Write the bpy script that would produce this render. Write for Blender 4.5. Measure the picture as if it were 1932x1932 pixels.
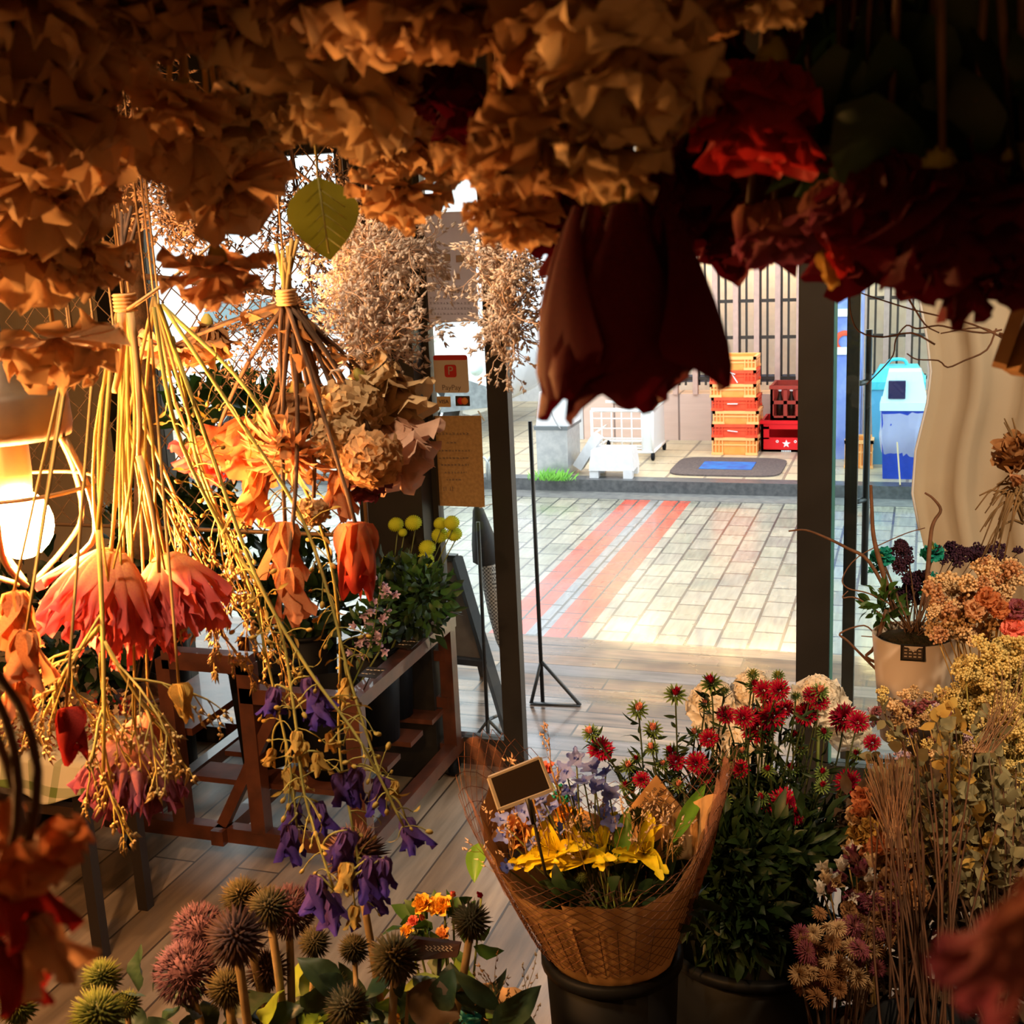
import bpy, math, random
import numpy as np
from mathutils import Vector, Matrix
R = math.radians
scene = bpy.context.scene
for o in list(bpy.data.objects): bpy.data.objects.remove(o)
COL = scene.collection

# ------------------------------------------------------------------ camera
# looks into the street through the shop door: 18 deg left of the street normal, 13 deg down
F, CX, CY, H = 2343.0, 966.0, 966.0, 2.0
RM = np.array([[0.94949217, 0.02940585, -0.31240986],
               [0.31059078, -0.22989229, 0.92232473],
               [-0.04469888, -0.97277173, -0.22741412]])   # columns: image right, image down, forward (world)
cam_d = bpy.data.cameras.new('camera'); cam = bpy.data.objects.new('camera', cam_d); COL.objects.link(cam)
cam_d.sensor_width = 36.0; cam_d.lens = F / 1932 * 36; cam_d.clip_start = 0.02; cam_d.clip_end = 200
cam.matrix_world = Matrix(((RM[0, 0], -RM[0, 1], -RM[0, 2], 0), (RM[1, 0], -RM[1, 1], -RM[1, 2], 0),
                           (RM[2, 0], -RM[2, 1], -RM[2, 2], H), (0, 0, 0, 1)))
cam_d.dof.use_dof = True; cam_d.dof.focus_distance = 2.2; cam_d.dof.aperture_fstop = 24
scene.camera = cam

def ray(px, py): return RM @ np.array([(px - CX) / F, (py - CY) / F, 1.0])
def P(px, py, d): return np.array([0, 0, H]) + ray(px, py) * d          # at a depth along the view axis
def PY(px, py, y): r = ray(px, py); return np.array([0, 0, H]) + r * (y / r[1])
def PZ(px, py, z): r = ray(px, py); return np.array([0, 0, H]) + r * ((z - H) / r[2])
def PX(px, py, x): r = ray(px, py); return np.array([0, 0, H]) + r * (x / r[0])

# ------------------------------------------------------------------ sky, sun, exposure
scene.view_settings.view_transform = 'Standard'; scene.view_settings.look = 'None'
scene.view_settings.gamma = 1; scene.view_settings.use_curve_mapping = False
scene.view_settings.exposure = 0.0
SKY = 3.9
w = bpy.data.worlds.new('overcast_sky'); scene.world = w; w.use_nodes = True
w.node_tree.nodes['Background'].inputs[0].default_value = (0.90, 0.97, 1.0, 1)
w.node_tree.nodes['Background'].inputs[1].default_value = SKY

def area(name, loc, aim, size, power, color, spread=180):
    l = bpy.data.lights.new(name, 'AREA'); l.size = size; l.energy = power; l.color = color; l.spread = R(spread)
    o = bpy.data.objects.new(name, l); COL.objects.link(o); o.location = loc
    o.rotation_euler = (Vector(aim) - Vector(loc)).to_track_quat('-Z', 'Y').to_euler(); return o
def spot(name, loc, aim, power, color, cone=70, r=0.05):
    l = bpy.data.lights.new(name, 'SPOT'); l.energy = power; l.color = color; l.spot_size = R(cone); l.spot_blend = .6
    l.shadow_soft_size = r
    o = bpy.data.objects.new(name, l); COL.objects.link(o); o.location = loc
    o.rotation_euler = (Vector(aim) - Vector(loc)).to_track_quat('-Z', 'Y').to_euler(); return o
WARM = (1, .56, .24)
spot('display_spot', (-0.75, 0.55, 2.62), (-.36, 1.35, 1.1), 80, (1, .74, .46), 50)
spot('shelf_spot', (0.75, 0.9, 2.62), (0.28, 2.15, 1.1), 95, (1, .66, .36), 60)
spot('stand_spot', (-2.2, 1.9, 2.62), (-1.9, 3.2, 0.2), 60, (1, .55, .28), 80)
spot('curtain_fill', (0.7, 2.3, 2.62), (.35, 3.9, 1.2), 120, (1, .82, .60), 80)  # added fill light, brightens the curtain from out of frame
spot('edge_fill', (.95, 1.3, 2.62), (.30, 2.1, 1.2), 70, (1, .72, .40), 38)  # extra unseen fill to brighten the yellow statice
spot('table_fill', (-1.5, 0.9, 2.62), (-1.75, 2.3, 0.0), 190, (1, .52, .22), 80)  # warm fill put in to brighten the lower left floor

# ------------------------------------------------------------------ mesh builder
class MB:
    def __init__(s): s.v = []; s.f = []; s.t = []; s.n = 0
    def add(s, v, f, t=None):
        v = np.asarray(v, float).reshape(-1, 3); s.v.append(v)
        s.t.append(np.zeros(len(v)) if t is None else np.asarray(t, float).reshape(-1))
        n = s.n; s.f.extend([tuple(i + n for i in q) for q in f]); s.n += len(v)
    def mesh(s, name, origin=(0, 0, 0), smooth=True):
        me = bpy.data.meshes.new(name)
        V = np.vstack(s.v) - np.asarray(origin)
        me.from_pydata(V.tolist(), [], s.f)
        a = me.attributes.new('t', 'FLOAT', 'POINT'); a.data.foreach_set('value', np.concatenate(s.t))
        me.polygons.foreach_set('use_smooth', [smooth] * len(me.polygons)); me.update()
        return me
WL = {}                                                       # world position of every Empty and part
def link(name, me, m, parent=None, loc=None, rot=None, scale=None):
    o = bpy.data.objects.new(name, me); COL.objects.link(o)
    if m is not None:
        if not me.materials: me.materials.append(m)
        elif me.materials[0] != m:
            o.material_slots[0].link = 'OBJECT'; o.material_slots[0].material = m
    if parent is not None: o.parent = parent
    if loc is not None:
        o.location = Vector(loc) - (WL[parent.name] if parent is not None else Vector((0, 0, 0)))
    if rot is not None:
        o.rotation_mode = 'QUATERNION'; o.rotation_quaternion = rot
    if scale is not None: o.scale = (scale,) * 3 if isinstance(scale, (int, float)) else scale
    WL[o.name] = Vector(loc) if loc is not None else (WL[parent.name] if parent is not None else Vector((0, 0, 0)))
    return o
def part(name, mb, m, parent=None, smooth=True):
    if mb.n == 0: return None
    org = WL[parent.name] if parent is not None else Vector(np.vstack(mb.v).mean(0).tolist())
    o = bpy.data.objects.new(name, mb.mesh(name, org, smooth)); COL.objects.link(o); o.data.materials.append(m)
    if parent is not None: o.parent = parent
    else: o.location = org
    WL[o.name] = org; return o
def tag(o, label=None, cat=None, group=None, kind=None):
    if label: o['label'] = label
    if cat: o['category'] = cat
    if group: o['group'] = group
    if kind: o['kind'] = kind
    return o
def thing(name, label, cat, loc, group=None):
    o = bpy.data.objects.new(name, None); COL.objects.link(o); o.location = Vector(loc); o.empty_display_size = .05
    WL[o.name] = Vector(loc); return tag(o, label, cat, group)
def struct(name, mb, m, smooth=False, label=None):
    o = part(name, mb, m, None, smooth); o['kind'] = 'structure'
    if label: o['label'] = label
    return o
def copy_tree(o, parent=None, shift=None):
    c = o.copy(); COL.objects.link(c); WL[c.name] = WL[o.name].copy()
    if parent is not None: c.parent = parent
    for ch in list(o.children): copy_tree(ch, c)
    if shift is not None: c.location = c.location + Vector(shift); WL[c.name] = Vector(c.location)
    return c

# ------------------------------------------------------------------ shapes
def nrm(a): a = np.asarray(a, float); return a / (np.linalg.norm(a) + 1e-12)
def frame(a):
    a = nrm(a); h = np.array([0, 0, 1.]) if abs(a[2]) < .9 else np.array([1., 0, 0])
    x = nrm(np.cross(h, a)); return x, np.cross(a, x), a
def box(mb, c, s, rot=0.0, top=1.0):
    """box centred at c, size s, turned about z; top scales its upper face"""
    hx, hy, hz = s[0] / 2, s[1] / 2, s[2] / 2; v = []
    for z, k in ((-hz, 1), (hz, top)):
        for x, y in ((-hx, -hy), (hx, -hy), (hx, hy), (-hx, hy)): v.append((x * k, y * k, z))
    v = np.array(v); ca, sa = math.cos(rot), math.sin(rot)
    v = np.stack([v[:, 0] * ca - v[:, 1] * sa, v[:, 0] * sa + v[:, 1] * ca, v[:, 2]], 1) + np.asarray(c)
    mb.add(v, [(3, 2, 1, 0), (4, 5, 6, 7), (0, 1, 5, 4), (1, 2, 6, 5), (2, 3, 7, 6), (3, 0, 4, 7)])
def box2(mb, a, b):
    a, b = np.minimum(a, b), np.maximum(a, b); box(mb, (a + b) / 2, b - a)
def bar(mb, a, b, w, h=None):
    """rectangular bar from a to b"""
    h = h or w; a, b = np.asarray(a, float), np.asarray(b, float); x, y, z = frame(b - a); v = []
    for p in (a, b):
        for i, j in ((-1, -1), (1, -1), (1, 1), (-1, 1)): v.append(p + x * i * w / 2 + y * j * h / 2)
    mb.add(v, [(3, 2, 1, 0), (4, 5, 6, 7), (0, 1, 5, 4), (1, 2, 6, 5), (2, 3, 7, 6), (3, 0, 4, 7)])
def tube(mb, pts, r0, r1=None, n=5, cap=True):
    pts = np.asarray(pts, float); m = len(pts); r1 = r0 if r1 is None else r1
    rr = np.linspace(r0, r1, m) if np.isscalar(r1) else np.asarray(r1)
    tg = np.gradient(pts, axis=0); x, y, _ = frame(tg[0]); V = []; T = []
    an = np.arange(n) * 2 * math.pi / n
    for i in range(m):
        z = nrm(tg[i]); x = nrm(x - z * x.dot(z)); y = np.cross(z, x)
        V.append(pts[i] + rr[i] * (np.cos(an)[:, None] * x + np.sin(an)[:, None] * y)); T += [i / (m - 1)] * n
    f = [(i * n + j, i * n + (j + 1) % n, (i + 1) * n + (j + 1) % n, (i + 1) * n + j) for i in range(m - 1) for j in range(n)]
    if cap: f += [tuple(range(n))[::-1], tuple((m - 1) * n + j for j in range(n))]
    mb.add(np.vstack(V), f, T)
def bez(a, b, sag=(0, 0, 0), n=8):
    a, b = np.asarray(a, float), np.asarray(b, float); t = np.linspace(0, 1, n)[:, None]
    return a * (1 - t) + b * t + np.asarray(sag, float) * (4 * t * (1 - t))
def poly(pts, n=4):
    """Catmull-Rom through points"""
    p = [np.asarray(q, float) for q in pts]; p = [2 * p[0] - p[1]] + p + [2 * p[-1] - p[-2]]; out = []
    for i in range(1, len(p) - 2):
        for k in range(n):
            t = k / n; a, b, c, d = p[i - 1:i + 3]
            out.append(.5 * (2 * b + (c - a) * t + (2 * a - 5 * b + 4 * c - d) * t * t + (3 * b - a - 3 * c + d) * t ** 3))
    out.append(p[-2]); return np.array(out)
def lathe(mb, c, prof, n=24, axis=(0, 0, 1), cap=False):
    x, y, z = frame(axis); an = np.arange(n) * 2 * math.pi / n; V = []; T = []
    for k, (r, h) in enumerate(prof):
        V.append(np.asarray(c) + h * z + r * (np.cos(an)[:, None] * x + np.sin(an)[:, None] * y)); T += [k / (len(prof) - 1)] * n
    m = len(prof); f = [(i * n + j, i * n + (j + 1) % n, (i + 1) * n + (j + 1) % n, (i + 1) * n + j) for i in range(m - 1) for j in range(n)]
    if cap: f += [tuple(range(n))[::-1], tuple((m - 1) * n + j for j in range(n))]
    mb.add(np.vstack(V), f, T)
def ball(mb, c, r, n=10, sq=(1, 1, 1), axis=(0, 0, 1), bump=0, rng=None):
    x, y, z = frame(axis); V = []; m = max(4, n // 2 + 1)
    for i in range(m + 1):
        th = math.pi * i / m
        for j in range(n):
            ph = 2 * math.pi * j / n; k = r * (1 + (rng.uniform(-bump, bump) if bump else 0))
            V.append(np.asarray(c) + k * (math.sin(th) * math.cos(ph) * x * sq[0] + math.sin(th) * math.sin(ph) * y * sq[1] - math.cos(th) * z * sq[2]))
    mb.add(V, [(i * n + j, i * n + (j + 1) % n, (i + 1) * n + (j + 1) % n, (i + 1) * n + j) for i in range(m) for j in range(n)],
           [i / m for i in range(m + 1) for j in range(n)])
def cone(mb, a, b, r, n=4, t0=0, t1=1):
    x, y, z = frame(np.asarray(b) - np.asarray(a)); an = np.arange(n) * 2 * math.pi / n
    V = np.vstack([np.asarray(a) + r * (np.cos(an)[:, None] * x + np.sin(an)[:, None] * y), np.asarray(b)[None]])
    mb.add(V, [(j, (j + 1) % n, n) for j in range(n)], [t0] * n + [t1])
def petal(mb, b, a, r, L, W, op, curl, cup=.5, ruf=0, k=7, nu=5, nv=6, rng=random, shape=.55, tipn=0, tw=0):
    """one petal: base b, flower axis a, radial r; opens by op, curls on by curl; W half width"""
    a = nrm(a); r = nrm(r); t = np.cross(a, r); u = np.linspace(-1, 1, nu); v = np.linspace(0, 1, nv)
    p = np.array(b, float); V = []; T = []; ph = rng.uniform(0, 6.3); ph2 = rng.uniform(0, 6.3); dl = L / (nv - 1)
    for i, vv in enumerate(v):
        th = op + curl * vv; d = math.cos(th) * a + math.sin(th) * r; nn = -math.sin(th) * a + math.cos(th) * r
        if i: p = p + d * dl
        wd = W * ((math.sin(math.pi * (0.08 + 0.92 * vv) ** shape) * .92 + .10) if vv < 1 else .55) if shape < 2 else W * (.14 + .95 * min(1, vv * 1.15) ** 1.1) * math.sqrt(1 - .88 * max(0, (vv - .70) / .30) ** 2.2)
        if tipn: wd *= (1 - vv ** 3 * tipn)
        for uu in u:
            rf = ruf * vv * vv * (math.sin(k * uu + ph) + .6 * math.sin(k * 2.3 * uu + ph2 + vv * 3)) * W
            lf = ruf * .8 * (math.sin(k * 1.7 * uu + ph2)) * L * .12 * vv - (.22 if shape < 2 else .12) * L * uu * uu * (vv ** 3)
            V.append(p + t * (uu * wd + tw * vv * vv * L) - nn * (cup * wd * uu * uu) + nn * rf + d * lf); T.append(vv)
    mb.add(V, [(i * nu + j, i * nu + j + 1, (i + 1) * nu + j + 1, (i + 1) * nu + j) for i in range(nv - 1) for j in range(nu - 1)], T)
def bloom(mb, c, a, layers, rng, nu=5, nv=6, shape=.55):
    """layers: (count, open deg, curl deg, length, half width, cup, ruffle, base radius)"""
    x, y, z = frame(a); ph = rng.uniform(0, 6.3)
    for li, (n, op, cu, L, W, cup, ruf, br) in enumerate(layers):
        ph += 2.4
        for i in range(n):
            an = ph + (i + rng.uniform(-.2, .2)) * 2 * math.pi / n; r = math.cos(an) * x + math.sin(an) * y
            petal(mb, np.asarray(c) + r * br, z, r, L * rng.uniform(.85, 1.12), W * rng.uniform(.85, 1.15), R(op + rng.uniform(-7, 7)),
                  R(cu + rng.uniform(-14, 14)), cup, ruf, rng.uniform(3, 6), nu, nv, rng, shape)
def leaf(mb, b, d, up, L, W, bend=.5, nu=3, nv=6, rng=random, fold=.25, wave=0):
    d = nrm(d); s = nrm(np.cross(d, up)); n = np.cross(s, d); V = []; T = []
    p = np.array(b, float)
    for i in range(nv):
        v = i / (nv - 1); th = bend * v; dd = math.cos(th) * d - math.sin(th) * n; nn = math.cos(th) * n + math.sin(th) * d
        if i: p = p + dd * L / (nv - 1)
        wd = W * (math.sin(math.pi * v ** .8) + .04) * (1 if v < 1 else .3)
        for j in range(nu):
            u = 2 * j / (nu - 1) - 1; V.append(p + s * u * wd + nn * (abs(u) * wd * fold + wave * wd * math.sin(9 * v + 3 * u))); T.append(v)
    mb.add(V, [(i * nu + j, i * nu + j + 1, (i + 1) * nu + j + 1, (i + 1) * nu + j) for i in range(nv - 1) for j in range(nu - 1)], T)
def rdir(rng):
    v = np.array([rng.gauss(0, 1) for _ in range(3)]); return nrm(v)
def fib(n):
    i = np.arange(n) + .5; ph = np.arccos(1 - 2 * i / n); th = math.pi * (1 + 5 ** .5) * i
    return np.stack([np.cos(th) * np.sin(ph), np.sin(th) * np.sin(ph), np.cos(ph)], 1)
def quat(axis, roll=0.0): return Vector((0, 0, 1)).rotation_difference(Vector(nrm(axis).tolist())) @ Matrix.Rotation(roll, 3, 'Z').to_quaternion()

# ------------------------------------------------------------------ materials
MATS = {}
def mat(name, c1, c2=None, rough=.6, sc=20, trans=0, metal=0, bump=0, tip=None, tipr=(0, 1), emit=0, spec=.4, alpha=None, coat=0, det=3):
    if name in MATS: return MATS[name]
    m = bpy.data.materials.new(name); m.use_nodes = True; N = m.node_tree.nodes; L = m.node_tree.links
    b = N['Principled BSDF']; out = N['Material Output']; MATS[name] = m
    b.inputs['Roughness'].default_value = rough; b.inputs['Metallic'].default_value = metal
    b.inputs['Specular IOR Level'].default_value = spec; b.inputs['Coat Weight'].default_value = coat
    b.inputs['Base Color'].default_value = (*c1, 1); m.diffuse_color = (*c1, 1); col = None
    tc = N.new('ShaderNodeTexCoord'); nz = N.new('ShaderNodeTexNoise'); nz.inputs['Scale'].default_value = sc; nz.inputs['Detail'].default_value = det
    L.new(tc.outputs['Object'], nz.inputs['Vector'])
    if c2 is not None:
        mr = N.new('ShaderNodeMapRange'); mr.inputs[1].default_value = .35; mr.inputs[2].default_value = .65; L.new(nz.outputs[0], mr.inputs[0])
        mx = N.new('ShaderNodeMix'); mx.data_type = 'RGBA'; mx.inputs[6].default_value = (*c1, 1); mx.inputs[7].default_value = (*c2, 1)
        L.new(mr.outputs[0], mx.inputs[0]); col = mx.outputs[2]
    if tip is not None:
        at = N.new('ShaderNodeAttribute'); at.attribute_name = 't'
        m2 = N.new('ShaderNodeMapRange'); m2.inputs[1].default_value = tipr[0]; m2.inputs[2].default_value = tipr[1]; L.new(at.outputs['Fac'], m2.inputs[0])
        mx = N.new('ShaderNodeMix'); mx.data_type = 'RGBA'; mx.inputs[6].default_value = (*c1, 1); mx.inputs[7].default_value = (*tip, 1)
        if col is not None: L.new(col, mx.inputs[6])
        L.new(m2.outputs[0], mx.inputs[0]); col = mx.outputs[2]
    if col is not None: L.new(col, b.inputs['Base Color'])
    if bump:
        bp = N.new('ShaderNodeBump'); bp.inputs['Strength'].default_value = bump; bp.inputs['Distance'].default_value = .01
        L.new(nz.outputs[0], bp.inputs['Height']); L.new(bp.outputs[0], b.inputs['Normal'])
    if emit:
        b.inputs['Emission Strength'].default_value = emit; b.inputs['Emission Color'].default_value = (*c1, 1)
        if col is not None: L.new(col, b.inputs['Emission Color'])
    last = b.outputs[0]
    if trans:
        tr = N.new('ShaderNodeBsdfTranslucent'); tr.inputs[0].default_value = (*c1, 1)
        if col is not None: L.new(col, tr.inputs[0])
        ms = N.new('ShaderNodeMixShader'); ms.inputs[0].default_value = trans; L.new(last, ms.inputs[1]); L.new(tr.outputs[0], ms.inputs[2]); last = ms.outputs[0]
    if alpha is not None:
        tp = N.new('ShaderNodeBsdfTransparent'); ms = N.new('ShaderNodeMixShader'); ms.inputs[0].default_value = alpha
        L.new(tp.outputs[0], ms.inputs[1]); L.new(last, ms.inputs[2]); last = ms.outputs[0]
    if last is not b.outputs[0]: L.new(last, out.inputs[0])
    return m
def glass(name, tint=(1, 1, 1), refl=.9):
    m = bpy.data.materials.new(name); m.use_nodes = True; N = m.node_tree.nodes; L = m.node_tree.links; N.remove(N['Principled BSDF'])
    tp = N.new('ShaderNodeBsdfTransparent'); tp.inputs[0].default_value = (*tint, 1); gl = N.new('ShaderNodeBsdfGlossy'); gl.inputs['Roughness'].default_value = .02
    fr = N.new('ShaderNodeFresnel'); fr.inputs[0].default_value = 1.45; mt = N.new('ShaderNodeMath'); mt.operation = 'MULTIPLY'; mt.inputs[1].default_value = refl
    ms = N.new('ShaderNodeMixShader'); L.new(fr.outputs[0], mt.inputs[0]); L.new(mt.outputs[0], ms.inputs[0]); L.new(tp.outputs[0], ms.inputs[1]); L.new(gl.outputs[0], ms.inputs[2])
    L.new(ms.outputs[0], N['Material Output'].inputs[0]); MATS[name] = m; return m
def planks(name, cols, w, l, along_y=True, rough=(.35, .6), gap=.004, sc=30, mort=(.02, .015, .012), mort_bump=.5, coat=0, stripes=None, off=.5, grain=.35, bandmask=None):
    """boards or pavers: brick texture with its own colour per board, plus grain"""
    m = bpy.data.materials.new(name); m.use_nodes = True; N = m.node_tree.nodes; L = m.node_tree.links; b = N['Principled BSDF']; MATS[name] = m
    tc = N.new('ShaderNodeTexCoord'); mp = N.new('ShaderNodeMapping'); L.new(tc.outputs['Generated' if 0 else 'Object'], mp.inputs[0])
    if along_y: mp.inputs['Rotation'].default_value = (0, 0, R(90))
    br = N.new('ShaderNodeTexBrick'); br.offset = off; br.inputs['Scale'].default_value = 1; br.inputs['Brick Width'].default_value = l; br.inputs['Row Height'].default_value = w
    br.inputs['Mortar Size'].default_value = gap; br.inputs['Mortar Smooth'].default_value = .2
    br.inputs['Color1'].default_value = (0, 0, 0, 1); br.inputs['Color2'].default_value = (1, 1, 1, 1); br.inputs['Mortar'].default_value = (.5, .5, .5, 1)
    L.new(mp.outputs[0], br.inputs[0])
    ramp = N.new('ShaderNodeValToRGB'); e = ramp.color_ramp.elements
    while len(e) < len(cols): e.new(.5)
    for i, c in enumerate(cols): e[i].position = i / (len(cols) - 1); e[i].color = (*c, 1)
    L.new(br.outputs['Color'], ramp.inputs[0])
    m2 = N.new('ShaderNodeMapping'); m2.inputs['Scale'].default_value = (1, .12, 1) if along_y else (.12, 1, 1); L.new(tc.outputs['Object'], m2.inputs[0])
    nz = N.new('ShaderNodeTexNoise'); nz.inputs['Scale'].default_value = sc; nz.inputs['Detail'].default_value = 6; L.new(m2.outputs[0], nz.inputs[0])
    mr = N.new('ShaderNodeMapRange'); mr.inputs[1].default_value = .3; mr.inputs[2].default_value = .7; mr.inputs[3].default_value = 1 - grain; mr.inputs[4].default_value = 1 + grain; L.new(nz.outputs[0], mr.inputs[0])
    vm = N.new('ShaderNodeVectorMath'); vm.operation = 'SCALE'; L.new(ramp.outputs[0], vm.inputs[0]); L.new(mr.outputs[0], vm.inputs['Scale']); col = vm.outputs[0]
    nz2 = N.new('ShaderNodeTexNoise'); nz2.inputs['Scale'].default_value = 2.5; nz2.inputs['Detail'].default_value = 4; L.new(tc.outputs['Object'], nz2.inputs[0])
    if stripes:
        sx = N.new('ShaderNodeSeparateXYZ'); geo = N.new('ShaderNodeNewGeometry'); L.new(geo.outputs['Position'], sx.inputs[0])
        for x0, x1, c in stripes:
            g1 = N.new('ShaderNodeMath'); g1.operation = 'GREATER_THAN'; g1.inputs[1].default_value = x0; L.new(sx.outputs[0], g1.inputs[0])
            g2 = N.new('ShaderNodeMath'); g2.operation = 'LESS_THAN'; g2.inputs[1].default_value = x1; L.new(sx.outputs[0], g2.inputs[0])
            g3 = N.new('ShaderNodeMath'); g3.operation = 'MULTIPLY'; L.new(g1.outputs[0], g3.inputs[0]); L.new(g2.outputs[0], g3.inputs[1])
            sc_ = N.new('ShaderNodeVectorMath'); sc_.operation = 'SCALE'; sc_.inputs[0].default_value = c; L.new(mr.outputs[0], sc_.inputs['Scale'])
            mx = N.new('ShaderNodeMix'); mx.data_type = 'RGBA'; L.new(g3.outputs[0], mx.inputs[0]); L.new(col, mx.inputs[6]); L.new(sc_.outputs[0], mx.inputs[7]); col = mx.outputs[2]
    mx = N.new('ShaderNodeMix'); mx.data_type = 'RGBA'; L.new(br.outputs['Fac'], mx.inputs[0]); L.new(col, mx.inputs[6]); mx.inputs[7].default_value = (*mort, 1); L.new(mx.outputs[2], b.inputs['Base Color'])
    mr2 = N.new('ShaderNodeMapRange'); mr2.inputs[1].default_value = .35; mr2.inputs[2].default_value = .65; mr2.inputs[3].default_value = rough[0]; mr2.inputs[4].default_value = rough[1]
    L.new(nz2.outputs[0], mr2.inputs[0]); L.new(mr2.outputs[0], b.inputs['Roughness'])
    ad = N.new('ShaderNodeMath'); ad.operation = 'MULTIPLY_ADD'; ad.inputs[1].default_value = -1.0; L.new(br.outputs['Fac'], ad.inputs[0])
    s2 = N.new('ShaderNodeMath'); s2.operation = 'MULTIPLY'; s2.inputs[1].default_value = .35; L.new(nz.outputs[0], s2.inputs[0]); L.new(s2.outputs[0], ad.inputs[2])
    bp = N.new('ShaderNodeBump'); bp.inputs['Strength'].default_value = mort_bump; bp.inputs['Distance'].default_value = .004; L.new(ad.outputs[0], bp.inputs['Height']); L.new(bp.outputs[0], b.inputs['Normal'])
    b.inputs['Coat Weight'].default_value = coat; b.inputs['Coat Roughness'].default_value = .08
    return m
M_BLACK = mat('black_metal', (.012, .011, .010), rough=.45, spec=.4)
M_STEEL = mat('grey_steel', (.45, .47, .48), (.36, .38, .40), rough=.35, metal=.7)
M_PLBLK = mat('black_plastic', (.007, .008, .010), rough=.5, spec=.08)
M_WHITE = mat('white_plastic', (.82, .83, .84), rough=.5)
M_KRAFT = mat('kraft_paper', (.50, .30, .13), (.42, .24, .10), rough=.8, sc=60, trans=.2)
M_STEMG = mat('green_stem', (.10, .16, .03), (.16, .19, .05), rough=.6)
M_STEMD = mat('dry_stem', (.42, .27, .08), (.30, .17, .05), rough=.7, sc=30)
M_STEMO = mat('olive_dry_stem', (.33, .28, .06), (.20, .17, .04), rough=.7, sc=30)
M_STEMB = mat('brown_twig', (.13, .07, .04), (.07, .035, .02), rough=.8, sc=60)
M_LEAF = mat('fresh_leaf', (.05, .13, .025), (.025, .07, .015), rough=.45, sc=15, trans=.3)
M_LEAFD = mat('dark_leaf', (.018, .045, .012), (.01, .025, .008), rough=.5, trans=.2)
# ================================================================== the setting
YF = 4.05                                   # the glass front of the shop
cream_wall = mat('cream_plaster', (.62, .54, .42), (.55, .47, .36), rough=.85, sc=4, bump=.05)
dark_frame = mat('dark_painted_frame', (.020, .018, .016), (.012, .011, .010), rough=.5, sc=5)
ceil_m = mat('dark_ceiling', (.06, .045, .035), (.04, .03, .02), rough=.9)
floor_m = planks('oak_plank_floor', [(.17, .115, .07), (.27, .20, .13), (.36, .28, .20), (.22, .19, .15), (.30, .22, .14)], .155, 1.9, True, (.30, .55), .004, 26, mort=(.07, .05, .035))
deck_m = planks('wet_deck_boards', [(.045, .022, .012), (.12, .060, .028), (.20, .13, .08), (.085, .075, .08), (.16, .085, .04)], .13, 1.1, False, (.14, .50), .005, 22, coat=.10, grain=.7)
def sx_(px): return PZ(px, 948, -.1)[0]
red = (.50, .075, .045); gry = (.20, .21, .22)
pave_m = planks('wet_street_pavers', [(.20, .20, .16), (.28, .28, .22), (.24, .23, .20), (.33, .32, .25)], .155, .26, True, (.12, .40), .008, 40,
                mort=(.07, .07, .065), coat=.4, grain=.22,
                stripes=[(sx_(1174), sx_(1224), red), (sx_(1224), sx_(1250), gry), (sx_(1250), sx_(1302), red)])
tile_m = planks('cream_sidewalk_tiles', [(.42, .34, .22), (.50, .41, .27), (.39, .33, .23)], .30, .30, True, (.25, .5), .012, 20, mort=(.22, .18, .13), off=0, grain=.1)
pink_tile = planks('pink_wall_tiles', [(.50, .36, .30), (.55, .40, .33)], .6, .30, False, (.3, .5), .01, 20, mort=(.2, .14, .12), off=0, grain=.06)
curb_m = mat('wet_kerb_stone', (.10, .105, .11), (.06, .065, .07), rough=.3, sc=25, bump=.3)

def slab(name, a, b, m, label=None):
    mb = MB(); box2(mb, np.array(a, float), np.array(b, float)); return struct(name, mb, m, label=label)
slab('floor', (-4.2, -1.5, -.1), (1.6, YF, 0), floor_m)
slab('floor_deck', (-4.2, YF, -.14), (1.6, 5.58, -.005), deck_m, 'wet reclaimed wood deck outside the door')
slab('street', (-14, 5.58, -.2), (9, 9.25, -.1), pave_m, 'wet paved street with two red brick bands')
slab('kerb', (-14, 9.25, -.2), (9, 9.40, 0.0), curb_m, 'dark wet kerb across the street')
slab('gutter', (-14, 9.02, -.2), (9, 9.25, -.095), mat('gutter_concrete', (.20, .20, .19), (.13, .13, .13), rough=.3, sc=18))
slab('sidewalk', (-14, 9.40, -.2), (9, 13.5, 0.0), tile_m, 'cream tiled pavement across the street')
slab('ceiling', (-4.2, -1.5, 2.75), (1.6, YF + .1, 2.85), ceil_m)
slab('wall_left', (-4.2, -1.5, 0), (-4.1, YF, 2.75), cream_wall)
slab('wall_right', (1.5, -1.5, 0), (1.6, YF, 2.75), cream_wall)
slab('wall_back', (-4.2, -1.6, 0), (1.6, -1.5, 2.75), cream_wall)
slab('wall_front', (-4.2, YF - .05, 0), (-2.96, YF + .08, 2.75), cream_wall, 'cream wall beside the window, behind the wire panel')
slab('wall_front_right', (.03, YF - .02, 0), (1.6, YF + .08, 2.75), cream_wall)
slab('wall_front_header', (-2.96, YF - .05, 2.32), (.03, YF + .08, 2.75), dark_frame)
slab('trim_1', (-2.96, YF - .06, 0), (-2.78, YF + .08, 2.32), dark_frame, 'dark post beside the left window')
# dark pillar between window and door
mb = MB(); a0 = PY(655, 640, YF - .12)[0]; a1 = PY(768, 500, YF - .12)[0]
box2(mb, np.array([a0, YF - .12, 0]), np.array([a1, YF + .08, 2.32])); struct('trim_2', mb, dark_frame, label='broad dark pillar between window and door')
clear = glass('clear_glass', (.97, 1, .99)); 
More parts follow.
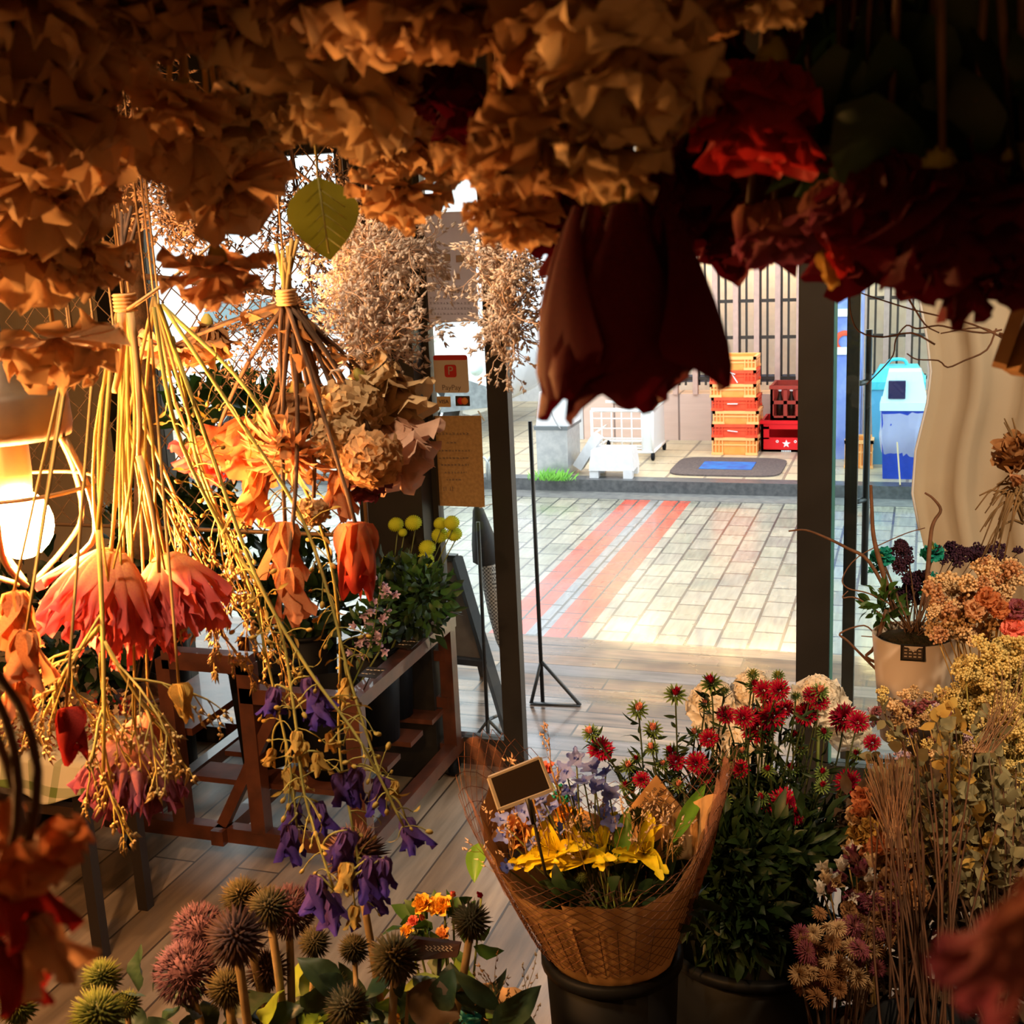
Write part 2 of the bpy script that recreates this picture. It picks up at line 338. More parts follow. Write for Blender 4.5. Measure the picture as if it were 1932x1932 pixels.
# left window
mb = MB(); box2(mb, np.array([-2.78, YF, 2.26]), np.array([a0, YF + .05, 2.32])); box2(mb, np.array([-2.78, YF, 0]), np.array([a0, YF + .05, .07]))
wn = struct('window_1', mb, dark_frame, label='large glass window behind the hanging bunches')
mb = MB(); box2(mb, np.array([-2.78, YF + .02, .07]), np.array([a0, YF + .026, 2.26])); part('pane', mb, clear, wn, False)
# fixed glazed door leaf on the left: stile, bottom rail, pane
st0, st1 = -1.437, -1.362
mb = MB(); box2(mb, np.array([st0, YF - .02, 0]), np.array([st1, YF + .03, 2.32])); box2(mb, np.array([a1, YF - .02, 0]), np.array([st0, YF + .03, .135]))
box2(mb, np.array([a1, YF - .02, 0]), np.array([a1 + .02, YF + .03, 2.32]))
d1 = struct('door_1', mb, dark_frame, label='glazed door leaf covered with notices and stickers')
mb = MB(); box2(mb, np.array([a1, YF, .135]), np.array([st0, YF + .008, 2.32])); part('pane', mb, clear, d1, False)
mb = MB(); box2(mb, np.array([a1, YF - .06, 0.0]), np.array([st1 - .02, YF - .02, .028])); part('sill_rail', mb, M_STEEL, d1, False)
# right door leaf: heavy stile, pane, outer leaf with pull handle
mb = MB(); r0 = PY(1506, 900, YF)[0]; r1 = PY(1567, 1100, YF)[0]
box2(mb, np.array([r0, YF - .03, 0]), np.array([r1, YF + .03, 2.32])); box2(mb, np.array([r1, YF - .03, 0]), np.array([.05, YF + .03, .16]))
d2 = struct('door_2', mb, dark_frame, label='open glazed door leaf with the heavy dark stile')
mb = MB(); box2(mb, np.array([r1, YF - .004, .16]), np.array([.04, YF + .004, 2.32])); part('pane', mb, glass('green_edge_glass', (.86, .96, .97), 1.2), d2, False)
mb = MB(); bar(mb, (r1 + .006, YF - .012, .16), (r1 + .006, YF - .012, 2.32), .008, .01); part('glass_bead', mb, mat('teal_glass_edge', (.10, .35, .40), rough=.2), d2, False)
mb = MB(); q0 = PY(1598, 700, 4.22)[0]; q1 = PY(1622, 700, 4.22)[0]
box2(mb, np.array([q0, 4.19, 0]), np.array([q1, 4.24, 2.32])); box2(mb, np.array([q1, 4.2, 0]), np.array([.3, 4.23, .12]))
d3 = struct('door_3', mb, dark_frame, label='outer sliding door leaf with long pull bar')
mb = MB(); h = PY(1640, 622, 4.30); tube(mb, [(h[0], 4.30, .72), (h[0], 4.30, h[2])], .012, n=10)
for pz in (PY(1640, 720, 4.30)[2], PY(1640, 942, 4.30)[2]): tube(mb, [(h[0], 4.30, pz), (q1 - .02, 4.235, pz)], .010, n=8)
part('door_handle', mb, mat('brushed_handle', (.05, .055, .06), rough=.35, metal=.5), d3)
# shop front above and roof edge outside
slab('roof_edge', (-6, YF + .08, 2.62), (3, 5.0, 2.76), ceil_m, 'eave over the shop door')

# ------------------------------------------------------------------ building across the street
YO = 11.05
slab('wall_across', (-3.0, YO + .25, 0), (6, YO + .4, 3.4), mat('izakaya_plaster', (.78, .72, .62), (.72, .66, .57), rough=.9), 'cream panels behind the wooden lattice')
slab('wall_across_base', (-3.0, YO - .02, 0), (6, YO + .25, .42), pink_tile, 'pink tiled base of the lattice front')
slab('wall_across_side', (-3.1, YO - .02, 0), (-3.0, YO + 2.4, 3.4), mat('grey_siding', (.45, .46, .47), rough=.8))
slab('wall_across_left', (-14, 13.4, 0), (-3.0, 13.5, 3.6), mat('pale_wall_across', (.78, .80, .82), (.70, .72, .75), rough=.8), 'pale wall behind the parked car')
slab('roof_across', (-3.3, YO - .5, 3.3), (6, YO + .5, 3.45), mat('dark_eave', (.05, .04, .035), rough=.8))
# lattice: pinkish uprights and thin dark bars
lat = thing('window_lattice', 'pink beige wooden lattice screen across the street, lit warm from behind', 'lattice', (-.8, YO, .42))
mb = MB(); xs = []
for px in (1350, 1393, 1436, 1469, 1508): xs.append(PY(px, 600, YO)[0])
x = xs[0]; stp = (xs[-1] - xs[0]) / 4
for i in range(-3, 14):
    xx = x + i * stp; box2(mb, np.array([xx - .022, YO - .04, .42]), np.array([xx + .022, YO + .03, 3.3]))
part('upright', mb, mat('pink_beige_wood', (.50, .34, .28), (.44, .30, .25), rough=.6), lat, False)
mb = MB()
for i in range(-6, 27):
    if i % 2: xx = x + i * stp / 2; box2(mb, np.array([xx - .009, YO - .01, .5]), np.array([xx + .009, YO + .01, 3.3]))
for i in range(-3, 14):
    xx = x + i * stp + .03; box2(mb, np.array([xx - .009, YO - .0, .5]), np.array([xx + .009, YO + .02, 3.3]))
part('bar', mb, mat('dark_bronze_bar', (.035, .028, .022), rough=.5), lat, False)
mb = MB()
for py in (567, 636, 713): pz = PY(1440, py, YO)[2]; box2(mb, np.array([x - 3 * stp, YO - .012, pz - .014]), np.array([x + 13 * stp, YO + .012, pz + .014]))
part('crossbar', mb, MATS['dark_bronze_bar'], lat, False)
mb = MB(); zz = PY(1440, 713, YO)[2]
for i in range(-3, 13): box2(mb, np.array([x + i * stp + .03, YO, zz - .035]), np.array([x + (i + 1) * stp - .03, YO + .02, zz + .03]))
part('vent_block', mb, mat('slate_vent', (.10, .10, .12), rough=.6), lat, False)
# strip lamp behind the lattice head
mb = MB(); box2(mb, np.array([-2.9, YO + .12, 1.92]), np.array([5.5, YO + .17, 1.97])); sl = part('strip_light', mb, mat('warm_tube', (1, .74, .38), emit=60), None, False)
tag(sl, 'warm strip light above the lattice across the street', 'light')
# ================================================================== things across the street
def crate(name, label, cx, cy, z, w, d, h, m, m2, group):
    """stacking food crate: flared walls, rim, ribbed corner pockets, open top"""
    t = thing(name, label, 'crate', (cx, cy, z), group); k = .90
    mb = MB(); b = np.array([cx, cy, z])
    for sx, sy, lx, ly in ((0, -1, w, .012), (0, 1, w, .012), (-1, 0, .012, d), (1, 0, .012, d)):
        c = b + [sx * (w / 2 - .02), sy * (d / 2 - .02), h * .5]; box(mb, c, (lx - .04 if lx > .1 else lx, ly - .04 if ly > .1 else ly, h * .9))
    box(mb, b + [0, 0, .008], (w * k, d * k, .016)); part('body', mb, m, t, False)
    mb = MB()
    for sy in (-1, 1): box(mb, b + [0, sy * (d / 2 - .012), h - .012], (w, .024, .024)); box(mb, b + [0, sy * (d / 2 - .014), h * .58], (w - .01, .014, .012))
    for sx in (-1, 1): box(mb, b + [sx * (w / 2 - .012), 0, h - .012], (.024, d, .024)); box(mb, b + [sx * (w / 2 - .014), 0, h * .58], (.014, d - .01, .012))
    part('rim', mb, m2, t, False)
    mb = MB()
    for sx in (-1, 1):
        for sy in (-1, 1):
            mb = MB()
            for i in range(4): x = cx + sx * (w / 2 - .008 - i * .028); box(mb, (x, cy + sy * (d / 2 - .010), z + h * .5), (.007, .016, h * .86))
            box(mb, (cx + sx * (w / 2 - .05), cy + sy * (d / 2 - .006), z + .012), (.10, .02, .02)); part('rib', mb, m2, t, False)
    return t
c0 = PZ(1345, 858, 0); c1 = PZ(1428, 858, 0); cx = (c0[0] + c1[0]) / 2; cw = c1[0] - c0[0] + .02; cyy = c0[1] + .15
ztop = PY(1385, 682, c0[1])[2]
edges = [0.0, .135, .24, .33, .42, .51, .60]; n = 7
oA = mat('orange_crate_plastic', (.85, .34, .08), (.80, .30, .06), rough=.4); oB = mat('red_orange_crate_plastic', (.80, .09, .03), (.72, .07, .025), rough=.4)
oE = mat('pale_orange_rim', (.95, .46, .16), rough=.4)
step = (ztop - .135) / 6; names = ['bottom one', 'second from bottom', 'third from bottom', 'middle one', 'third from top', 'second from top', 'top one']
z = 0
for i in range(7):
    h = .15 if i == 0 else step + .004; odd = i in (1, 3, 5)
    crate('food_crate', ('red-orange' if odd else 'orange') + ' plastic food crate, ' + names[i] + ' of the tall stack', cx - (.012 if i > 3 else 0) + (.01 if i == 2 else 0), cyy, z, cw, .32, h,
          oB if odd else oA, oB if odd else oE, 'orange food crates in a tall stack'); z += h
    if odd:
        mb = MB(); yy = cyy - .165; cxx = cx - .02; zz = z - h * .45
        if i == 5:
            for a, b in (((-.04, .05), (.03, .02)), ((.0, .03), (.05, -.05))): bar(mb, (cxx + a[0], yy - .004, zz + a[1]), (cxx + b[0], yy - .004, zz + b[1]), .03, .004)
        else: bar(mb, (cxx - .035, yy - .004, zz), (cxx + .05, yy - .004, zz - .01 * (i == 1)), .035 if i == 3 else .018, .004)
        tg = part('paper_tag', mb, mat('delivery_slip', (.8, .78, .76)), None, False)
        tag(tg, {1: 'white delivery slip on the lowest red-orange crate', 3: 'greyish square slip on the middle red-orange crate', 5: 'curled white slip hanging on the upper red-orange crate'}[i], 'paper slip')
# beer crates
bm_red = mat('bright_red_plastic', (.70, .01, .015), rough=.35); bm_dull = mat('dull_red_plastic', (.34, .035, .02), (.28, .03, .02), rough=.45)
def beer(label, x0, x1, y, z, h, m, star):
    t = thing('beer_crate', label, 'crate', ((x0 + x1) / 2, y, z), 'beer crates beside the orange stack'); w = x1 - x0; cx_ = (x0 + x1) / 2; d = .36
    mb = MB(); f = y
    if star:
        box2(mb, np.array([x0, f, z]), np.array([x1, f + .02, z + h * .45])); box2(mb, np.array([x0, f, z + h * .72]), np.array([x1, f + .02, z + h]))
        box2(mb, np.array([x0, f, z + h * .4]), np.array([x0 + w * .16, f + .02, z + h * .8])); box2(mb, np.array([x1 - w * .16, f, z + h * .4]), np.array([x1, f + .02, z + h * .8]))
    else:
        for a, b in ((0, .12), (.46, .56), (.88, 1)): box2(mb, np.array([x0, f, z + h * a]), np.array([x1, f + .02, z + h * b]))
        for a in (0, .26, .50, .74): box2(mb, np.array([x0 + w * a, f, z]), np.array([x0 + w * a + .03, f + .02, z + h]))
        box2(mb, np.array([x1 - .03, f, z]), np.array([x1, f + .02, z + h]))
    box2(mb, np.array([x0, f, z]), np.array([x0 + .02, f + d, z + h])); box2(mb, np.array([x1 - .02, f, z]), np.array([x1, f + d, z + h]))
    box2(mb, np.array([x0, f + d - .02, z]), np.array([x1, f + d, z + h])); box2(mb, np.array([x0, f, z]), np.array([x1, f + d, z + .02]))
    box2(mb, np.array([x0 - .008, f - .008, z + h - .03]), np.array([x1 + .008, f + .012, z + h])); part('body', mb, m, t, False)
    if star:
        mb = MB(); c = np.array([cx_ - .0, f - .004, z + h * .26]); v = [c + np.array([math.sin(k * math.pi / 5) * (.036 if k % 2 == 0 else .015), 0, math.cos(k * math.pi / 5) * (.036 if k % 2 == 0 else .015)]) for k in range(10)]
        v2 = [p + np.array([0, .006, 0]) for p in v]; mb.add(v + v2, [tuple(range(10))[::-1]] + [(k, (k + 1) % 10, 10 + (k + 1) % 10, 10 + k) for k in range(10)])
        part('star_emblem', mb, M_WHITE, t, False)
        mb = MB()
        for dx in (-.075, .075):
            lathe(mb, c + [dx, .002, .02], [(.006, 0), (.012, 0), (.012, .004), (.006, .004)], 10, (0, 1, 0))
        for k in range(6): box(mb, c + [-.035 + k * .014, .002, -.062], (.009, .004, .012))
        part('printed_mark', mb, M_WHITE, t, False)
    return t
b0 = PZ(1436, 852, 0); by = b0[1]; x0 = b0[0]; x1 = x0 + .42
z1 = PY(1436, 793, by)[2]; z2 = PY(1455, 728, by)[2]
beer('bright red beer crate with a white star, under the dull red one', x0, x1, by, 0, z1, bm_red, True)
u0 = PY(1453, 760, by)[0]
beer('dull red crate of empty bottles standing on the bright red crate', u0, u0 + .42, by + .01, z1 + .001, z2 - z1, bm_dull, False)
for i in range(4):
    mb = MB(); xx = u0 + .07 + i * .095; lathe(mb, (xx, by + .10, z1 + .022), [(.001, 0), (.030, .0), (.030, .13), (.012, .19), (.012, .22)], 12)
    bt = part('beer_bottle', mb, mat('brown_bottle_glass', (.03, .012, .006), rough=.15), None); tag(bt, ['leftmost dark bottle in the dull red crate', 'second dark bottle from the left in the dull red crate', 'third dark bottle from the left in the dull red crate', 'dark bottle in the dull red crate nearest the door stile'][i], 'bottle', 'bottles in the dull red crate')
    mb = MB(); lathe(mb, (xx, by + .10, z1 + .246), [(.013, -.012), (.014, 0), (.001, .003)], 10); part('cap', mb, M_WHITE, bt)
# door mat
mc = PZ(1375, 882, .0); mb = MB(); v = []; W_, D_ = (PZ(1480, 882, 0)[0] - PZ(1270, 882, 0)[0]) / 2, (PZ(1375, 865, 0)[1] - PZ(1375, 899, 0)[1]) / 2
for z in (.0, .012):
    for k in range(40):
        a = k * math.pi / 20; e = .35; v.append((mc[0] + W_ * math.copysign(abs(math.cos(a)) ** e, math.cos(a)), mc[1] + D_ * math.copysign(abs(math.sin(a)) ** e, math.sin(a)), z))
mb.add(v, [tuple(range(40, 80))] + [(k, (k + 1) % 40, 40 + (k + 1) % 40, 40 + k) for k in range(40)])
dm = part('door_mat', mb, mat('dark_mat_rubber', (.10, .075, .07), (.06, .045, .045), rough=.8, sc=60, bump=.3), None, False); tag(dm, 'dark rounded door mat with a blue centre panel on cream tiles', 'door mat')
mb = MB(); box2(mb, np.array([mc[0] - W_ * .5, mc[1] - D_ * .38, .012]), np.array([mc[0] + W_ * .45, mc[1] + D_ * .45, .016])); part('blue_panel', mb, mat('blue_mat_panel', (.01, .14, .42), (.02, .07, .30), rough=.7, sc=12), dm, False)

# styrofoam boxes
foam = mat('styrofoam', (.60, .62, .64), (.54, .56, .58), rough=.7)
f0 = PZ(1110, 902, 0); f1 = PZ(1200, 898, 0)
t = thing('styrofoam_box', 'white styrofoam box lying upside down on the kerb tiles', 'foam box', (f0[0] + .2, f0[1] + .15, 0))
mb = MB(); fw = f1[0] - f0[0]; box(mb, ((f0[0] + f1[0]) / 2, f0[1] + .14, .14), (fw, .28, .16), .05, .9)
part('box_body', mb, foam, t, False)
mb = MB()
for sx in (-1, 1):
    for sy in (-1, 1): box(mb, ((f0[0] + f1[0]) / 2 + sx * fw * .38, f0[1] + .14 + sy * .1, .035), (fw * .2, .07, .07), .05)
part('foot', mb, foam, t, False)
mb = MB(); a = PY(1092, 880, 9.50); b = PY(1128, 822, 9.50); bar(mb, a, b, .12, .08); bm = part('foam_slab', mb, foam, None, False)
tag(bm, 'white styrofoam lid leaning on its box', 'foam lid')
# steel cabinet with a cloth on it
s0 = PZ(1013, 900, 0); s1 = PZ(1073, 900, 0); sz = PY(1040, 812, s0[1])[2]
t = thing('steel_cabinet', 'dull steel cabinet standing by the parked car', 'cabinet', (s0[0] + .12, s0[1] + .15, 0))
mb = MB(); box2(mb, np.array([s0[0], s0[1] + .02, 0]), np.array([s1[0], s0[1] + .4, sz])); part('cabinet_body', mb, M_STEEL, t, False)
mb = MB(); box2(mb, np.array([s0[0] - .01, s0[1], sz]), np.array([s1[0] + .01, s0[1] + .42, sz + .03])); part('cabinet_top', mb, mat('dark_steel_lip', (.14, .16, .17), rough=.4, metal=.5), t, False)
mb = MB(); sz2 = PY(1040, 742, s0[1])[2]; box(mb, ((s0[0] + s1[0]) / 2 + .01, s0[1] + .2, (sz + .03 + sz2) / 2), (s1[0] - s0[0] + .02, .34, sz2 - sz - .03), 0, .8)
ct = part('white_cooler', mb, foam, None, False); tag(ct, 'white box standing on top of the steel cabinet', 'box')
mb = MB(); p0 = PY(1042, 745, s0[1] + .0); tube(mb, poly([p0, PY(1038, 770, s0[1]), PY(1048, 795, s0[1]), PY(1058, 810, s0[1] - .01)]), .006, n=4)
ch = part('chain', mb, mat('grey_chain', (.35, .36, .37), metal=.6), ct)
# white wheeled cart
k0 = PZ(1232, 862, .03); kx = k0[0]; ky = k0[1]
t = thing('wire_cart', 'white metal cart on small black casters behind the styrofoam', 'cart', (kx - .2, ky, 0)); kz = PY(1232, 775, ky)[2]
mb = MB(); box2(mb, np.array([kx - .09, ky, .08]), np.array([kx, ky + .5, kz])); part('side_panel', mb, mat('pale_grey_panel', (.62, .66, .66), rough=.5), t, False)
mb = MB()
for i in range(5): tube(mb, [(kx - .52, ky, .1 + i * kz / 5), (kx - .09, ky, .1 + i * kz / 5)], .006, n=5)
for i in range(6): tube(mb, [(kx - .52 + i * .086, ky, .08), (kx - .52 + i * .086, ky, kz)], .006, n=5)
tube(mb, [(kx - .52, ky + .25, .07), (kx - .03, ky + .25, .07)], .012, n=6); tube(mb, [(kx - .52, ky, kz * .5), (kx - .52, ky + .5, kz * .5)], .008, n=6)
for y in (ky, ky + .5): tube(mb, [(kx - .52, y, .07), (kx, y, .07)], .014, n=6); tube(mb, [(kx - .52, y, kz), (kx, y, kz)], .014, n=6)
for x in (kx - .52, kx): tube(mb, [(x, ky, .07), (x, ky + .5, .07)], .014, n=6); tube(mb, [(x, ky, .06), (x, ky, kz)], .012, n=6)
part('cart_frame', mb, M_WHITE, t)
for sx, sy in ((0, 0), (0, .48), (-.5, 0), (-.5, .48)):
    mb = MB(); lathe(mb, (kx + sx - .012, ky + sy, .033), [(.001, 0), (.03, 0), (.033, .006), (.033, .018), (.03, .024), (.001, .024)], 14, (1, 0, 0)); tube(mb, [(kx + sx, ky + sy, .03), (kx + sx, ky + sy, .08)], .008, n=6)
    part('caster', mb, M_PLBLK, t)
# grass tuft
rng = random.Random(5); mb = MB(); g = PZ(1045, 907, 0)
for i in range(160):
    b = g + np.array([rng.gauss(0, .07), rng.uniform(-.03, .03) - .0, 0]); an = rng.uniform(-1, 1)
    leaf(mb, b, (an, rng.uniform(-.8, .1), 1.0), (0, -1, .2), rng.uniform(.05, .13), .004, 1.1, 3, 4, rng)
tg = part('grass', mb, mat('bright_grass', (.12, .38, .04), (.20, .50, .06), trans=.3), None); tag(tg, 'bright green weeds growing at the kerb before the steel cabinet', 'grass', kind='stuff')

# ------------------------------------------------------------------ parked car (white, seen through the door pane and the window)
hubc = PZ(807, 778, .24); cy_ = hubc[1]; hx = hubc[0]
car = thing('car', 'white car parked across the street, its front wheel behind the stickers', 'car', (hx - 1.2, cy_, 0)); paint = mat('white_car_paint', (.82, .84, .86), rough=.25, coat=.6)
mb = MB(); nosex = PY(930, 800, cy_)[0]; tailx = hx - 3.0
def section(x, zb, zt, yf, yb): return [(x, yf, zb), (x, yf - .03, (zb + zt) / 2), (x, yf + .06, zt), (x, yb - .06, zt), (x, yb + .03, (zb + zt) / 2), (x, yb, zb)]
secs = [(tailx, .35, 1.0), (tailx + .25, .25, 1.02), (hx - 2.3, .24, 1.02), (hx - 1.6, .24, 1.01), (hx - .38, .24, .98), (hx - .34, .55, .97), (hx - .2, .66, .965), (hx, .70, .96), (hx + .2, .66, .95), (hx + .34, .55, .93), (hx + .38, .24, .92), (nosex - .2, .22, .85), (nosex - .06, .26, .74), (nosex, .32, .6)]
V = []; f = []
for x, zb, zt in secs: V += section(x, zb, zt, cy_ - .05, cy_ + 1.6)
for i in range(len(secs) - 1):
    for j in range(6): f.append((i * 6 + j, i * 6 + (j + 1) % 6, (i + 1) * 6 + (j + 1) % 6, (i + 1) * 6 + j))
f += [tuple(range(6))[::-1], tuple((len(secs) - 1) * 6 + j for j in range(6))]; mb.add(V, f)
part('car_body', mb, paint, car)
mb = MB(); V = []
for x, z in ((tailx + .1, 1.0), (tailx + .45, 1.42), (hx - 1.15, 1.44), (hx - .25, .98)):
    V += [(x, cy_ + (.02 if z < 1.1 else .18), z), (x, cy_ + (1.53 if z < 1.1 else 1.37), z)]
mb.add(V, [(0, 2, 4, 6), (7, 5, 3, 1), (0, 1, 3, 2), (2, 3, 5, 4), (4, 5, 7, 6)]); part('cabin', mb, paint, car, False)
glz = mat('car_glass', (.10, .16, .18), rough=.1, coat=.5)
for xa, xb, xc, xd in ((tailx + .5, tailx + .62, hx - 2.0, hx - 2.0), (hx - 1.92, hx - 1.92, hx - 1.2, hx - .52)):
    mb = MB(); yl, yh = cy_ + .02, cy_ + .155
    v = [(xa, yl, 1.04), (xd, yl, 1.04), (xc, yh, 1.36), (xb, yh, 1.36)]; mb.add([np.array(q) + [0, .012, 0] for q in v] + [np.array(q) - [0, .012, 0] for q in v], [(3, 2, 1, 0), (4, 5, 6, 7), (0, 1, 5, 4), (1, 2, 6, 5), (2, 3, 7, 6), (3, 0, 4, 7)])
    part('side_window', mb, glz, car, False)
mb = MB(); v = [(hx - .28, cy_ + .12, 1.0), (hx - .28, cy_ + 1.42, 1.0), (hx - 1.10, cy_ + 1.3, 1.43), (hx - 1.10, cy_ + .24, 1.43)]; mb.add([np.array(q) + [.02, 0, .02] for q in v] + v, [(0, 1, 2, 3), (7, 6, 5, 4), (0, 1, 5, 4), (1, 2, 6, 5), (2, 3, 7, 6), (3, 0, 4, 7)]); part('windscreen', mb, glz, car, False)
mb = MB(); mp_ = PY(822, 632, cy_ - .12); ball(mb, mp_, .11, 12, (1.1, .6, .7)); mw = part('wing_mirror', mb, paint, car); 
for wx, nm in ((hx, 'front'), (hx - 2.35, 'rear')):
    mb = MB(); c = (wx, cy_ - .06, .30); lathe(mb, c, [(.19, -.0), (.28, -.005), (.30, .03), (.30, .17), (.28, .19), (.1, .19)], 32, (0, 1, 0)); wh = part('wheel', mb, mat('tyre_rubber', (.02, .022, .024), rough=.8), car)
    mb = MB(); lathe(mb, c, [(.17, .0), (.195, -.01), (.20, .02), (.19, .06)], 32, (0, 1, 0)); lathe(mb, c, [(.001, -.01), (.035, -.01), (.045, .02)], 16, (0, 1, 0))
    for k in range(6):
        a = k * math.pi / 3 + .3; d = np.array([math.cos(a), 0, math.sin(a)]); bar(mb, np.array(c) + d * .03 + [0, .005, 0], np.array(c) + d * .19 + [0, 0, 0], .045, .02)
    part('wheel_rim', mb, mat('silver_rim', (.62, .68, .74), rough=.3, metal=.4), wh, False)
mb = MB(); V = [(nosex - .5, cy_ - .085, .25), (nosex - .02, cy_ - .085, .3), (nosex - .02, cy_ - .085, .5), (nosex - .38, cy_ - .085, .62)]; mb.add(V + [np.array(q) + [0, .06, 0] for q in V], [(0, 1, 2, 3), (7, 6, 5, 4), (0, 4, 5, 1), (1, 5, 6, 2), (2, 6, 7, 3), (3, 7, 4, 0)])
part('bumper', mb, mat('grey_bumper', (.22, .25, .27), (.14, .16, .18), rough=.4), car, False)
mb = MB(); ball(mb, (nosex - .12, cy_ - .02, .66), .10, 12, (1.5, .6, .6)); part('headlamp', mb, mat('headlamp_glass', (.55, .70, .68), rough=.15), car)
# steel hoops on the kerb
for k, px in enumerate((888, 920)):
    mb = MB(); b = PZ(px, 905, 0); hh = .19; tube(mb, [b, b + [0, 0, hh * .7], b + [.03, 0, hh * .95], b + [.08, 0, hh], b + [.13, 0, hh * .95], b + [.16, 0, hh * .7], b + [.16, 0, 0]], .012, n=8)
    hp = part('steel_hoop', mb, M_STEEL, None); tag(hp, ['left steel hoop on the kerb, half behind the kraft notice', 'right steel hoop on the kerb, against the door stile'][k], 'hoop', 'steel hoops on the kerb')

# ------------------------------------------------------------------ bins at the right
yb = PZ(1690, 905, .0)[1]; bl = mat('blue_bin_plastic', (.02, .06, .48), (.015, .05, .40), rough=.35); tq = mat('turquoise_plastic', (.06, .50, .60), rough=.4)
def bin_(label, px0, px1, pyt, y, m, ml, lidh, lab2=False):
    a = PZ(px0, 905, 0)[0]; b = PY(px1, 860, y)[0]; a = PY(px0, 860, y)[0]; zt = PY((px0 + px1) / 2, pyt, y)[2]; w = b - a
    t = thing('waste_bin', label, 'bin', ((a + b) / 2, y + w / 2, 0), 'bins across the street')
    mb = MB(); box(mb, ((a + b) / 2, y + w / 2, zt / 2), (w * .86, w * .86, zt), 0, 1.14); part('bin_body', mb, m, t, False)
    mb = MB(); box(mb, ((a + b) / 2, y + w / 2, zt + .03), (w * 1.05, w * 1.05, .06)); box(mb, ((a + b) / 2, y + w / 2, zt + .06 + lidh / 2), (w * 1.0, w * 1.0, lidh), 0, .72); part('bin_lid', mb, ml, t, False); return t, a, b, zt
t, a, b, zt = bin_('turquoise wheeled bin behind the royal blue bin', 1640, 1740, 735, yb + .55, mat('light_blue_bin', (.10, .38, .62), rough=.4), tq, .10)
mb = MB(); tube(mb, poly([(a + .1, yb + .8, zt + .14), (a + .14, yb + .8, zt + .2), (a + .24, yb + .8, zt + .2), (a + .27, yb + .8, zt + .14)]), .015, n=6); part('lid_handle', mb, tq, t)
t, a, b, zt = bin_('royal blue bin with a clear plastic bag tied round it', 1660, 1745, 775, yb, bl, mat('clear_white_lid', (.55, .80, .86), rough=.3), .22)
mb = MB(); box2(mb, np.array([a + .05, yb - .01, zt + .09]), np.array([a + .17, yb + .05, zt + .22])); part('lid_flap', mb, mat('navy_flap', (.01, .01, .06), rough=.4), t, False)
mb = MB(); rng = random.Random(3); w = b - a
prof = [(w * .50, .17), (w * .56, .22), (w * .60, .32), (w * .58, .42), (w * .60, zt - .02)]
V = []; n = 36
for r_, h_ in prof:
    for k in range(n):
        an = k * 2 * math.pi / n; q = r_ * (1 + .06 * rng.uniform(-1, 1)) / max(abs(math.cos(an)), abs(math.sin(an))) * .86; V.append(((a + b) / 2 + q * math.cos(an), yb + w / 2 + q * math.sin(an), h_ + rng.uniform(-.02, .02)))
mb.add(V, [(i * n + j, i * n + (j + 1) % n, (i + 1) * n + (j + 1) % n, (i + 1) * n + j) for i in range(4) for j in range(n)])
part('plastic_bag', mb, mat('clear_bag', (.75, .78, .90), rough=.25, alpha=.45), t)
mb = MB(); q = PY(1700, 850, yb - .25); bar(mb, (q[0], yb - .2, 0), (q[0] - .03, yb - .12, .30), .16, .01); bar(mb, (q[0] + .16, yb - .22, 0), (q[0] + .14, yb - .12, .38), .14, .01)
cb = part('cardboard', mb, mat('cardboard', (.52, .40, .24), rough=.8), None, False); tag(cb, 'torn cardboard leaning on the royal blue bin', 'cardboard')
q = PZ(1630, 882, 0); crate('food_crate', 'pale orange crate on the tiles left of the bins', q[0] - .04, q[1] + .1, 0, .22, .3, .22, oA, oE, 'crates by the bins')
# blue vending machine / banner seen in the gap between the door leaves
a = PZ(1588, 880, 0); mb = MB(); box2(mb, np.array([a[0] - .12, a[1] + .3, 0]), np.array([a[0] + .12, a[1] + .7, 1.75]))
bn = part('banner_stand', mb, mat('blue_violet_panel', (.16, .22, .62), (.30, .38, .72), rough=.5, sc=5), None, False); tag(bn, 'blue advertising panel seen between the two glass door leaves', 'panel')
mb = MB(); c = PY(1594, 645, a[1] + .29); lathe(mb, c, [(.05, 0), (.09, -.004), (.09, .01), (.05, .01)], 24, (0, 1, 0)); part('red_ring_mark', mb, mat('red_ring', (.75, .08, .03)), bn)
for py in (590, 662):
    mb = MB(); c = PY(1592, py, a[1] + .29); box(mb, c, (.20, .01, .06)); part('white_band', mb, M_WHITE, bn, False)
# ================================================================== notices on the door, things just outside
def text(txt, loc, size, m, parent, name='lettering', rot=(R(90), 0, 0), ext=.0006, align='CENTER', mirror=False):
    c = bpy.data.curves.new(name, 'FONT'); c.body = txt; c.size = size; c.extrude = ext; c.align_x = align; c.align_y = 'CENTER'; c.materials.append(m)
    o = bpy.data.objects.new(name, c); COL.objects.link(o); o.rotation_euler = rot
    if mirror: o.scale = (-1, 1, 1)
    me = bpy.data.meshes.new_from_object(o); bpy.data.objects.remove(o); o = bpy.data.objects.new(name, me); COL.objects.link(o); o.rotation_euler = rot
    if not me.materials: me.materials.append(m)
    o.parent = parent; o.location = Vector(loc) - WL[parent.name]; WL[o.name] = Vector(loc); return o
yg = YF - .001
def sheet(name, label, cat, quad, m, th=.0012, y=yg):
    v = [PY(px, py, y) for px, py in quad]; v2 = [q - np.array([0, th, 0]) for q in v]; mb = MB()
    mb.add(v2 + v, [(3, 2, 1, 0), (4, 5, 6, 7), (0, 1, 5, 4), (1, 2, 6, 5), (2, 3, 7, 6), (3, 0, 4, 7)])
    o = part(name, mb, m, None, False); return tag(o, label, cat)
ink = mat('faint_ink', (.16, .12, .10)); inkg = mat('pale_grey_ink', (.36, .35, .38))
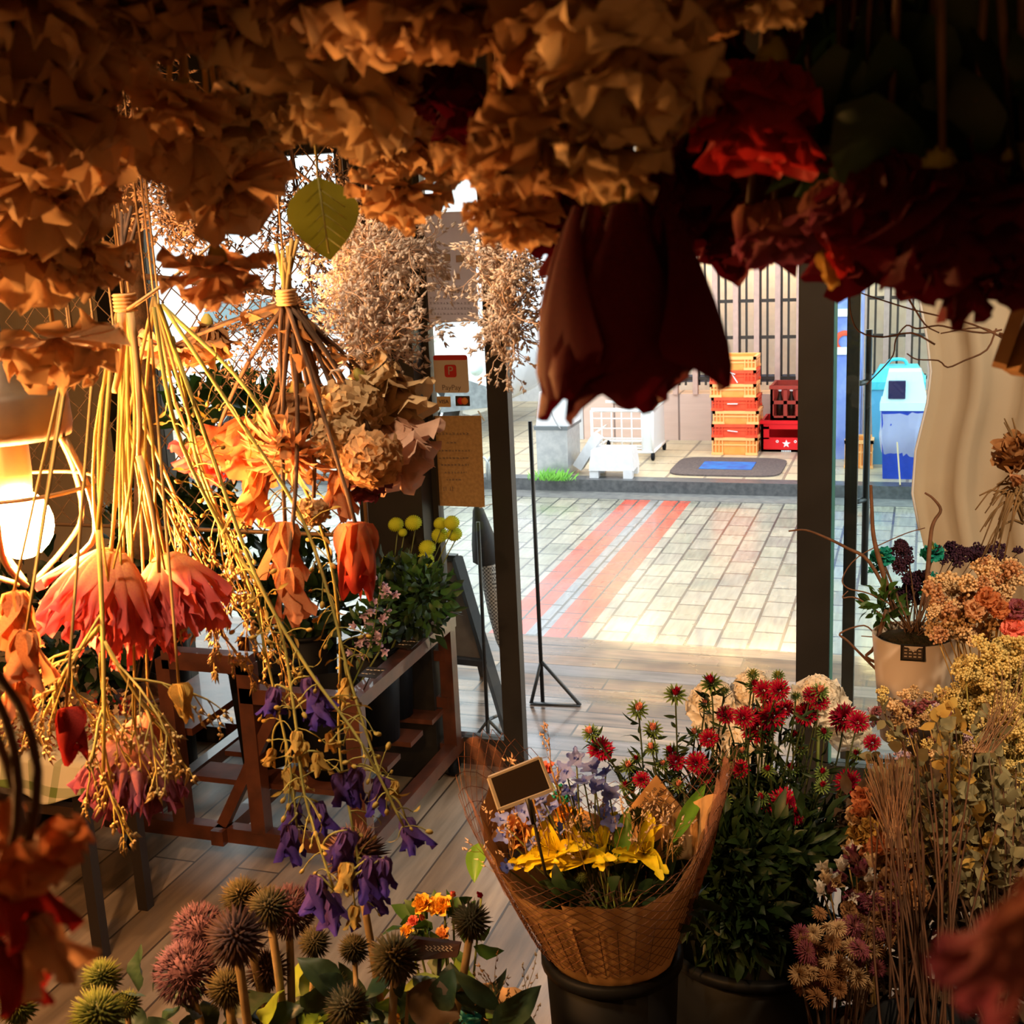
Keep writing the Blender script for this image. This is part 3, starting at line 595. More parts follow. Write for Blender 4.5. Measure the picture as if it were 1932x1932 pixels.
def lines(parent, quad_c, rows, y, m, name='printed_line', hgt=.006, seed=1):
    """rows: (px0, px1, py, weight) - small illegible characters"""
    rng = random.Random(seed); mb = MB()
    for p0, p1, py, k in rows:
        px = p0
        while px < p1:
            w_ = rng.uniform(3, 5.5); q = PY(px, py, y); q2 = PY(min(px + w_, p1), py, y)
            h_ = hgt * k * rng.uniform(.8, 1.1); mid = (q + q2) / 2
            bar(mb, q - [0, 0, h_ / 2], q2 - [0, 0, h_ / 2], .0014); bar(mb, mid - [0, 0, h_ / 2], mid + [0, 0, h_ / 2], .0014)
            if rng.random() < .6: bar(mb, q + [0, 0, h_ / 2], q2 + [0, 0, h_ / 2 * rng.uniform(-.3, 1)], .0014)
            px += w_ + 2
    part(name, mb, m, parent, False)['kind'] = 'stuff'
wp = sheet('paper_notice', 'white printed notice taped high on the glass door, small pictures above its text', 'notice', [(783, 402), (893, 398), (903, 606), (787, 610)], mat('translucent_paper', (.74, .70, .72), (.70, .66, .68), rough=.8, trans=.35))
lines(wp, None, [(790, 872, 541, 1), (850, 872, 551, 1), (793, 888, 562, 1), (810, 888, 572, 1), (814, 890, 582, 1), (806, 890, 592, 1)], yg - .003, inkg)
mb = MB()
for px, py, s in ((818, 490, 10), (842, 486, 9), (868, 488, 9), (800, 492, 6), (828, 508, 8), (842, 522, 9), (862, 522, 7), (800, 512, 6)): box(mb, PY(px, py, yg - .002), (s * 2 * .0017, .001, s * 1.6 * .0017))
part('printed_picture', mb, mat('faint_picture', (.52, .42, .44), (.44, .44, .48), sc=60), wp, False)
tape = mat('masking_tape', (.62, .52, .34), rough=.7)
def tapes(parent, qs, y=yg - .002):
    for (a, b, wd) in qs:
        mb = MB(); bar(mb, PY(*a, y), PY(*b, y), wd, .0012); part('tape', mb, tape, parent, False)
tapes(wp, [((780, 604), (797, 611), .012), ((893, 611), (908, 600), .012)])
kp = sheet('kraft_notice', 'brown kraft paper notice taped low on the glass door', 'notice', [(793, 785), (908, 784), (915, 957), (802, 953)], mat('kraft_notice_paper', (.48, .30, .13), (.38, .23, .10), rough=.8, sc=90, trans=.45))
lines(kp, None, [(823, 884, 818, 1.1), (842, 862, 835, .7), (828, 886, 850, .8), (828, 884, 864, .8), (832, 884, 877, .8), (838, 880, 891, .8), (842, 870, 905, .6)], yg - .003, ink, seed=4)
lines(kp, None, [(823, 829, 922, 1.5), (836, 842, 922, 1.5), (848, 855, 922, 1.5)], yg - .003, ink, 'drawn_mark', .009, 9)
tapes(kp, [((790, 950), (810, 956), .010), ((905, 958), (930, 950), .010), ((902, 775), (914, 794), .012)])
# payment sticker
y1 = yg; c0 = PY(817, 670, y1); c1 = PY(887, 741, y1); cxs = (c0[0] + c1[0]) / 2
def rsheet(name, x0, x1, z0, z1, y, th, r, m, parent=None):
    mb = MB(); v = []
    for cxx, czz, a0 in ((x1 - r, z1 - r, 0), (x0 + r, z1 - r, 90), (x0 + r, z0 + r, 180), (x1 - r, z0 + r, 270)):
        for k in range(5): a = R(a0 + k * 22.5); v.append((cxx + r * math.cos(a), y, czz + r * math.sin(a)))
    n = len(v); v2 = [(x, y - th, z) for x, _, z in v]; mb.add(v + v2, [tuple(range(n))[::-1], tuple(range(n, 2 * n))] + [(k, (k + 1) % n, n + (k + 1) % n, n + k) for k in range(n)])
    return part(name, mb, m, parent, False)
x0, x1, zt, zb = c0[0], c1[0] - .003, c0[2], c1[2]
st = rsheet('payment_sticker', x0, x1, zb, zt, y1, .001, .010, mat('sticker_beige', (.55, .45, .33), trans=.3)); tag(st, 'square payment sticker with red top band on the glass door', 'sticker')
redp = mat('sticker_red', (.62, .035, .03), trans=.3)
rsheet('red_band', x0 + .001, x1 - .001, zt - .018, zt - .001, y1 - .001, .001, .006, redp, st)
lx = cxs - .003; lz = zt - .056; rsheet('logo_tile', lx - .022, lx + .022, lz - .022, lz + .022, y1 - .001, .001, .008, redp, st)
text('P', (lx, y1 - .0026, lz), .042, MATS['sticker_beige'], st, 'logo_letter'); text('PayPay', (lx, y1 - .002, zb + .018), .026, ink, st)
v0 = PY(824, 748, y1); v1 = PY(851, 768, y1); vs = rsheet('visa_sticker', v0[0], v1[0], v1[2], v0[2], y1, .001, .002, mat('gold_sticker', (.50, .34, .14), trans=.2)); tag(vs, 'tan card sticker with dark lettering on the glass door', 'sticker')
text('VISA', ((v0[0] + v1[0]) / 2, y1 - .002, (v0[2] + v1[2]) / 2), .019, mat('navy_ink', (.03, .03, .06)), vs)
v0 = PY(859, 747, y1); v1 = PY(887, 766, y1); vs = rsheet('card_sticker', v0[0], v1[0], v1[2], v0[2], y1, .001, .002, mat('black_sticker', (.03, .02, .02))); tag(vs, 'black card sticker with red and orange circles on the glass door', 'sticker')
for k, (dx, c) in enumerate(((-.007, (.55, .02, .02)), (.008, (.65, .22, .04)))):
    mb = MB(); lathe(mb, ((v0[0] + v1[0]) / 2 + dx, y1 - .0022 - k * .0004, (v0[2] + v1[2]) / 2), [(.0001, 0), (.0125, 0), (.0125, .001)], 20, (0, 1, 0)); part('circle_mark', mb, mat('circle_%s' % ('red' if k == 0 else 'orange'), c), vs)

# poster stand with two uprights outside the door
t = thing('poster_stand', 'thin black poster stand with splayed feet on the wet deck', 'stand', PZ(1025, 1325, -.005))
f1 = PZ(1024, 1325, -.005); top = PY(1000, 795, f1[1]); mb = MB(); tube(mb, [f1, top], .009, n=8); part('pole', mb, M_BLACK, t)
mb = MB(); a = PZ(1095, 1331, -.002); b = PZ(1002, 1327, -.002); bar(mb, a, b, .022, .008); k = PY(1021, 1247, f1[1]); tube(mb, [k, a], .008, n=6); tube(mb, [k, b], .008, n=6); part('splayed_foot', mb, mat('grey_black_steel', (.06, .065, .07), rough=.4, metal=.4), t)
f2 = PZ(921, 1396, -.005)
t2 = thing('poster_stand', 'second thin black stand upright, seen through the glass door by the umbrella', 'stand', f2); mb = MB(); tube(mb, [f2, PY(902, 985, f2[1])], .008, n=8); part('pole', mb, M_BLACK, t2)
mb = MB(); k = PY(921, 1358, f2[1])
for px, py in ((895, 1393), (955, 1393), (921, 1396), (950, 1345)): tube(mb, [k, PZ(px, py, -.001)], .007, n=6)
part('splayed_foot', mb, MATS['grey_black_steel'], t2)
# closed umbrella
ut = PY(902, 962, 4.42); ub = PY(952, 1232, 4.42); ax = nrm(ub - ut); Lu = np.linalg.norm(ub - ut)
t = thing('closed_umbrella', 'rolled umbrella, black hood and small-check cloth, leaning on the stand', 'umbrella', ut)
mb = MB(); lathe(mb, ut, [(.004, -.03), (.022, 0), (.05, Lu * .22), (.058, Lu * .34), (.030, Lu * .38)], 18, ax); part('hood', mb, mat('black_umbrella_cloth', (.025, .024, .028), rough=.7), t)
mb = MB(); lathe(mb, ut, [(.034, Lu * .34), (.038, Lu * .5), (.036, Lu * .7), (.026, Lu * .9), (.012, Lu)], 18, ax)
chk = mat('checked_cloth', (.30, .28, .27), rough=.8); N = chk.node_tree.nodes; L = chk.node_tree.links; c = N.new('ShaderNodeTexChecker'); c.inputs['Scale'].default_value = 130; c.inputs[1].default_value = (.42, .40, .38, 1); c.inputs[2].default_value = (.08, .075, .075, 1)
tc = N.new('ShaderNodeTexCoord'); L.new(tc.outputs['Object'], c.inputs[0]); L.new(c.outputs[0], N['Principled BSDF'].inputs['Base Color']); part('checked_cover', mb, chk, t)
mb = MB(); tube(mb, [ut - ax * .03, ut + ax * (Lu + .04)], .006, n=6); tube(mb, [ut + ax * (Lu + .04), np.array([f2[0] + .09, ub[1] + .04, 0.0])], .005, n=6); part('shaft', mb, M_BLACK, t)
# A-frame sandwich board
yb0 = 4.30; t = thing('sandwich_board', 'black framed A board with a brown panel, seen through the glass door', 'sign board', PZ(960, 1400, 0))
def q(px, py, y): return PY(px, py, y)
mb = MB(); a = q(862, 1052, 4.62); b = q(965, 1398, 4.40); bar(mb, a, b, .04, .03); a2 = q(700, 1040, 4.62); b2 = q(800, 1380, 4.34); bar(mb, a2, b2, .04, .03); bar(mb, a, a2, .035, .025)
m1 = a + (b - a) * .58; m2 = a2 + (b2 - a2) * .58; bar(mb, m1, m2, .045, .025); part('board_frame', mb, mat('black_wood_frame', (.03, .028, .027), rough=.55), t, False)
mb = MB(); v = [a, m1, m2, a2]; mb.add([p + np.array([0, .008, .004]) for p in v] + [p + np.array([0, .014, .008]) for p in v], [(0, 1, 2, 3), (7, 6, 5, 4), (0, 4, 5, 1), (1, 5, 6, 2), (2, 6, 7, 3), (3, 7, 4, 0)]); part('board_panel', mb, mat('brown_board', (.16, .10, .065), (.13, .08, .05), rough=.7), t, False)
mb = MB(); bar(mb, a, np.array([a[0] - .05, 5.0, 0]), .035, .025); bar(mb, a2, np.array([a2[0] - .02, 5.0, 0]), .035, .025); part('rear_leg', mb, MATS['black_wood_frame'], t, False)
# curtain at the right, hung before the wall
cur = mat('sheer_cream_curtain', (.72, .62, .46), (.66, .55, .40), rough=.85, sc=3, trans=.35)
mb = MB(); V = []; T = []; rows = [(350, 1722), (545, 1732), (640, 1750), (700, 1757), (760, 1750), (850, 1728), (930, 1722), (1000, 1735), (1100, 1760), (1300, 1790)]; nx = 60; ny = 40
zs = np.linspace(PY(1730, 350, 3.86)[2] + .4, .35, ny); ref = [(PY(px, py, 3.86)[2], PY(px, py, 3.86)[0]) for py, px in rows]
for z in zs:
    xl = np.interp(z, [r[0] for r in ref][::-1], [r[1] for r in ref][::-1])
    for i in range(nx):
        s = i / (nx - 1); x = xl + (1.1 - xl) * s; V.append((x, 3.86 + .035 * math.sin(s * 42 + .4 * math.sin(z * 3)) * min(1, s * 6 + .25) + .01 * math.sin(s * 90), z)); T.append(s)
mb.add(V, [(i * nx + j, i * nx + j + 1, (i + 1) * nx + j + 1, (i + 1) * nx + j) for i in range(ny - 1) for j in range(nx - 1)], T)
ct = part('curtain', mb, cur, None); md = ct.modifiers.new('thickness', 'SOLIDIFY'); md.thickness = .002; tag(ct, 'sheer cream curtain hanging beside the open door', 'curtain')
mb = MB(); tube(mb, [(x, 3.855, z) for z, x in [(r[0], r[1] - .001) for r in ref[:8]]], .004, n=5); part('hem', mb, M_WHITE, ct)
mb = MB(); tube(mb, [(-.1, 3.86, float(zs[0]) + .01), (1.2, 3.86, float(zs[0]) + .01)], .012, n=8); cr = part('curtain_rod', mb, M_BLACK, None); tag(cr, 'black rod carrying the cream curtain', 'curtain rod')
# ================================================================== flower makers and shared head meshes
pet = dict(
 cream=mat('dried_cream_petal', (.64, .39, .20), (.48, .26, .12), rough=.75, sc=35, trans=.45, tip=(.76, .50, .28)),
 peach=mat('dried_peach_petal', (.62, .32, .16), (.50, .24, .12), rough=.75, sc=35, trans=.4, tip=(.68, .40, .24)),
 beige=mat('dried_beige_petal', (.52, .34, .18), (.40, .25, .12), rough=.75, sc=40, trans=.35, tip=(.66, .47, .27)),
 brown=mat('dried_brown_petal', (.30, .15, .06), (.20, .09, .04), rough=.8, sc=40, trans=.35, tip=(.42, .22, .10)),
 pinkd=mat('dried_pink_petal', (.80, .45, .18), (.70, .30, .16), rough=.7, sc=30, trans=.4, tip=(.64, .12, .12), tipr=(.1, .7)),
 mauve=mat('dried_mauve_petal', (.42, .20, .12), (.30, .12, .10), rough=.75, sc=30, trans=.35, tip=(.26, .06, .12)),
 orange=mat('dried_orange_petal', (.66, .30, .12), (.52, .20, .08), rough=.7, sc=25, trans=.45, tip=(.60, .22, .10)),
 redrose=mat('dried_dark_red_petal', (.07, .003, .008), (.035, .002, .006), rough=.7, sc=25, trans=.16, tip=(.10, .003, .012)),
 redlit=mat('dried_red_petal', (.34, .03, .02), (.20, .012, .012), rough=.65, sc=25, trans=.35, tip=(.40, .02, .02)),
 blush=mat('blush_paper_petal', (.62, .36, .25), (.52, .30, .20), rough=.65, sc=20, trans=.45, tip=(.74, .48, .38)),
 tulip=mat('coral_tulip_petal', (.55, .20, .08), (.62, .16, .08), rough=.5, sc=18, trans=.4, tip=(.52, .05, .03), tipr=(.1, .9)),
 violet=mat('dried_violet_petal', (.20, .09, .20), (.07, .04, .20), rough=.75, sc=60, trans=.35, tip=(.06, .03, .26)),
 yelld=mat('dried_yellow_petal', (.58, .38, .10), (.46, .28, .07), rough=.7, sc=30, trans=.4),
 redas=mat('aster_red_petal', (.22, .001, .016), (.14, .001, .010), rough=.6, sc=50, trans=.15, tip=(.34, .003, .035)),
 pinkbud=mat('aster_pink_bud', (.70, .12, .14), (.60, .03, .06), rough=.6, sc=60, tip=(.82, .40, .30)),
 green=mat('lime_pompon', (.56, .66, .05), (.44, .54, .03), rough=.6, sc=80),
 lilac=mat('pale_lilac_petal', (.62, .48, .66), (.55, .38, .58), rough=.55, sc=50, trans=.3, tip=(.70, .56, .72)),
 blue=mat('delphinium_blue_petal', (.40, .50, .92), (.22, .30, .90), rough=.5, sc=80, trans=.25, tip=(.16, .24, .92)),
 yellow=mat('yellow_lily_petal', (.90, .78, .03), (.86, .68, .02), rough=.45, sc=40, trans=.3),
 orose=mat('orange_rose_petal', (.80, .36, .10), (.72, .26, .06), rough=.55, sc=40, trans=.3, tip=(.85, .48, .18)),
 yrose=mat('golden_rose_petal', (.86, .46, .03), (.78, .34, .02), rough=.55, sc=40, trans=.25, tip=(.90, .56, .08)),
 prose=mat('coral_pink_rose_petal', (.85, .25, .20), (.75, .18, .16), rough=.55, sc=40, trans=.25),
 white=mat('ivory_petal', (.90, .84, .76), (.88, .80, .70), rough=.7, sc=30, trans=.4, tip=(.92, .88, .82)),
 teal=mat('teal_dyed_petal', (.01, .22, .20), (.01, .14, .16), rough=.6, sc=60, trans=.2, tip=(.02, .36, .32)),
 ygreen=mat('yellow_green_bud', (.42, .42, .12), (.32, .36, .10), rough=.6, sc=60, trans=.2),
 ink=mat('near_black_petal', (.025, .012, .03), (.012, .008, .018), rough=.7, sc=60, tip=(.05, .02, .05)),
 aqua=mat('aqua_dyed_petal', (.05, .50, .58), (.03, .40, .50), rough=.6, sc=40, trans=.2, tip=(.20, .62, .66)),
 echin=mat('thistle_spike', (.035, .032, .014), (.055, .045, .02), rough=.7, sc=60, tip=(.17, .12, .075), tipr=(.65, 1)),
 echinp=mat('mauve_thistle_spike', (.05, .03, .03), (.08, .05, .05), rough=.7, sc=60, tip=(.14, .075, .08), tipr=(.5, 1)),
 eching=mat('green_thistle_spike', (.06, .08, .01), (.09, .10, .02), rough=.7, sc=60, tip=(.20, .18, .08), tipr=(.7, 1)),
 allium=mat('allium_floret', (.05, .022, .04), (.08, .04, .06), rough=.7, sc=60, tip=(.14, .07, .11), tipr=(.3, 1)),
 ystat=mat('yellow_dried_floret', (.66, .50, .16), (.56, .40, .12), rough=.75, sc=60, trans=.2, tip=(.74, .60, .26)),
 cstat=mat('cream_dried_floret', (.70, .46, .24), (.60, .38, .18), rough=.75, sc=60, trans=.2, tip=(.78, .58, .36)),
 euc=mat('dried_eucalyptus_leaf', (.17, .15, .08), (.26, .24, .14), rough=.65, sc=25, trans=.15),
)
for _m in pet.values(): _m.node_tree.nodes['Principled BSDF'].inputs['Specular IOR Level'].default_value = .12
def head(kind, rng):
    """mesh of one flower head, base at origin, opening along +z, roughly 1 unit radius"""
    mb = MB(); z = (0, 0, 1); o = (0, 0, 0)
    if kind == 'carnation':
        bloom(mb, o, z, [(5, 12, 26, .9, .42, .3, .22, .02), (6, 36, 34, 1.0, .50, .15, .24, .03), (7, 62, 26, 1.04, .54, .05, .24, .04), (6, 82, 20, 1.0, .54, .0, .22, .04)], rng, 11, 8, 2.5)
    elif kind == 'papery':
        bloom(mb, o, z, [(4, 16, 34, .95, .60, .3, .26, .02), (5, 48, 30, 1.05, .78, .1, .26, .04), (5, 78, 16, 1.08, .80, .0, .24, .05)], rng, 15, 11, 2.5)
    elif kind == 'rose':
        bloom(mb, o, z, [(4, 2, 8, 1.15, .40, 1.1, .1, .05), (5, 10, 10, 1.2, .5, 1.0, .12, .10), (6, 20, 22, 1.2, .6, .8, .12, .14), (6, 34, 38, 1.15, .62, .55, .14, .16)], rng, 7, 8)
    elif kind == 'longrose':
        bloom(mb, o, z, [(4, 0, 0, 1.75, .45, .9, .06, .10), (5, 4, -4, 1.85, .55, .6, .06, .30), (6, 10, -12, 1.85, .62, .45, .06, .44), (6, 26, -36, 1.8, .64, .4, .06, .50)], rng, 11, 10, 2.5)
    elif kind == 'peony':
        bloom(mb, o, z, [(10, 6, 6, 1.25, .17, .8, .5, .05), (15, 18, 0, 1.5, .18, .6, .5, .12), (17, 34, -16, 1.5, .19, .5, .5, .18), (14, 52, -34, 1.35, .19, .4, .45, .2)], rng, 7, 9)
    elif kind == 'wilt':
        bloom(mb, o, z, [(3, 8, 8, 1.3, .30, .7, .4, .04), (4, 22, 4, 1.4, .34, .5, .45, .08)], rng, 5, 7)
    elif kind == 'tulip':
        bloom(mb, o, z, [(3, 8, -10, 1.85, .44, .9, .05, .16), (3, 24, -40, 1.9, .48, .9, .05, .22)], rng, 7, 10)
    elif kind == 'strawflower':
        bloom(mb, o, z, [(16, 10, 60, .8, .09, .6, .2, .02), (20, 30, 60, .9, .09, .6, .2, .04), (22, 55, 50, .95, .09, .6, .2, .05), (20, 80, 50, .9, .09, .6, .2, .05)], rng, 3, 6)
    elif kind == 'aster':
        bloom(mb, o, z, [(16, 8, 30, .55, .10, .4, 0, .1), (24, 30, 30, .62, .10, .4, 0, .18), (28, 52, 26, .72, .10, .3, 0, .24), (30, 72, 14, .78, .10, .2, 0, .26)], rng, 3, 4)
    elif kind == 'asterbud':
        bloom(mb, o, z, [(8, 4, -4, .62, .12, .5, 0, .10), (14, 14, -8, .7, .12, .5, 0, .2), (16, 26, -22, .72, .12, .4, 0, .25)], rng, 3, 4)
    elif kind == 'calyx':
        for k, (n, op, cu) in enumerate(((10, 38, 20), (12, 66, 20), (12, 92, 10))):
            for i in range(n):
                a = (i + .5 * k) * 2 * math.pi / n; petal(mb, (math.cos(a) * .18, math.sin(a) * .18, -.1 - .1 * k), z, (math.cos(a), math.sin(a), 0), .75, .11, R(op), R(cu), .3, 0, 5, 3, 4, rng)
    elif kind == 'pompon':
        ball(mb, (0, 0, .8), .80, 20, (1, 1, .86))
        for d in fib(200):
            if d[2] > -.5: c = np.array([0, 0, .8]) + d * [.8, .8, .69]; cone(mb, c - d * .05, c + d * .16, .09, 4)
    elif kind == 'floret5':
        bloom(mb, o, z, [(5, 64, 14, 1.0, .42, .15, .12, .04)], rng, 5, 5); bloom(mb, (0, 0, .05), z, [(4, 15, 20, .35, .12, .4, 0, .02)], rng, 3, 3)
    elif kind == 'bell':
        bloom(mb, o, z, [(5, 16, 42, 1.3, .46, .7, .05, .12)], rng, 5, 7)
    elif kind == 'lily':
        bloom(mb, o, z, [(3, 26, 50, 1.5, .30, .35, .06, .05), (3, 34, 50, 1.5, .34, .35, .06, .06)], rng, 5, 8)
        for i in range(6): a = i * 1.05; tube(mb, bez((0, 0, 0), (math.cos(a) * .25, math.sin(a) * .25, 1.0), n=4), .02, n=4)
    elif kind in ('spike', 'allium'):
        n = 210 if kind == 'spike' else 150; ball(mb, o, .52, 12)
        for d in fib(n):
            d = nrm(d + rdir(rng) * .05); L = rng.uniform(.9, 1.08)
            if kind == 'spike':
                cone(mb, d * .42, d * L, .075, 5, 0, 1)
                if rng.random() < .35: s = nrm(np.cross(d, rdir(rng))); cone(mb, d * .5, d * L * .9 + s * .10, .03, 3, 0, 1)
            else:
                tube(mb, [d * .45, d * .72], .018, n=3, cap=False); x, y, _ = frame(d)
                for k in range(5):
                    a = k * 1.257 + rng.random(); r = math.cos(a) * x + math.sin(a) * y; cone(mb, d * .70, d * rng.uniform(.92, 1.05) + r * .10, .035, 3, .2, 1)
    elif kind == 'hydrangea':
        for d in fib(90):
            if d[2] > -.35:
                d = nrm(d + rdir(rng) * .1); c = np.array([0, 0, .55]) + d * .62; bloom(mb, c, d, [(4, 66, 16, .27, .15, .1, .2, .01)], rng, 3, 4)
    elif kind == 'cluster':
        for i in range(64):
            d = rdir(rng); d[2] = abs(d[2]) * 1.2; c = np.array([0, 0, .2]) + d * rng.uniform(.4, .95); ball(mb, c, rng.uniform(.10, .19), 6, axis=d)
            tube(mb, [(0, 0, 0), c], .012, n=3, cap=False)
    elif kind == 'bud': 
        bloom(mb, o, z, [(4, 8, -20, 1.2, .34, .9, .1, .1), (4, 20, -36, 1.1, .36, .9, .1, .14)], rng, 5, 6)
    return mb.mesh(kind)
_rg = random.Random(11); PROTO = {}
def proto(kind, n=2):
    if kind not in PROTO: PROTO[kind] = [head(kind, _rg) for _ in range(n)]
    return _rg.choice(PROTO[kind])
def flower(name, kind, m, parent, pos, axis, r, roll=None):
    return link(name, proto(kind), pet[m] if isinstance(m, str) else m, parent, pos, quat(axis, _rg.uniform(0, 6.3) if roll is None else roll), r)
def stem(parent, a, b, r0=.002, r1=.0015, m=None, sag=(0, 0, 0), name='stem', n=7, sides=5):
    mb = MB(); tube(mb, bez(a, b, sag, n), r0, r1, sides); return part(name, mb, m or M_STEMD, parent)
def sprig(ms, mbud, p, d, L, r, lev, rng, spread=.6, bud=.004, nb=4, grav=0, budk=3, curve=.15):
    """branching twig with buds at its ends"""
    d = nrm(d); pts = [np.array(p, float)]; dd = d.copy(); seg = 5
    for i in range(seg): dd = nrm(dd + rdir(rng) * curve + np.array([0, 0, grav]) * .1); pts.append(pts[-1] + dd * L / seg)
    tube(ms, pts, r, r * .6, 4 if lev > 0 else 3, False)
    if lev == 0:
        for k in range(budk):
            c = pts[-1 - (k % 3)] + rdir(rng) * bud * .8; e = nrm(dd + rdir(rng) * .6); cone(mbud, c, c + e * bud * 2.4, bud * .55, 4, 0, 1); cone(mbud, c, c - e * bud * .5, bud * .55, 4, 0, 0)
        return
    for i in range(nb):
        k = 1 + int((seg - .01) * (i + .6) / nb); k = min(k, seg); q = pts[k]
        sprig(ms, mbud, q, nrm(dd + nrm(np.cross(dd, rdir(rng))) * spread * rng.uniform(.7, 1.3)), L * rng.uniform(.38, .6), r * .6, lev - 1, rng, spread, bud, nb, grav, budk, curve)
    sprig(ms, mbud, pts[-1], dd, L * .4, r * .6, lev - 1, rng, spread, bud, nb, grav, budk, curve)

# ================================================================== wooden stand with buckets, left of the door
wood = mat('dark_red_brown_wood', (.11, .035, .018), (.06, .020, .012), rough=.38, sc=14, bump=.1, coat=.35)
y0, y1_ = 3.20, 3.98; xr = -1.62; xl = -2.47; zt = .60
st = thing('flower_stand', 'dark red-brown wooden flower stand on casters, left of the door', 'stand', (-2.05, 3.59, 0))
def wbar(name, a, b, w_, h_=None): mb = MB(); bar(mb, a, b, w_, h_); return part(name, mb, wood, st, False)
for y in (y0, y1_): wbar('base_rail', (xl - .10, y, .11), (xr + .02, y, .11), .045, .05)
for x in (xl, -2.12, xr): wbar('side_rail', (x, y0 - .05, .11), (x, y1_ + .10, .11), .045, .05)
for x, y, z in ((xr, y0, zt), (xr, y1_, zt), (-2.27, y0, .70), (-1.98, y0, .70), (-2.27, y1_, .62), (xl + .02, y1_, .5), (xl + .02, y0, .5)):
    wbar('leg', (x, y, .13), (x, y, z), .05)
wbar('top_rail', (xr, y0 - .03, zt), (xr, y1_ + .03, zt), .055, .045); wbar('top_rail', (-2.0, y0, zt), (xr, y0, zt), .05, .05); wbar('top_rail', (-2.0, y1_, zt), (xr, y1_, zt), .05, .05)
wbar('top_rail', (-2.27, y0, .70), (-1.96, y0, .70), .05, .06)
for z in (.30, .48): wbar('cross_rail', (xr, y1_ - .01, z), (-2.27, y1_ - .01, z), .04, .04)
mb = MB()
for k in range(4): y = y0 + .10 + k * .2; box(mb, ((xr - 2.27) / 2 + .0, y, .265), (2.27 + xr - .04, .11, .018))
part('shelf', mb, wood, st, False)
mb = MB(); box(mb, (-2.36, 3.55, .43), (.26, .62, .025)); part('step_board', mb, wood, st, False)
wbar('brace', (-2.12, y0, .14), (-1.85, y0, .62), .035); 
for x, y in ((xl, y0), (xr, y0), (xr, y1_), (xl, y1_)):
    mb = MB(); lathe(mb, (x - .012, y, .036), [(.001, 0), (.033, 0), (.036, .006), (.036, .02), (.033, .026), (.001, .026)], 16, (1, 0, 0)); tube(mb, [(x, y, .04), (x, y, .09)], .012, n=8); part('caster', mb, M_PLBLK, st)
def bucket(name, label, c, r, h, m=None, cat='bucket', group=None, taper=.82, rim=True, handle=False):
    t = thing(name, label, cat, c, group); mb = MB(); c = np.asarray(c, float)
    lathe(mb, c, [(.001, .001), (r * taper, 0), (r, h), (r * .96, h), (r * taper * .95, .01), (.001, .011)], 32); part('body', mb, m or M_PLBLK, t)
    if rim: mb = MB(); lathe(mb, c, [(r * 1.0, h - .014), (r * 1.06, h - .012), (r * 1.06, h), (r * .97, h + .002), (r * .96, h - .008)], 32); part('rim', mb, m or M_PLBLK, t)
    return t
sz = .275
for (x, y, r, h, lab) in ((-1.80, 3.38, .10, .30, 'black bucket at the near corner of the wooden stand'), (-1.78, 3.66, .105, .34, 'black bucket behind the corner one on the wooden stand'), (-1.80, 3.87, .085, .30, 'black bucket of lime pompons at the far end of the wooden stand'),
                          (-2.06, 3.42, .11, .34, 'black bucket in the middle of the wooden stand'), (-2.05, 3.72, .11, .36, 'black bucket at the back middle of the wooden stand')):
    bucket('bucket', lab, (x, y, sz), r, h, group='black buckets in the wooden stand')
bucket('bucket', 'dark brown basket bucket on the low end of the wooden stand', (-2.50, 3.36, .136), .10, .36, mat('brown_basket', (.10, .045, .03), (.06, .03, .02), rough=.7, sc=80, bump=.4))
# lime green pompon chrysanthemums
def leafmass(parent, c, rad, n, m, rng, L=.05, W=.014, name='leaves', up=.3, nu=3, nv=5):
    mb = MB()
    for i in range(n):
        d = rdir(rng); p = np.asarray(c) + d * np.asarray(rad) * rng.uniform(.35, 1); leaf(mb, p, d + [0, 0, up], rdir(rng), L * rng.uniform(.6, 1.3), W * rng.uniform(.7, 1.3), rng.uniform(.2, 1.2), nu, nv, rng, .25, .15)
    o = part(name, mb, m, parent); o['kind'] = 'stuff'; return o
rng = random.Random(21); bc = np.array([-1.80, 3.84, .5])
for k, (px, py, s) in enumerate(((747, 990, 14), (780, 987, 15), (831, 988, 12), (852, 987, 14), (830, 1010, 15), (857, 1008, 14), (806, 1034, 15), (802, 1058, 16), (735, 1062, 15), (760, 1005, 8))):
    y = 3.86 - .02 * (k % 4); p = PY(px, py, y)
    t = thing('pompon_chrysanthemum', ['lime pompon at the upper left of the bunch, half hidden', 'lime pompon second in the top row by the pillar', 'small lime pompon tucked behind the top right pair', 'lime pompon topmost at the right of the bunch', 'lime pompon below the top right pair, facing the room', 'lime pompon furthest right in the bunch', 'lime pompon upper of the two central ones', 'largest lime pompon, lowest on the right', 'lime pompon beside the coral tulip', 'small lime bud below the top row'][k], 'chrysanthemum', p, 'lime pompon chrysanthemums by the door')
    ax = np.array([0, -.5, .85]); rr = s * .00222; flower('flower_head', 'pompon', 'green', t, p - nrm(ax) * rr * .8, ax, rr)
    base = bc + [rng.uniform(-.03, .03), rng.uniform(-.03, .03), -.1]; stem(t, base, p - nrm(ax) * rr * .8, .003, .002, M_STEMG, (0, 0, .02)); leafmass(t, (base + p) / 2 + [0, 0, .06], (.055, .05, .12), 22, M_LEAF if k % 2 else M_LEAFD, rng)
fol = thing('foliage_bunch', 'dark green leafy bunch below the lime pompons', 'foliage', (-1.78, 3.66, .5)); leafmass(fol, PY(770, 1130, 3.7), (.17, .08, .16), 340, M_LEAFD, rng, .055, .012); leafmass(fol, PY(800, 1115, 3.62), (.10, .05, .13), 120, M_LEAF, rng, .05, .011)
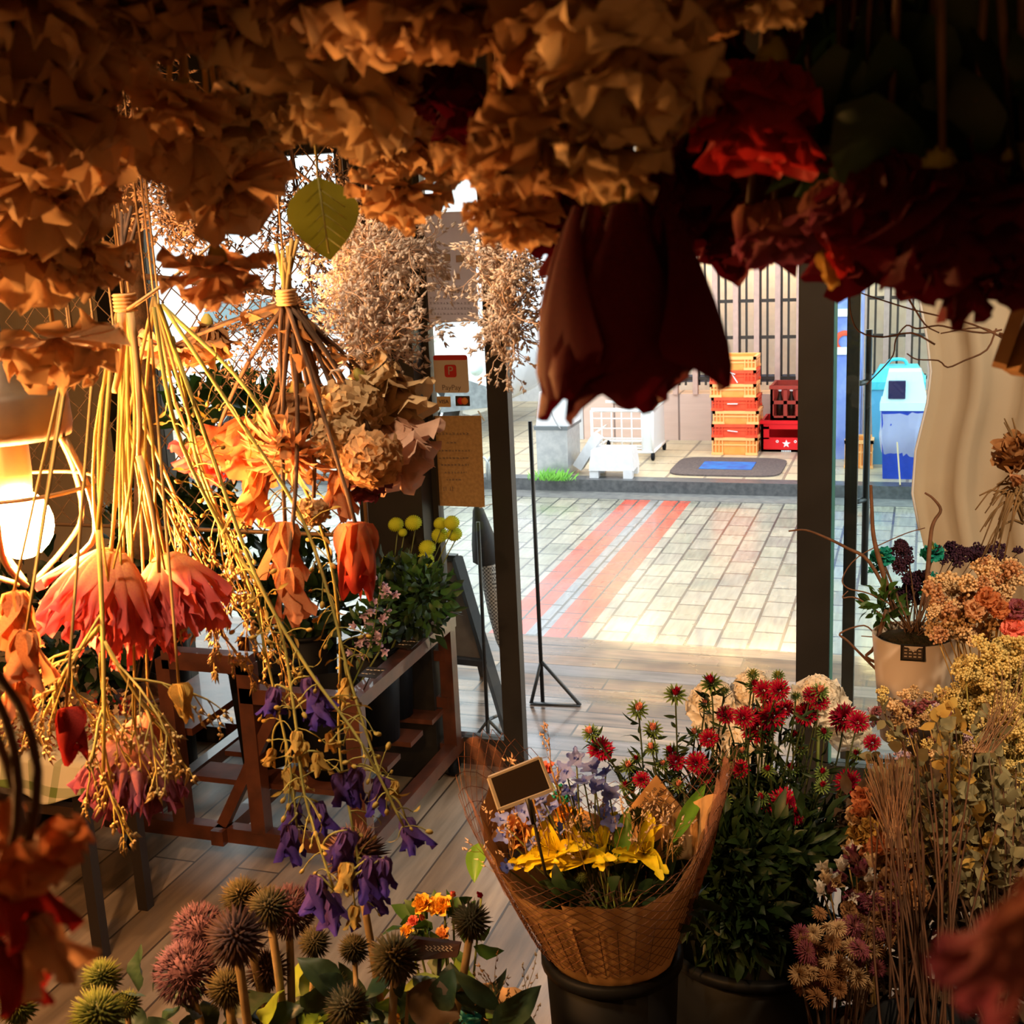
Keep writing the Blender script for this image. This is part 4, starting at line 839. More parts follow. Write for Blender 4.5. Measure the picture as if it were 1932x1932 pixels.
stem(fol, (-1.78, 3.66, .42), PY(770, 1150, 3.7), .006, .004, M_STEMG)
# pale lilac campanula
for k, (ax_, ay_, bx_, by_) in enumerate(((722, 1085, 700, 1215), (700, 1150, 665, 1240), (735, 1120, 715, 1230))):
    a = PY(ax_, ay_, 3.42); b = PY(bx_, by_, 3.40); t = thing('campanula_stem', ['tallest stem of pale lilac bells beside the coral tulip', 'pale lilac bells leaning low to the left over the stand', 'pale lilac bells at the right, against the dark leaves'][k], 'campanula', b, 'pale lilac campanulas in the corner bucket')
    stem(t, np.array([-1.80, 3.40, .42]), b, .003, .003, M_STEMG); stem(t, b, a, .003, .0015, M_STEMG)
    for i in range(9):
        q = b + (a - b) * (i / 8) + rdir(rng) * [.03, .02, .012]; flower('flower_head', 'bell', 'lilac', t, q, rdir(rng) * [1, .4, .5] + [0, -.8, .0], .018)
    leafmass(t, (a + b) / 2, (.04, .03, .10), 26, M_LEAF, rng, .04, .008)
# price cards clipped to the rail
for k, (px, py) in enumerate(((700, 1273), (768, 1218))):
    c = PY(px, py, 3.25 if k == 0 else 3.62); t = thing('price_card', ['black chalk price card on the near corner of the stand', 'black chalk price card halfway along the stand rail'][k], 'price card', c, 'price cards on the wooden stand')
    mb = MB(); V = [c + np.array(v) for v in ((-.035, -.022, .0), (.028, -.030, .0), (.04, .022, .012), (-.022, .03, .012))]; mb.add(V + [v + np.array([0, 0, .002]) for v in V], [(3, 2, 1, 0), (4, 5, 6, 7), (0, 1, 5, 4), (1, 2, 6, 5), (2, 3, 7, 6), (3, 0, 4, 7)]); part('card', mb, mat('black_card', (.02, .018, .016), rough=.35), t, False)
    mb = MB()
    for j in range(2):
        for i in range(5): q = c + [-.026 + i * .012 + j * .008, -.010 + i * .001 + j * .018, .006 + j * .006]; bar(mb, q, q + [.008, .002 * (-1) ** i, .0], .003, .001)
    part('chalk_writing', mb, mat('chalk', (.72, .62, .45)), t, False)
    mb = MB(); tube(mb, [c + [0, 0, .0], (xr, c[1], zt)], .002, n=4); part('clip', mb, M_BLACK, t)
# dark planting behind the hanging bunches, in front of the left window
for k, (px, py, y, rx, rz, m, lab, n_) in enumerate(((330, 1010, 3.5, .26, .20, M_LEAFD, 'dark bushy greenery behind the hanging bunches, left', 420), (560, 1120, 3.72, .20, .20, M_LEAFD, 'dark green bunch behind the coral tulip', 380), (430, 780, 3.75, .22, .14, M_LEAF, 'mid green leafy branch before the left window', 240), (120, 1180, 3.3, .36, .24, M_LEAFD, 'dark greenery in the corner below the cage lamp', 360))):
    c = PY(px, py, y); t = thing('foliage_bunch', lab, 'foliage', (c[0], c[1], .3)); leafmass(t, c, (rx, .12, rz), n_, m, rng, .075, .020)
    bpos = {0: (-2.70, 3.55), 2: (-2.74, 3.84), 3: (c[0] - .12, 3.27)}.get(k); mb = MB(); b = np.array([min(c[0], -1.9) if k == 1 else bpos[0], c[1] if k == 1 else bpos[1], .55 if k == 1 else .30])
    for i in range(7): tube(mb, bez(b + [rng.uniform(-.04, .04), 0, 0], c + [rng.uniform(-rx, rx) * .6, 0, rng.uniform(0, rz) * .6], (0, 0, .05)), .004, .002, 4)
    part('stems', mb, M_STEMB, t)
    if k != 1: bucket('bucket', ['dark bucket holding the left greenery', '', 'dark tall vase before the left window', 'dark bucket in the corner by the wall'][k], (bpos[0], bpos[1], 0), .11, .45 if k != 2 else .85, group='dark buckets by the left window')
# pink blurred flowers near the window
for k, (px, py, y, m) in enumerate(((300, 880, 3.3, 'mauve'), (330, 920, 3.3, 'pinkd'), (280, 925, 3.35, 'mauve'), (560, 950, 3.4, 'blue'))):
    pass
# ================================================================== gingham table, lower left
tab = thing('side_table', 'small table with thin dark metal legs under a gingham cloth', 'table', (-2.35, 2.75, 0))
tz = PY(130, 1432, 2.62)[2]; la = PZ(182, 1815, 0.0); 
mb = MB(); box2(mb, np.array([-3.2, 2.60, tz - .04]), np.array([la[0] + .02, 2.93, tz - .015])); part('table_top', mb, mat('dark_table_wood', (.07, .035, .02), rough=.5), tab, False)
for x, y in ((la[0], 2.63), (-3.1, 2.63), (la[0] - .03, 2.89), (-3.1, 2.89)): mb = MB(); bar(mb, (x, y, 0), (x, y, tz - .04), .034); part('leg', mb, mat('dark_iron', (.025, .018, .015), rough=.55), tab, False)
mb = MB(); bar(mb, (-3.1, 2.63, tz - .16), (la[0], 2.63, tz - .16), .03); bar(mb, (-3.1, 2.89, tz - .16), (la[0] - .03, 2.89, tz - .16), .03); part('stretcher', mb, MATS['dark_table_wood'], tab, False)
def gingham():
    m = mat('gingham_cloth', (.72, .64, .44), rough=.85, trans=.1); N = m.node_tree.nodes; L = m.node_tree.links; tc = N.new('ShaderNodeTexCoord'); at = tc
    last = None
    for ax_ in (0, 2, 1):
        wv = N.new('ShaderNodeTexWave'); wv.bands_direction = 'XZY'[ax_] if 0 else {0: 'X', 1: 'Y', 2: 'Z'}[ax_]; wv.inputs['Scale'].default_value = 3.6; L.new(tc.outputs['Object'], wv.inputs[0])
        g = N.new('ShaderNodeMath'); g.operation = 'GREATER_THAN'; g.inputs[1].default_value = .82; L.new(wv.outputs['Fac'], g.inputs[0])
        if last is None: last = g
        else: a = N.new('ShaderNodeMath'); a.operation = 'ADD'; L.new(last.outputs[0], a.inputs[0]); L.new(g.outputs[0], a.inputs[1]); last = a
        if ax_ == 2: break
    s = N.new('ShaderNodeMath'); s.operation = 'MULTIPLY'; s.inputs[1].default_value = .5; s.use_clamp = True; L.new(last.outputs[0], s.inputs[0])
    mx = N.new('ShaderNodeMix'); mx.data_type = 'RGBA'; L.new(s.outputs[0], mx.inputs[0]); mx.inputs[6].default_value = (.74, .66, .46, 1); mx.inputs[7].default_value = (.16, .22, .05, 1); L.new(mx.outputs[2], N['Principled BSDF'].inputs['Base Color']); return m
mb = MB(); V = []; nx, ny = 50, 26; xe = la[0] + .05
for j in range(ny):
    for i in range(nx):
        s = i / (nx - 1); v = j / (ny - 1); x = -3.1 + (xe + 3.1) * s; dr = max(0, v - .35) / .65; top_ = 1 - min(1, v / .35)
        y = 2.60 + top_ * .34 - .006 * dr + .02 * math.sin(x * 26) * dr - .02 * dr; z = tz - .008 - dr * (.055 + .02 * math.sin(s * 17) + .04 * s)
        V.append((x, y, z))
mb.add(V, [(i + j * nx, i + 1 + j * nx, i + 1 + (j + 1) * nx, i + (j + 1) * nx) for j in range(ny - 1) for i in range(nx - 1)])
clo = part('tablecloth', mb, gingham(), None); md = clo.modifiers.new('thickness', 'SOLIDIFY'); md.thickness = .002; tag(clo, 'cream and green checked cloth draped over the metal-legged table', 'cloth')
rng = random.Random(8); mb = MB(); mb2 = MB(); mb3 = MB()
for i in range(900):
    p = np.array([rng.uniform(-3.0, xe - .03), rng.uniform(2.62, 2.95), tz + .0]); p[2] += rng.random() * .05 * (1 + rng.random())
    petal([mb, mb2, mb3][i % 3], p, rdir(rng), rdir(rng), .02, .008, .6, 1.0, .5, .3, 5, 3, 4, rng)
pp = thing('dried_petal_heap', 'heap of dried petals and seed heads spread on the checked cloth', 'dried petals', (-2.6, 2.75, tz)); pp['kind'] = 'stuff'
part('petals', mb, pet['brown'], pp); part('petals', mb2, pet['beige'], pp); part('petals', mb3, pet['redlit'], pp)

# ================================================================== chain link panel on the left
mb = MB(); rngf = random.Random(2); yf = 1.95; A = PY(-30, 300, yf); Bp = PY(655, 1010, yf); cw_, ch_ = .046, .056
x_ = A[0]; nzz = int((A[2] - Bp[2]) / ch_ * 2) + 1; nxx = int((Bp[0] - A[0]) / cw_) + 1
for i in range(nxx):
    for s in (0, 1):
        pts = []
        for k in range(nzz + 1):
            zig = (k + s + 0) % 2; pts.append((A[0] + (i + (.5 if zig else 0)) * cw_ + rngf.uniform(-.003, .003), yf + (.004 if (k + s) % 2 else -.004), Bp[2] + k * ch_ / 2))
        if s == 0: tube(mb, pts, .0016, n=4, cap=False)
        else: tube(mb, [(p[0] + cw_ / 2 - (.5 * cw_ if 0 else 0), p[1] + .001, p[2]) for p in pts], .0016, n=4, cap=False)
zt_ = Bp[2] + nzz * ch_ / 2
wf = part('chain_link_fence', mb, mat('bronze_wire', (.14, .085, .045), rough=.5, metal=.4), None); tag(wf, 'diamond wire mesh panel behind the hanging bunches', 'wire mesh')
mb = MB(); tube(mb, [(A[0] - .02, yf, Bp[2]), (Bp[0] + .04, yf, Bp[2])], .004, n=6); 
for x in (A[0] - .02, Bp[0] + .04): tube(mb, [(x, yf, Bp[2]), (x, yf, 2.74)], .004, n=6)
tube(mb, [(A[0] - .02, yf, zt_), (Bp[0] + .04, yf, zt_)], .004, n=6); part('panel_frame', mb, MATS['bronze_wire'], wf)
# ================================================================== hanging rails, cage lamp, hanging bunches
RZ = 2.42
for y, x0, x1, lab in ((.40, -1.3, .9, 'black ceiling pipe nearest the camera, carrying the front bunches'), (.66, -1.3, .9, 'black ceiling pipe carrying the middle bunches'), (1.05, -1.6, .4, 'black ceiling pipe carrying the rear bunches')):
    t = thing('hanging_rail', lab, 'rail', (0, y, RZ), 'ceiling pipes for drying flowers'); mb = MB(); tube(mb, [(x0, y, RZ), (x1, y, RZ)], .010, n=8); part('pipe', mb, M_BLACK, t)
    for x in (x0 + .1, x1 - .1): mb = MB(); tube(mb, [(x, y, RZ), (x, y, 2.75)], .006, n=6); part('drop_rod', mb, M_BLACK, t)
def hang(t, knot, y):
    knot = np.asarray(knot, float); mb = MB(); tube(mb, [knot, (knot[0], knot[1], max(knot[2] + .02, RZ - .05)), (knot[0], y, RZ + .008)], .0012, n=4); part('hanging_wire', mb, MATS['bronze_wire'], t)
# cage lamp
LB = P(38, 985, 1.13); bulb_e = mat('glowing_bulb', (1, .45, .13), emit=1300)
lamp = thing('cage_lamp', 'caged pendant lamp with a glowing round bulb, far left', 'lamp', LB); ir = mat('lamp_iron', (.16, .10, .05), rough=.45, metal=.5)
mb = MB(); ball(mb, LB + [0, 0, -.002], .029, 20, (1, 1, 1.1)); part('bulb', mb, bulb_e, lamp)
zc = PY(60, 826, LB[1])[2]; zt2 = PY(60, 735, LB[1])[2]
mb = MB(); lathe(mb, (LB[0], LB[1], zc), [(.001, .006), (.040, .004), (.054, 0), (.056, .010), (.055, zt2 - zc - .006), (.050, zt2 - zc), (.020, zt2 - zc + .01), (.018, zt2 - zc + .05), (.001, zt2 - zc + .05)], 36); part('lamp_cap', mb, mat('dusty_lamp_cap', (.08, .05, .025), (.06, .035, .02), rough=.6, sc=30), lamp)
mb = MB(); lathe(mb, (LB[0], LB[1], LB[2] + .026), [(.001, 0), (.014, 0), (.016, .02), (.016, zc - LB[2] - .02)], 16); part('lamp_socket', mb, ir, lamp)
mb = MB(); lathe(mb, LB + [0, 0, .033], [(.070, -.002), (.073, 0), (.070, .002), (.067, 0), (.070, -.002)], 40); part('cage_ring', mb, ir, lamp)
for k in range(5):
    a = .15 + k * 2 * math.pi / 5; d = np.array([math.cos(a), math.sin(a), 0]); zz = np.array([0, 0, 1.])
    mb = MB(); tube(mb, poly([LB + d * .054 + zz * (zc - LB[2]), LB + d * .070 + zz * .035, LB + d * .073 - zz * .010, LB + d * .050 - zz * .034, LB + d * .008 - zz * .058], 3), .0028, n=6); part('cage_wire', mb, ir, lamp)
mb = MB(); tube(mb, [LB + [0, 0, zt2 - LB[2] + .04], (LB[0], LB[1], 2.75)], .003, n=6); part('lamp_cord', mb, M_BLACK, lamp)

# added copy of the lamp, unseen at left, to brighten the overhead flowers
l2 = copy_tree(lamp, None, Vector((-1.02, .50, 1.86)) - Vector(LB)); l2['label'] = 'added copy of the caged lamp, unseen at the left, brightening the overhead flowers'
rng = random.Random(77)
def bunch(name, label, cat, knot, rail_y, heads, m_stem=None, group=None, leaves=0, lm=None, wrap=True, sr=.0016, hang_=True, ls=1):
    """heads: (px, py, diameter px, depth, kind, petal, lean) all hanging below one knot"""
    knot = np.asarray(knot, float); t = thing(name, label, cat, knot, group)
    for h in heads:
        px, py, dia, d, kind, m = h[:6]; lean = h[6] if len(h) > 6 else (rng.uniform(-.35, .35), rng.uniform(-.5, .1))
        ax = nrm([lean[0], lean[1], -1]); r = dia / 2 / F * d; c = P(px, py, d); kind = 'papery' if kind == 'carnation' and dia > 190 and rng.random() < .6 else kind; k_ = dict(papery=.5, carnation=.5, rose=.6, longrose=.9, peony=.75, wilt=.6, tulip=.95, strawflower=.4, floret5=.2, hydrangea=.55, cluster=.5, bud=.5, bell=.6)[kind]
        rr = r * dict(papery=1.05, carnation=1.05, rose=1.1, longrose=1.0, peony=1.0, wilt=1.1, tulip=1.0).get(kind, 1.0); b = c - ax * rr * k_
        flower('flower_head', kind, m, t, b, ax, rr)
        mb = MB(); tube(mb, bez(knot + rdir(rng) * .004, b + ax * .002, (rng.uniform(-.01, .01), rng.uniform(-.005, .01), 0), 8), sr, sr * .8, 5); part('stem', mb, m_stem or M_STEMD, t)
        if rr > .02 and kind in ('carnation', 'rose', 'longrose'):
            mb = MB(); lathe(mb, b, [(rr * .06, -rr * .35), (rr * .17, -rr * .2), (rr * .2, 0), (rr * .1, rr * .12)], 10, ax)
            for q in range(5): a = q * 1.257; x, y, z = frame(ax); petal(mb, b, ax, math.cos(a) * x + math.sin(a) * y, rr * .6, rr * .13, 1.0, -.5, .3, .1, 5, 3, 5, rng)
            part('calyx', mb, M_STEMO, t)
        if leaves:
            mb = MB()
            for q in range(leaves): s = rng.uniform(.1, .95); p = knot * (1 - s) + b * s; leaf(mb, p, rdir(rng) + [0, 0, -.8], rdir(rng), rng.uniform(.03, .07) * ls, rng.uniform(.008, .018) * ls, rng.uniform(.2, 1.2), 3, 6, rng, .3, .2)
            part('leaf', mb, lm or M_STEMO, t)['kind'] = 'stuff'
    if wrap:
        mb = MB()
        for q in range(5): lathe(mb, knot + [0, 0, -.004 + q * .003], [(.009, -.0015), (.0105, 0), (.009, .0015)], 12)
        part('twine', mb, mat('raffia', (.62, .36, .16), rough=.7), t)
    if hang_: hang(t, knot, rail_y)
    return t
def K(px, y, z=2.36): p = PY(px, 0, y); return (p[0], y, z)
C = 'carnation'
bunch('hanging_bunch', 'cream dried carnations hanging in the top left corner, the darkest and nearest', 'dried flowers', K(60, .38), .40,
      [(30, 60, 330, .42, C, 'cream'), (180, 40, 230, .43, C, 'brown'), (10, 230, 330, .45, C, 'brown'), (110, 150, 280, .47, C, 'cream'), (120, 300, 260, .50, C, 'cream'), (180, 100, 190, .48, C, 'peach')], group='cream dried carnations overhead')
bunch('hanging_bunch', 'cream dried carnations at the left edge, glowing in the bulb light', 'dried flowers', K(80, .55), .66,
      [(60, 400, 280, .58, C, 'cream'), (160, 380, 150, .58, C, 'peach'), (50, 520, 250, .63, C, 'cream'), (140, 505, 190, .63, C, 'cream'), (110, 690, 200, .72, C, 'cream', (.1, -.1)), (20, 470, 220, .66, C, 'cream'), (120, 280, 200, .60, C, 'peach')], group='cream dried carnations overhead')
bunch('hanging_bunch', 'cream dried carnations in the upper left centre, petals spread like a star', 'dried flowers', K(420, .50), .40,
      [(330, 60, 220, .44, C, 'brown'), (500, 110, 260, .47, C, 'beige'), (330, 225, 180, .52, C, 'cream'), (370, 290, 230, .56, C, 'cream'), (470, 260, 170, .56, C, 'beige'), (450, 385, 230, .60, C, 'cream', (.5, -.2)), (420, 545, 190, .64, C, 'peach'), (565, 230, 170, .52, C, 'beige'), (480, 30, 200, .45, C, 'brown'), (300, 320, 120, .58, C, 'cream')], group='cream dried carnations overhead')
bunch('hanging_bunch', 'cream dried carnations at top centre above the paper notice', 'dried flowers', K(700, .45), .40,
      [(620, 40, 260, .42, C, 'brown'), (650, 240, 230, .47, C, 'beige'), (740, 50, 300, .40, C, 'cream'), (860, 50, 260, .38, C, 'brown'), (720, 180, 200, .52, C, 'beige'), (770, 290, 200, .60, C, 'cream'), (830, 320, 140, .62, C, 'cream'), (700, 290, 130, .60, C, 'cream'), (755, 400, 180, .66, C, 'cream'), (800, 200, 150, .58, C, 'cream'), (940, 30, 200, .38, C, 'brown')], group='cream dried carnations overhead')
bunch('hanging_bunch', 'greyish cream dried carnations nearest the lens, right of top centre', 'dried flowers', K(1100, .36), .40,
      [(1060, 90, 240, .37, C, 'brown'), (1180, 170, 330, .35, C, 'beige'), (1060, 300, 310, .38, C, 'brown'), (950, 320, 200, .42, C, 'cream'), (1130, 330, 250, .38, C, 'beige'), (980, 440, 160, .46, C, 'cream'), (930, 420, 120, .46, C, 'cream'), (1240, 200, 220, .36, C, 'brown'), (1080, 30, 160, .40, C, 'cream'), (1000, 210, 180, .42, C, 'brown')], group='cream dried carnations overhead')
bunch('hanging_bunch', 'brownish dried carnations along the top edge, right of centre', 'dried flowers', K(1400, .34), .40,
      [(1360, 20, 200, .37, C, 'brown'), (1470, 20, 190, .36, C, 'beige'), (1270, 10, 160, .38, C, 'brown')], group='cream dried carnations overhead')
bunch('dried_roses', 'big dark red dried rose hanging at the middle of the picture', 'dried rose', K(1180, .40), .40, [(1172, 575, 400, .40, 'longrose', 'redrose', (.0, -.08))], M_STEMB, 'dark dried roses overhead', 3, M_LEAFD)
bunch('dried_roses', 'dark red dried rose between the cream carnations, left of the big one', 'dried rose', K(850, .50), .66, [(860, 195, 210, .52, 'rose', 'redrose', (-.25, -.1))], M_STEMB, 'dark dried roses overhead', 2, M_LEAFD)
bunch('dried_roses', 'brighter red dried rose lit orange on its left edge', 'dried rose', K(1430, .40), .40, [(1430, 225, 300, .39, 'rose', 'redlit', (-.2, -.3)), (1540, 240, 180, .41, 'rose', 'redrose')], M_STEMB, 'dark dried roses overhead', 3, M_LEAFD)
bunch('dried_roses', 'pair of brownish red dried buds above the dark door stile', 'dried rose', K(1500, .42), .40, [(1410, 430, 170, .43, 'bud', 'mauve', (-.1, 0)), (1470, 440, 190, .43, 'rose', 'mauve'), (1575, 450, 190, .41, 'bud', 'redlit', (.1, 0)), (1560, 500, 120, .42, 'bud', 'yelld', (.1, 0)), (1590, 400, 200, .41, 'rose', 'mauve')], M_STEMB, 'dark dried roses overhead', 4, M_LEAFD)
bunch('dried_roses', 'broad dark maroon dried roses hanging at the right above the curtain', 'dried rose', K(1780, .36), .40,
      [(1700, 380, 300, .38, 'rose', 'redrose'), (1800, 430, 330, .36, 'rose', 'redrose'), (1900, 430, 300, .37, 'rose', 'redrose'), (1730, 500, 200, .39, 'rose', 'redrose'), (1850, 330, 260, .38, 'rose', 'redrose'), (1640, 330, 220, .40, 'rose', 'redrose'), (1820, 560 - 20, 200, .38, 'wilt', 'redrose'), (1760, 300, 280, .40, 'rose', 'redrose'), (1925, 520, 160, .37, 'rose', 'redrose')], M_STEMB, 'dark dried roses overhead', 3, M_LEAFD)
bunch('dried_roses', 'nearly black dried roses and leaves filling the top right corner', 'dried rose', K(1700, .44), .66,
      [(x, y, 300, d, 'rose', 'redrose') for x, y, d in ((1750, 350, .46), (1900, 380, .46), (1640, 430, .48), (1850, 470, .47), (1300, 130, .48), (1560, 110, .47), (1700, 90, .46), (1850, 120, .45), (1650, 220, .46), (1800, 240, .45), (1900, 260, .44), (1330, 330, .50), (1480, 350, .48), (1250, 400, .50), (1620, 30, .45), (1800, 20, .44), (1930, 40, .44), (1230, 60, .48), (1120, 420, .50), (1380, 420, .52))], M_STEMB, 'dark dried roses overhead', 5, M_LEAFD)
lt = thing('leafy_bunch', 'dark green leaves hanging in the top right corner', 'dried leaves', K(1750, .34), 'dark dried roses overhead'); mb = MB(); rng2 = random.Random(4)
for i in range(70): p = P(rng2.uniform(1560, 1950), rng2.uniform(-60, 230), rng2.uniform(.36, .42)); leaf(mb, p, rdir(rng2) * [.6, .3, 1] + [0, 0, -.9], rdir(rng2), rng2.uniform(.02, .04), rng2.uniform(.008, .016), .6, 3, 6, rng2, .3, .2)
part('leaves', mb, M_LEAFD, lt)['kind'] = 'stuff'
for i in range(10): stem(lt, K(1750, .34), P(rng2.uniform(1600, 1900), rng2.uniform(0, 200), .38), .0008, .0008, M_STEMB)
hang(lt, K(1750, .34), .40)
bunch('dried_roses', 'blurred purple-red dried rose close to the lens, lower right corner', 'dried rose', (P(1960, 1250, .30)), .40, [(1900, 1800, 380, .15, 'wilt', 'mauve', (-.9, -.2)), (1950, 1720, 260, .15, 'wilt', 'mauve', (-.4, -.2))], M_STEMB, 'dark dried roses overhead', 0, None, False)
bunch('dried_roses', 'blurred red-brown dried flower close to the lens, lower left edge', 'dried rose', (P(-120, 1200, .34)), .40, [(30, 1690, 230, .30, 'wilt', 'redlit', (.2, -.1)), (60, 1640, 200, .30, 'papery', 'orange', (.3, -.1)), (80, 1790, 200, .30, 'wilt', 'peach', (.3, -.1)), (20, 1560, 160, .33, 'wilt', 'orange', (.1, -.1)), (20, 1840, 200, .30, 'wilt', 'redlit', (.2, 0))], M_STEMB, 'dark dried roses overhead', 0, None, False)
# big olive leaf
lf = thing('dried_leaf', 'single olive green leaf with pale veins, left of the paper notice', 'leaf', P(640, 330, .8)); mb = MB(); b = P(600, 335, .75); leaf(mb, b, P(618, 460, .75) - b, ray(610, 400) * -1, .050, .021, .15, 7, 9, rng, .12, .05)
lm_ = mat('olive_leaf', (.13, .15, .02), (.09, .11, .015), rough=.5, trans=.4); part('blade', mb, lm_, lf); mb = MB(); e = b + nrm(P(618, 460, .75) - b) * .046 - nrm(ray(610, 400)) * .0012; tube(mb, [b - nrm(ray(610, 400)) * .001, e], .0006, n=4)
for k in range(5):
    s = .15 + k * .16; q = b + (e - b) * s
    for sg in (-1, 1): tube(mb, [q, q + nrm(e - b) * .012 + np.array([sg * .015, 0, 0])], .0003, n=3)
part('vein', mb, mat('pale_vein', (.36, .34, .10)), lf); mb = MB(); tube(mb, [b, b + [0, 0, .03], (b[0], b[1] + .0, RZ - .04), (b[0], .66, RZ)], .001, n=4); part('leaf_stalk', mb, M_STEMO, lf)

# ---- rear bunch A: peonies, statice on a raffia knot
kA = P(237, 575, 1.04); A_ = bunch('hanging_bunch', 'bunch tied with raffia, two pink and yellow peonies hanging beside the lamp', 'dried flowers', kA, 1.05,
      [(195, 1130, 250, 1.06, 'peony', 'pinkd', (-.2, -.2)), (335, 1125, 220, 1.10, 'peony', 'pinkd', (.35, -.2)), (258, 1175, 190, 1.14, 'peony', 'pinkd', (0, 0)), (282, 1120, 120, 1.12, 'wilt', 'pinkd')], M_STEMD, 'rear hanging bunches', sr=.002)
yst = mat('golden_dry_stem', (.50, .40, .09), (.36, .25, .07), rough=.65, sc=30)
for i in range(13): q = P(rng.uniform(170, 320), rng.uniform(1040, 1100), 1.06 + rng.uniform(-.03, .05)); stem(A_, kA + rdir(rng) * .006, q, rng.uniform(.0009, .0022), .001, yst, (rng.uniform(-.02, .02), 0, 0))
for i in range(7):
    s0 = kA + [rng.uniform(-.012, .012), 0, .02]; stem(A_, s0, P(rng.uniform(215, 270), rng.uniform(380, 470), 1.05), .0022, .0016, M_STEMB)
for (a, b, w_) in (((228, 590), (215, 740), .0045), ((245, 590), (262, 860), .004), ((262, 860), (300, 1080), .0035), ((240, 585), (405, 455), .0016)): mb = MB(); tube(mb, bez(P(*a, 1.0), P(*b, 1.02), (.004, 0, 0)), w_, w_ * .6, 4); part('raffia_strand', mb, MATS['raffia'], A_)
def sprigs(t, paths, m_s, m_b, L, r, lev, nb, seed, bud=.004, budk=3, spread=.6, grav=-1.5, dd=(0, 0, -1)):
    rg = random.Random(seed); 
    for (a, b) in paths:
        ms = MB(); mbb = MB(); tube(ms, bez(a, b, (rg.uniform(-.01, .01), 0, 0)), r, r * .7, 5)
        for s in (.35, .5, .62, .74, .86, 1.0):
            p = a * (1 - s) + b * s; sprig(ms, mbb, p, nrm(b - a) + rdir(rg) * .8, L * (1.2 - .6 * s), r * .6, lev, rg, spread, bud, nb, grav, budk)
        o = part('spray_stem', ms, m_s, t); bo = bpy.data.objects.new('florets', mbb.mesh('florets', WL[o.name])); COL.objects.link(bo); bo.data.materials.append(m_b); bo.parent = o; WL[bo.name] = WL[o.name]; bo['kind'] = 'stuff'
budm = mat('tan_statice_bud', (.46, .30, .12), (.34, .24, .09), rough=.8, sc=60, tip=(.66, .48, .26))
S1 = thing('dried_statice', 'dried statice spray hanging down below the pink peonies', 'dried flowers', P(190, 1100, 1.0), 'rear hanging bunches'); kk = P(215, 620, 1.0)
sprigs(S1, [(P(185, 1000, 1.0), P(195, 1460, 1.0)), (P(190, 1180, 1.0), P(105, 1300, 1.0)), (P(190, 1200, 1.0), P(290, 1360, 1.0))], yst, budm, .075, .0022, 1, 5, 5, .0030, 5)
stem(S1, kk, P(185, 1000, 1.0), .0022, .002, yst); hang(S1, kk, 1.05)
S2 = thing('dried_statice', 'olive dried statice with thin branches crossing the middle of the bunches', 'dried flowers', P(300, 700, 1.15), 'rear hanging bunches'); kk = P(290, 560, 1.15)
sprigs(S2, [(P(270, 800, 1.15), P(420, 1200, 1.18)), (P(240, 800, 1.12), P(360, 1060, 1.12)), (P(330, 760, 1.15), P(470, 1120, 1.2)), (P(360, 800, 1.2), P(520, 1200, 1.22))], M_STEMD, budm, .08, .0018, 1, 5, 6, .0030, 5)
for q in ((270, 800), (240, 800), (330, 760), (360, 800)): stem(S2, kk, P(*q, 1.15), .0018, .0016, M_STEMD)
hang(S2, kk, 1.05)
# ---- rear bunch B: delphiniums
kB = P(300, 575, 1.08); B_ = thing('dried_delphiniums', 'long olive stems with drooping violet delphinium flowers, slanting down to the right', 'dried flowers', kB, 'rear hanging bunches'); hang(B_, kB, 1.05)
lines_ = [[(300, 575), (380, 800), (480, 1080), (580, 1260), (680, 1400), (762, 1560)], [(290, 580), (330, 800), (420, 1000), (520, 1160), (555, 1340), (575, 1500), (630, 1680)], [(310, 580), (430, 760), (560, 960), (620, 1120), (660, 1280), (710, 1440), (735, 1500)],
          [(295, 580), (340, 700), (380, 900), (470, 1100), (505, 1250), (545, 1430), (560, 1560)], [(305, 575), (470, 740), (600, 980), (640, 1180), (640, 1400), (665, 1560), (690, 1700)]]
ws = []
for k, l in enumerate(lines_):
    pts = poly([P(x, y, 1.08 + .03 * k - .01 * i) for i, (x, y) in enumerate(l)], 5); ws.append(pts); mb = MB(); tube(mb, pts, .0020, .0011, 6); part('stem', mb, M_STEMO, B_)
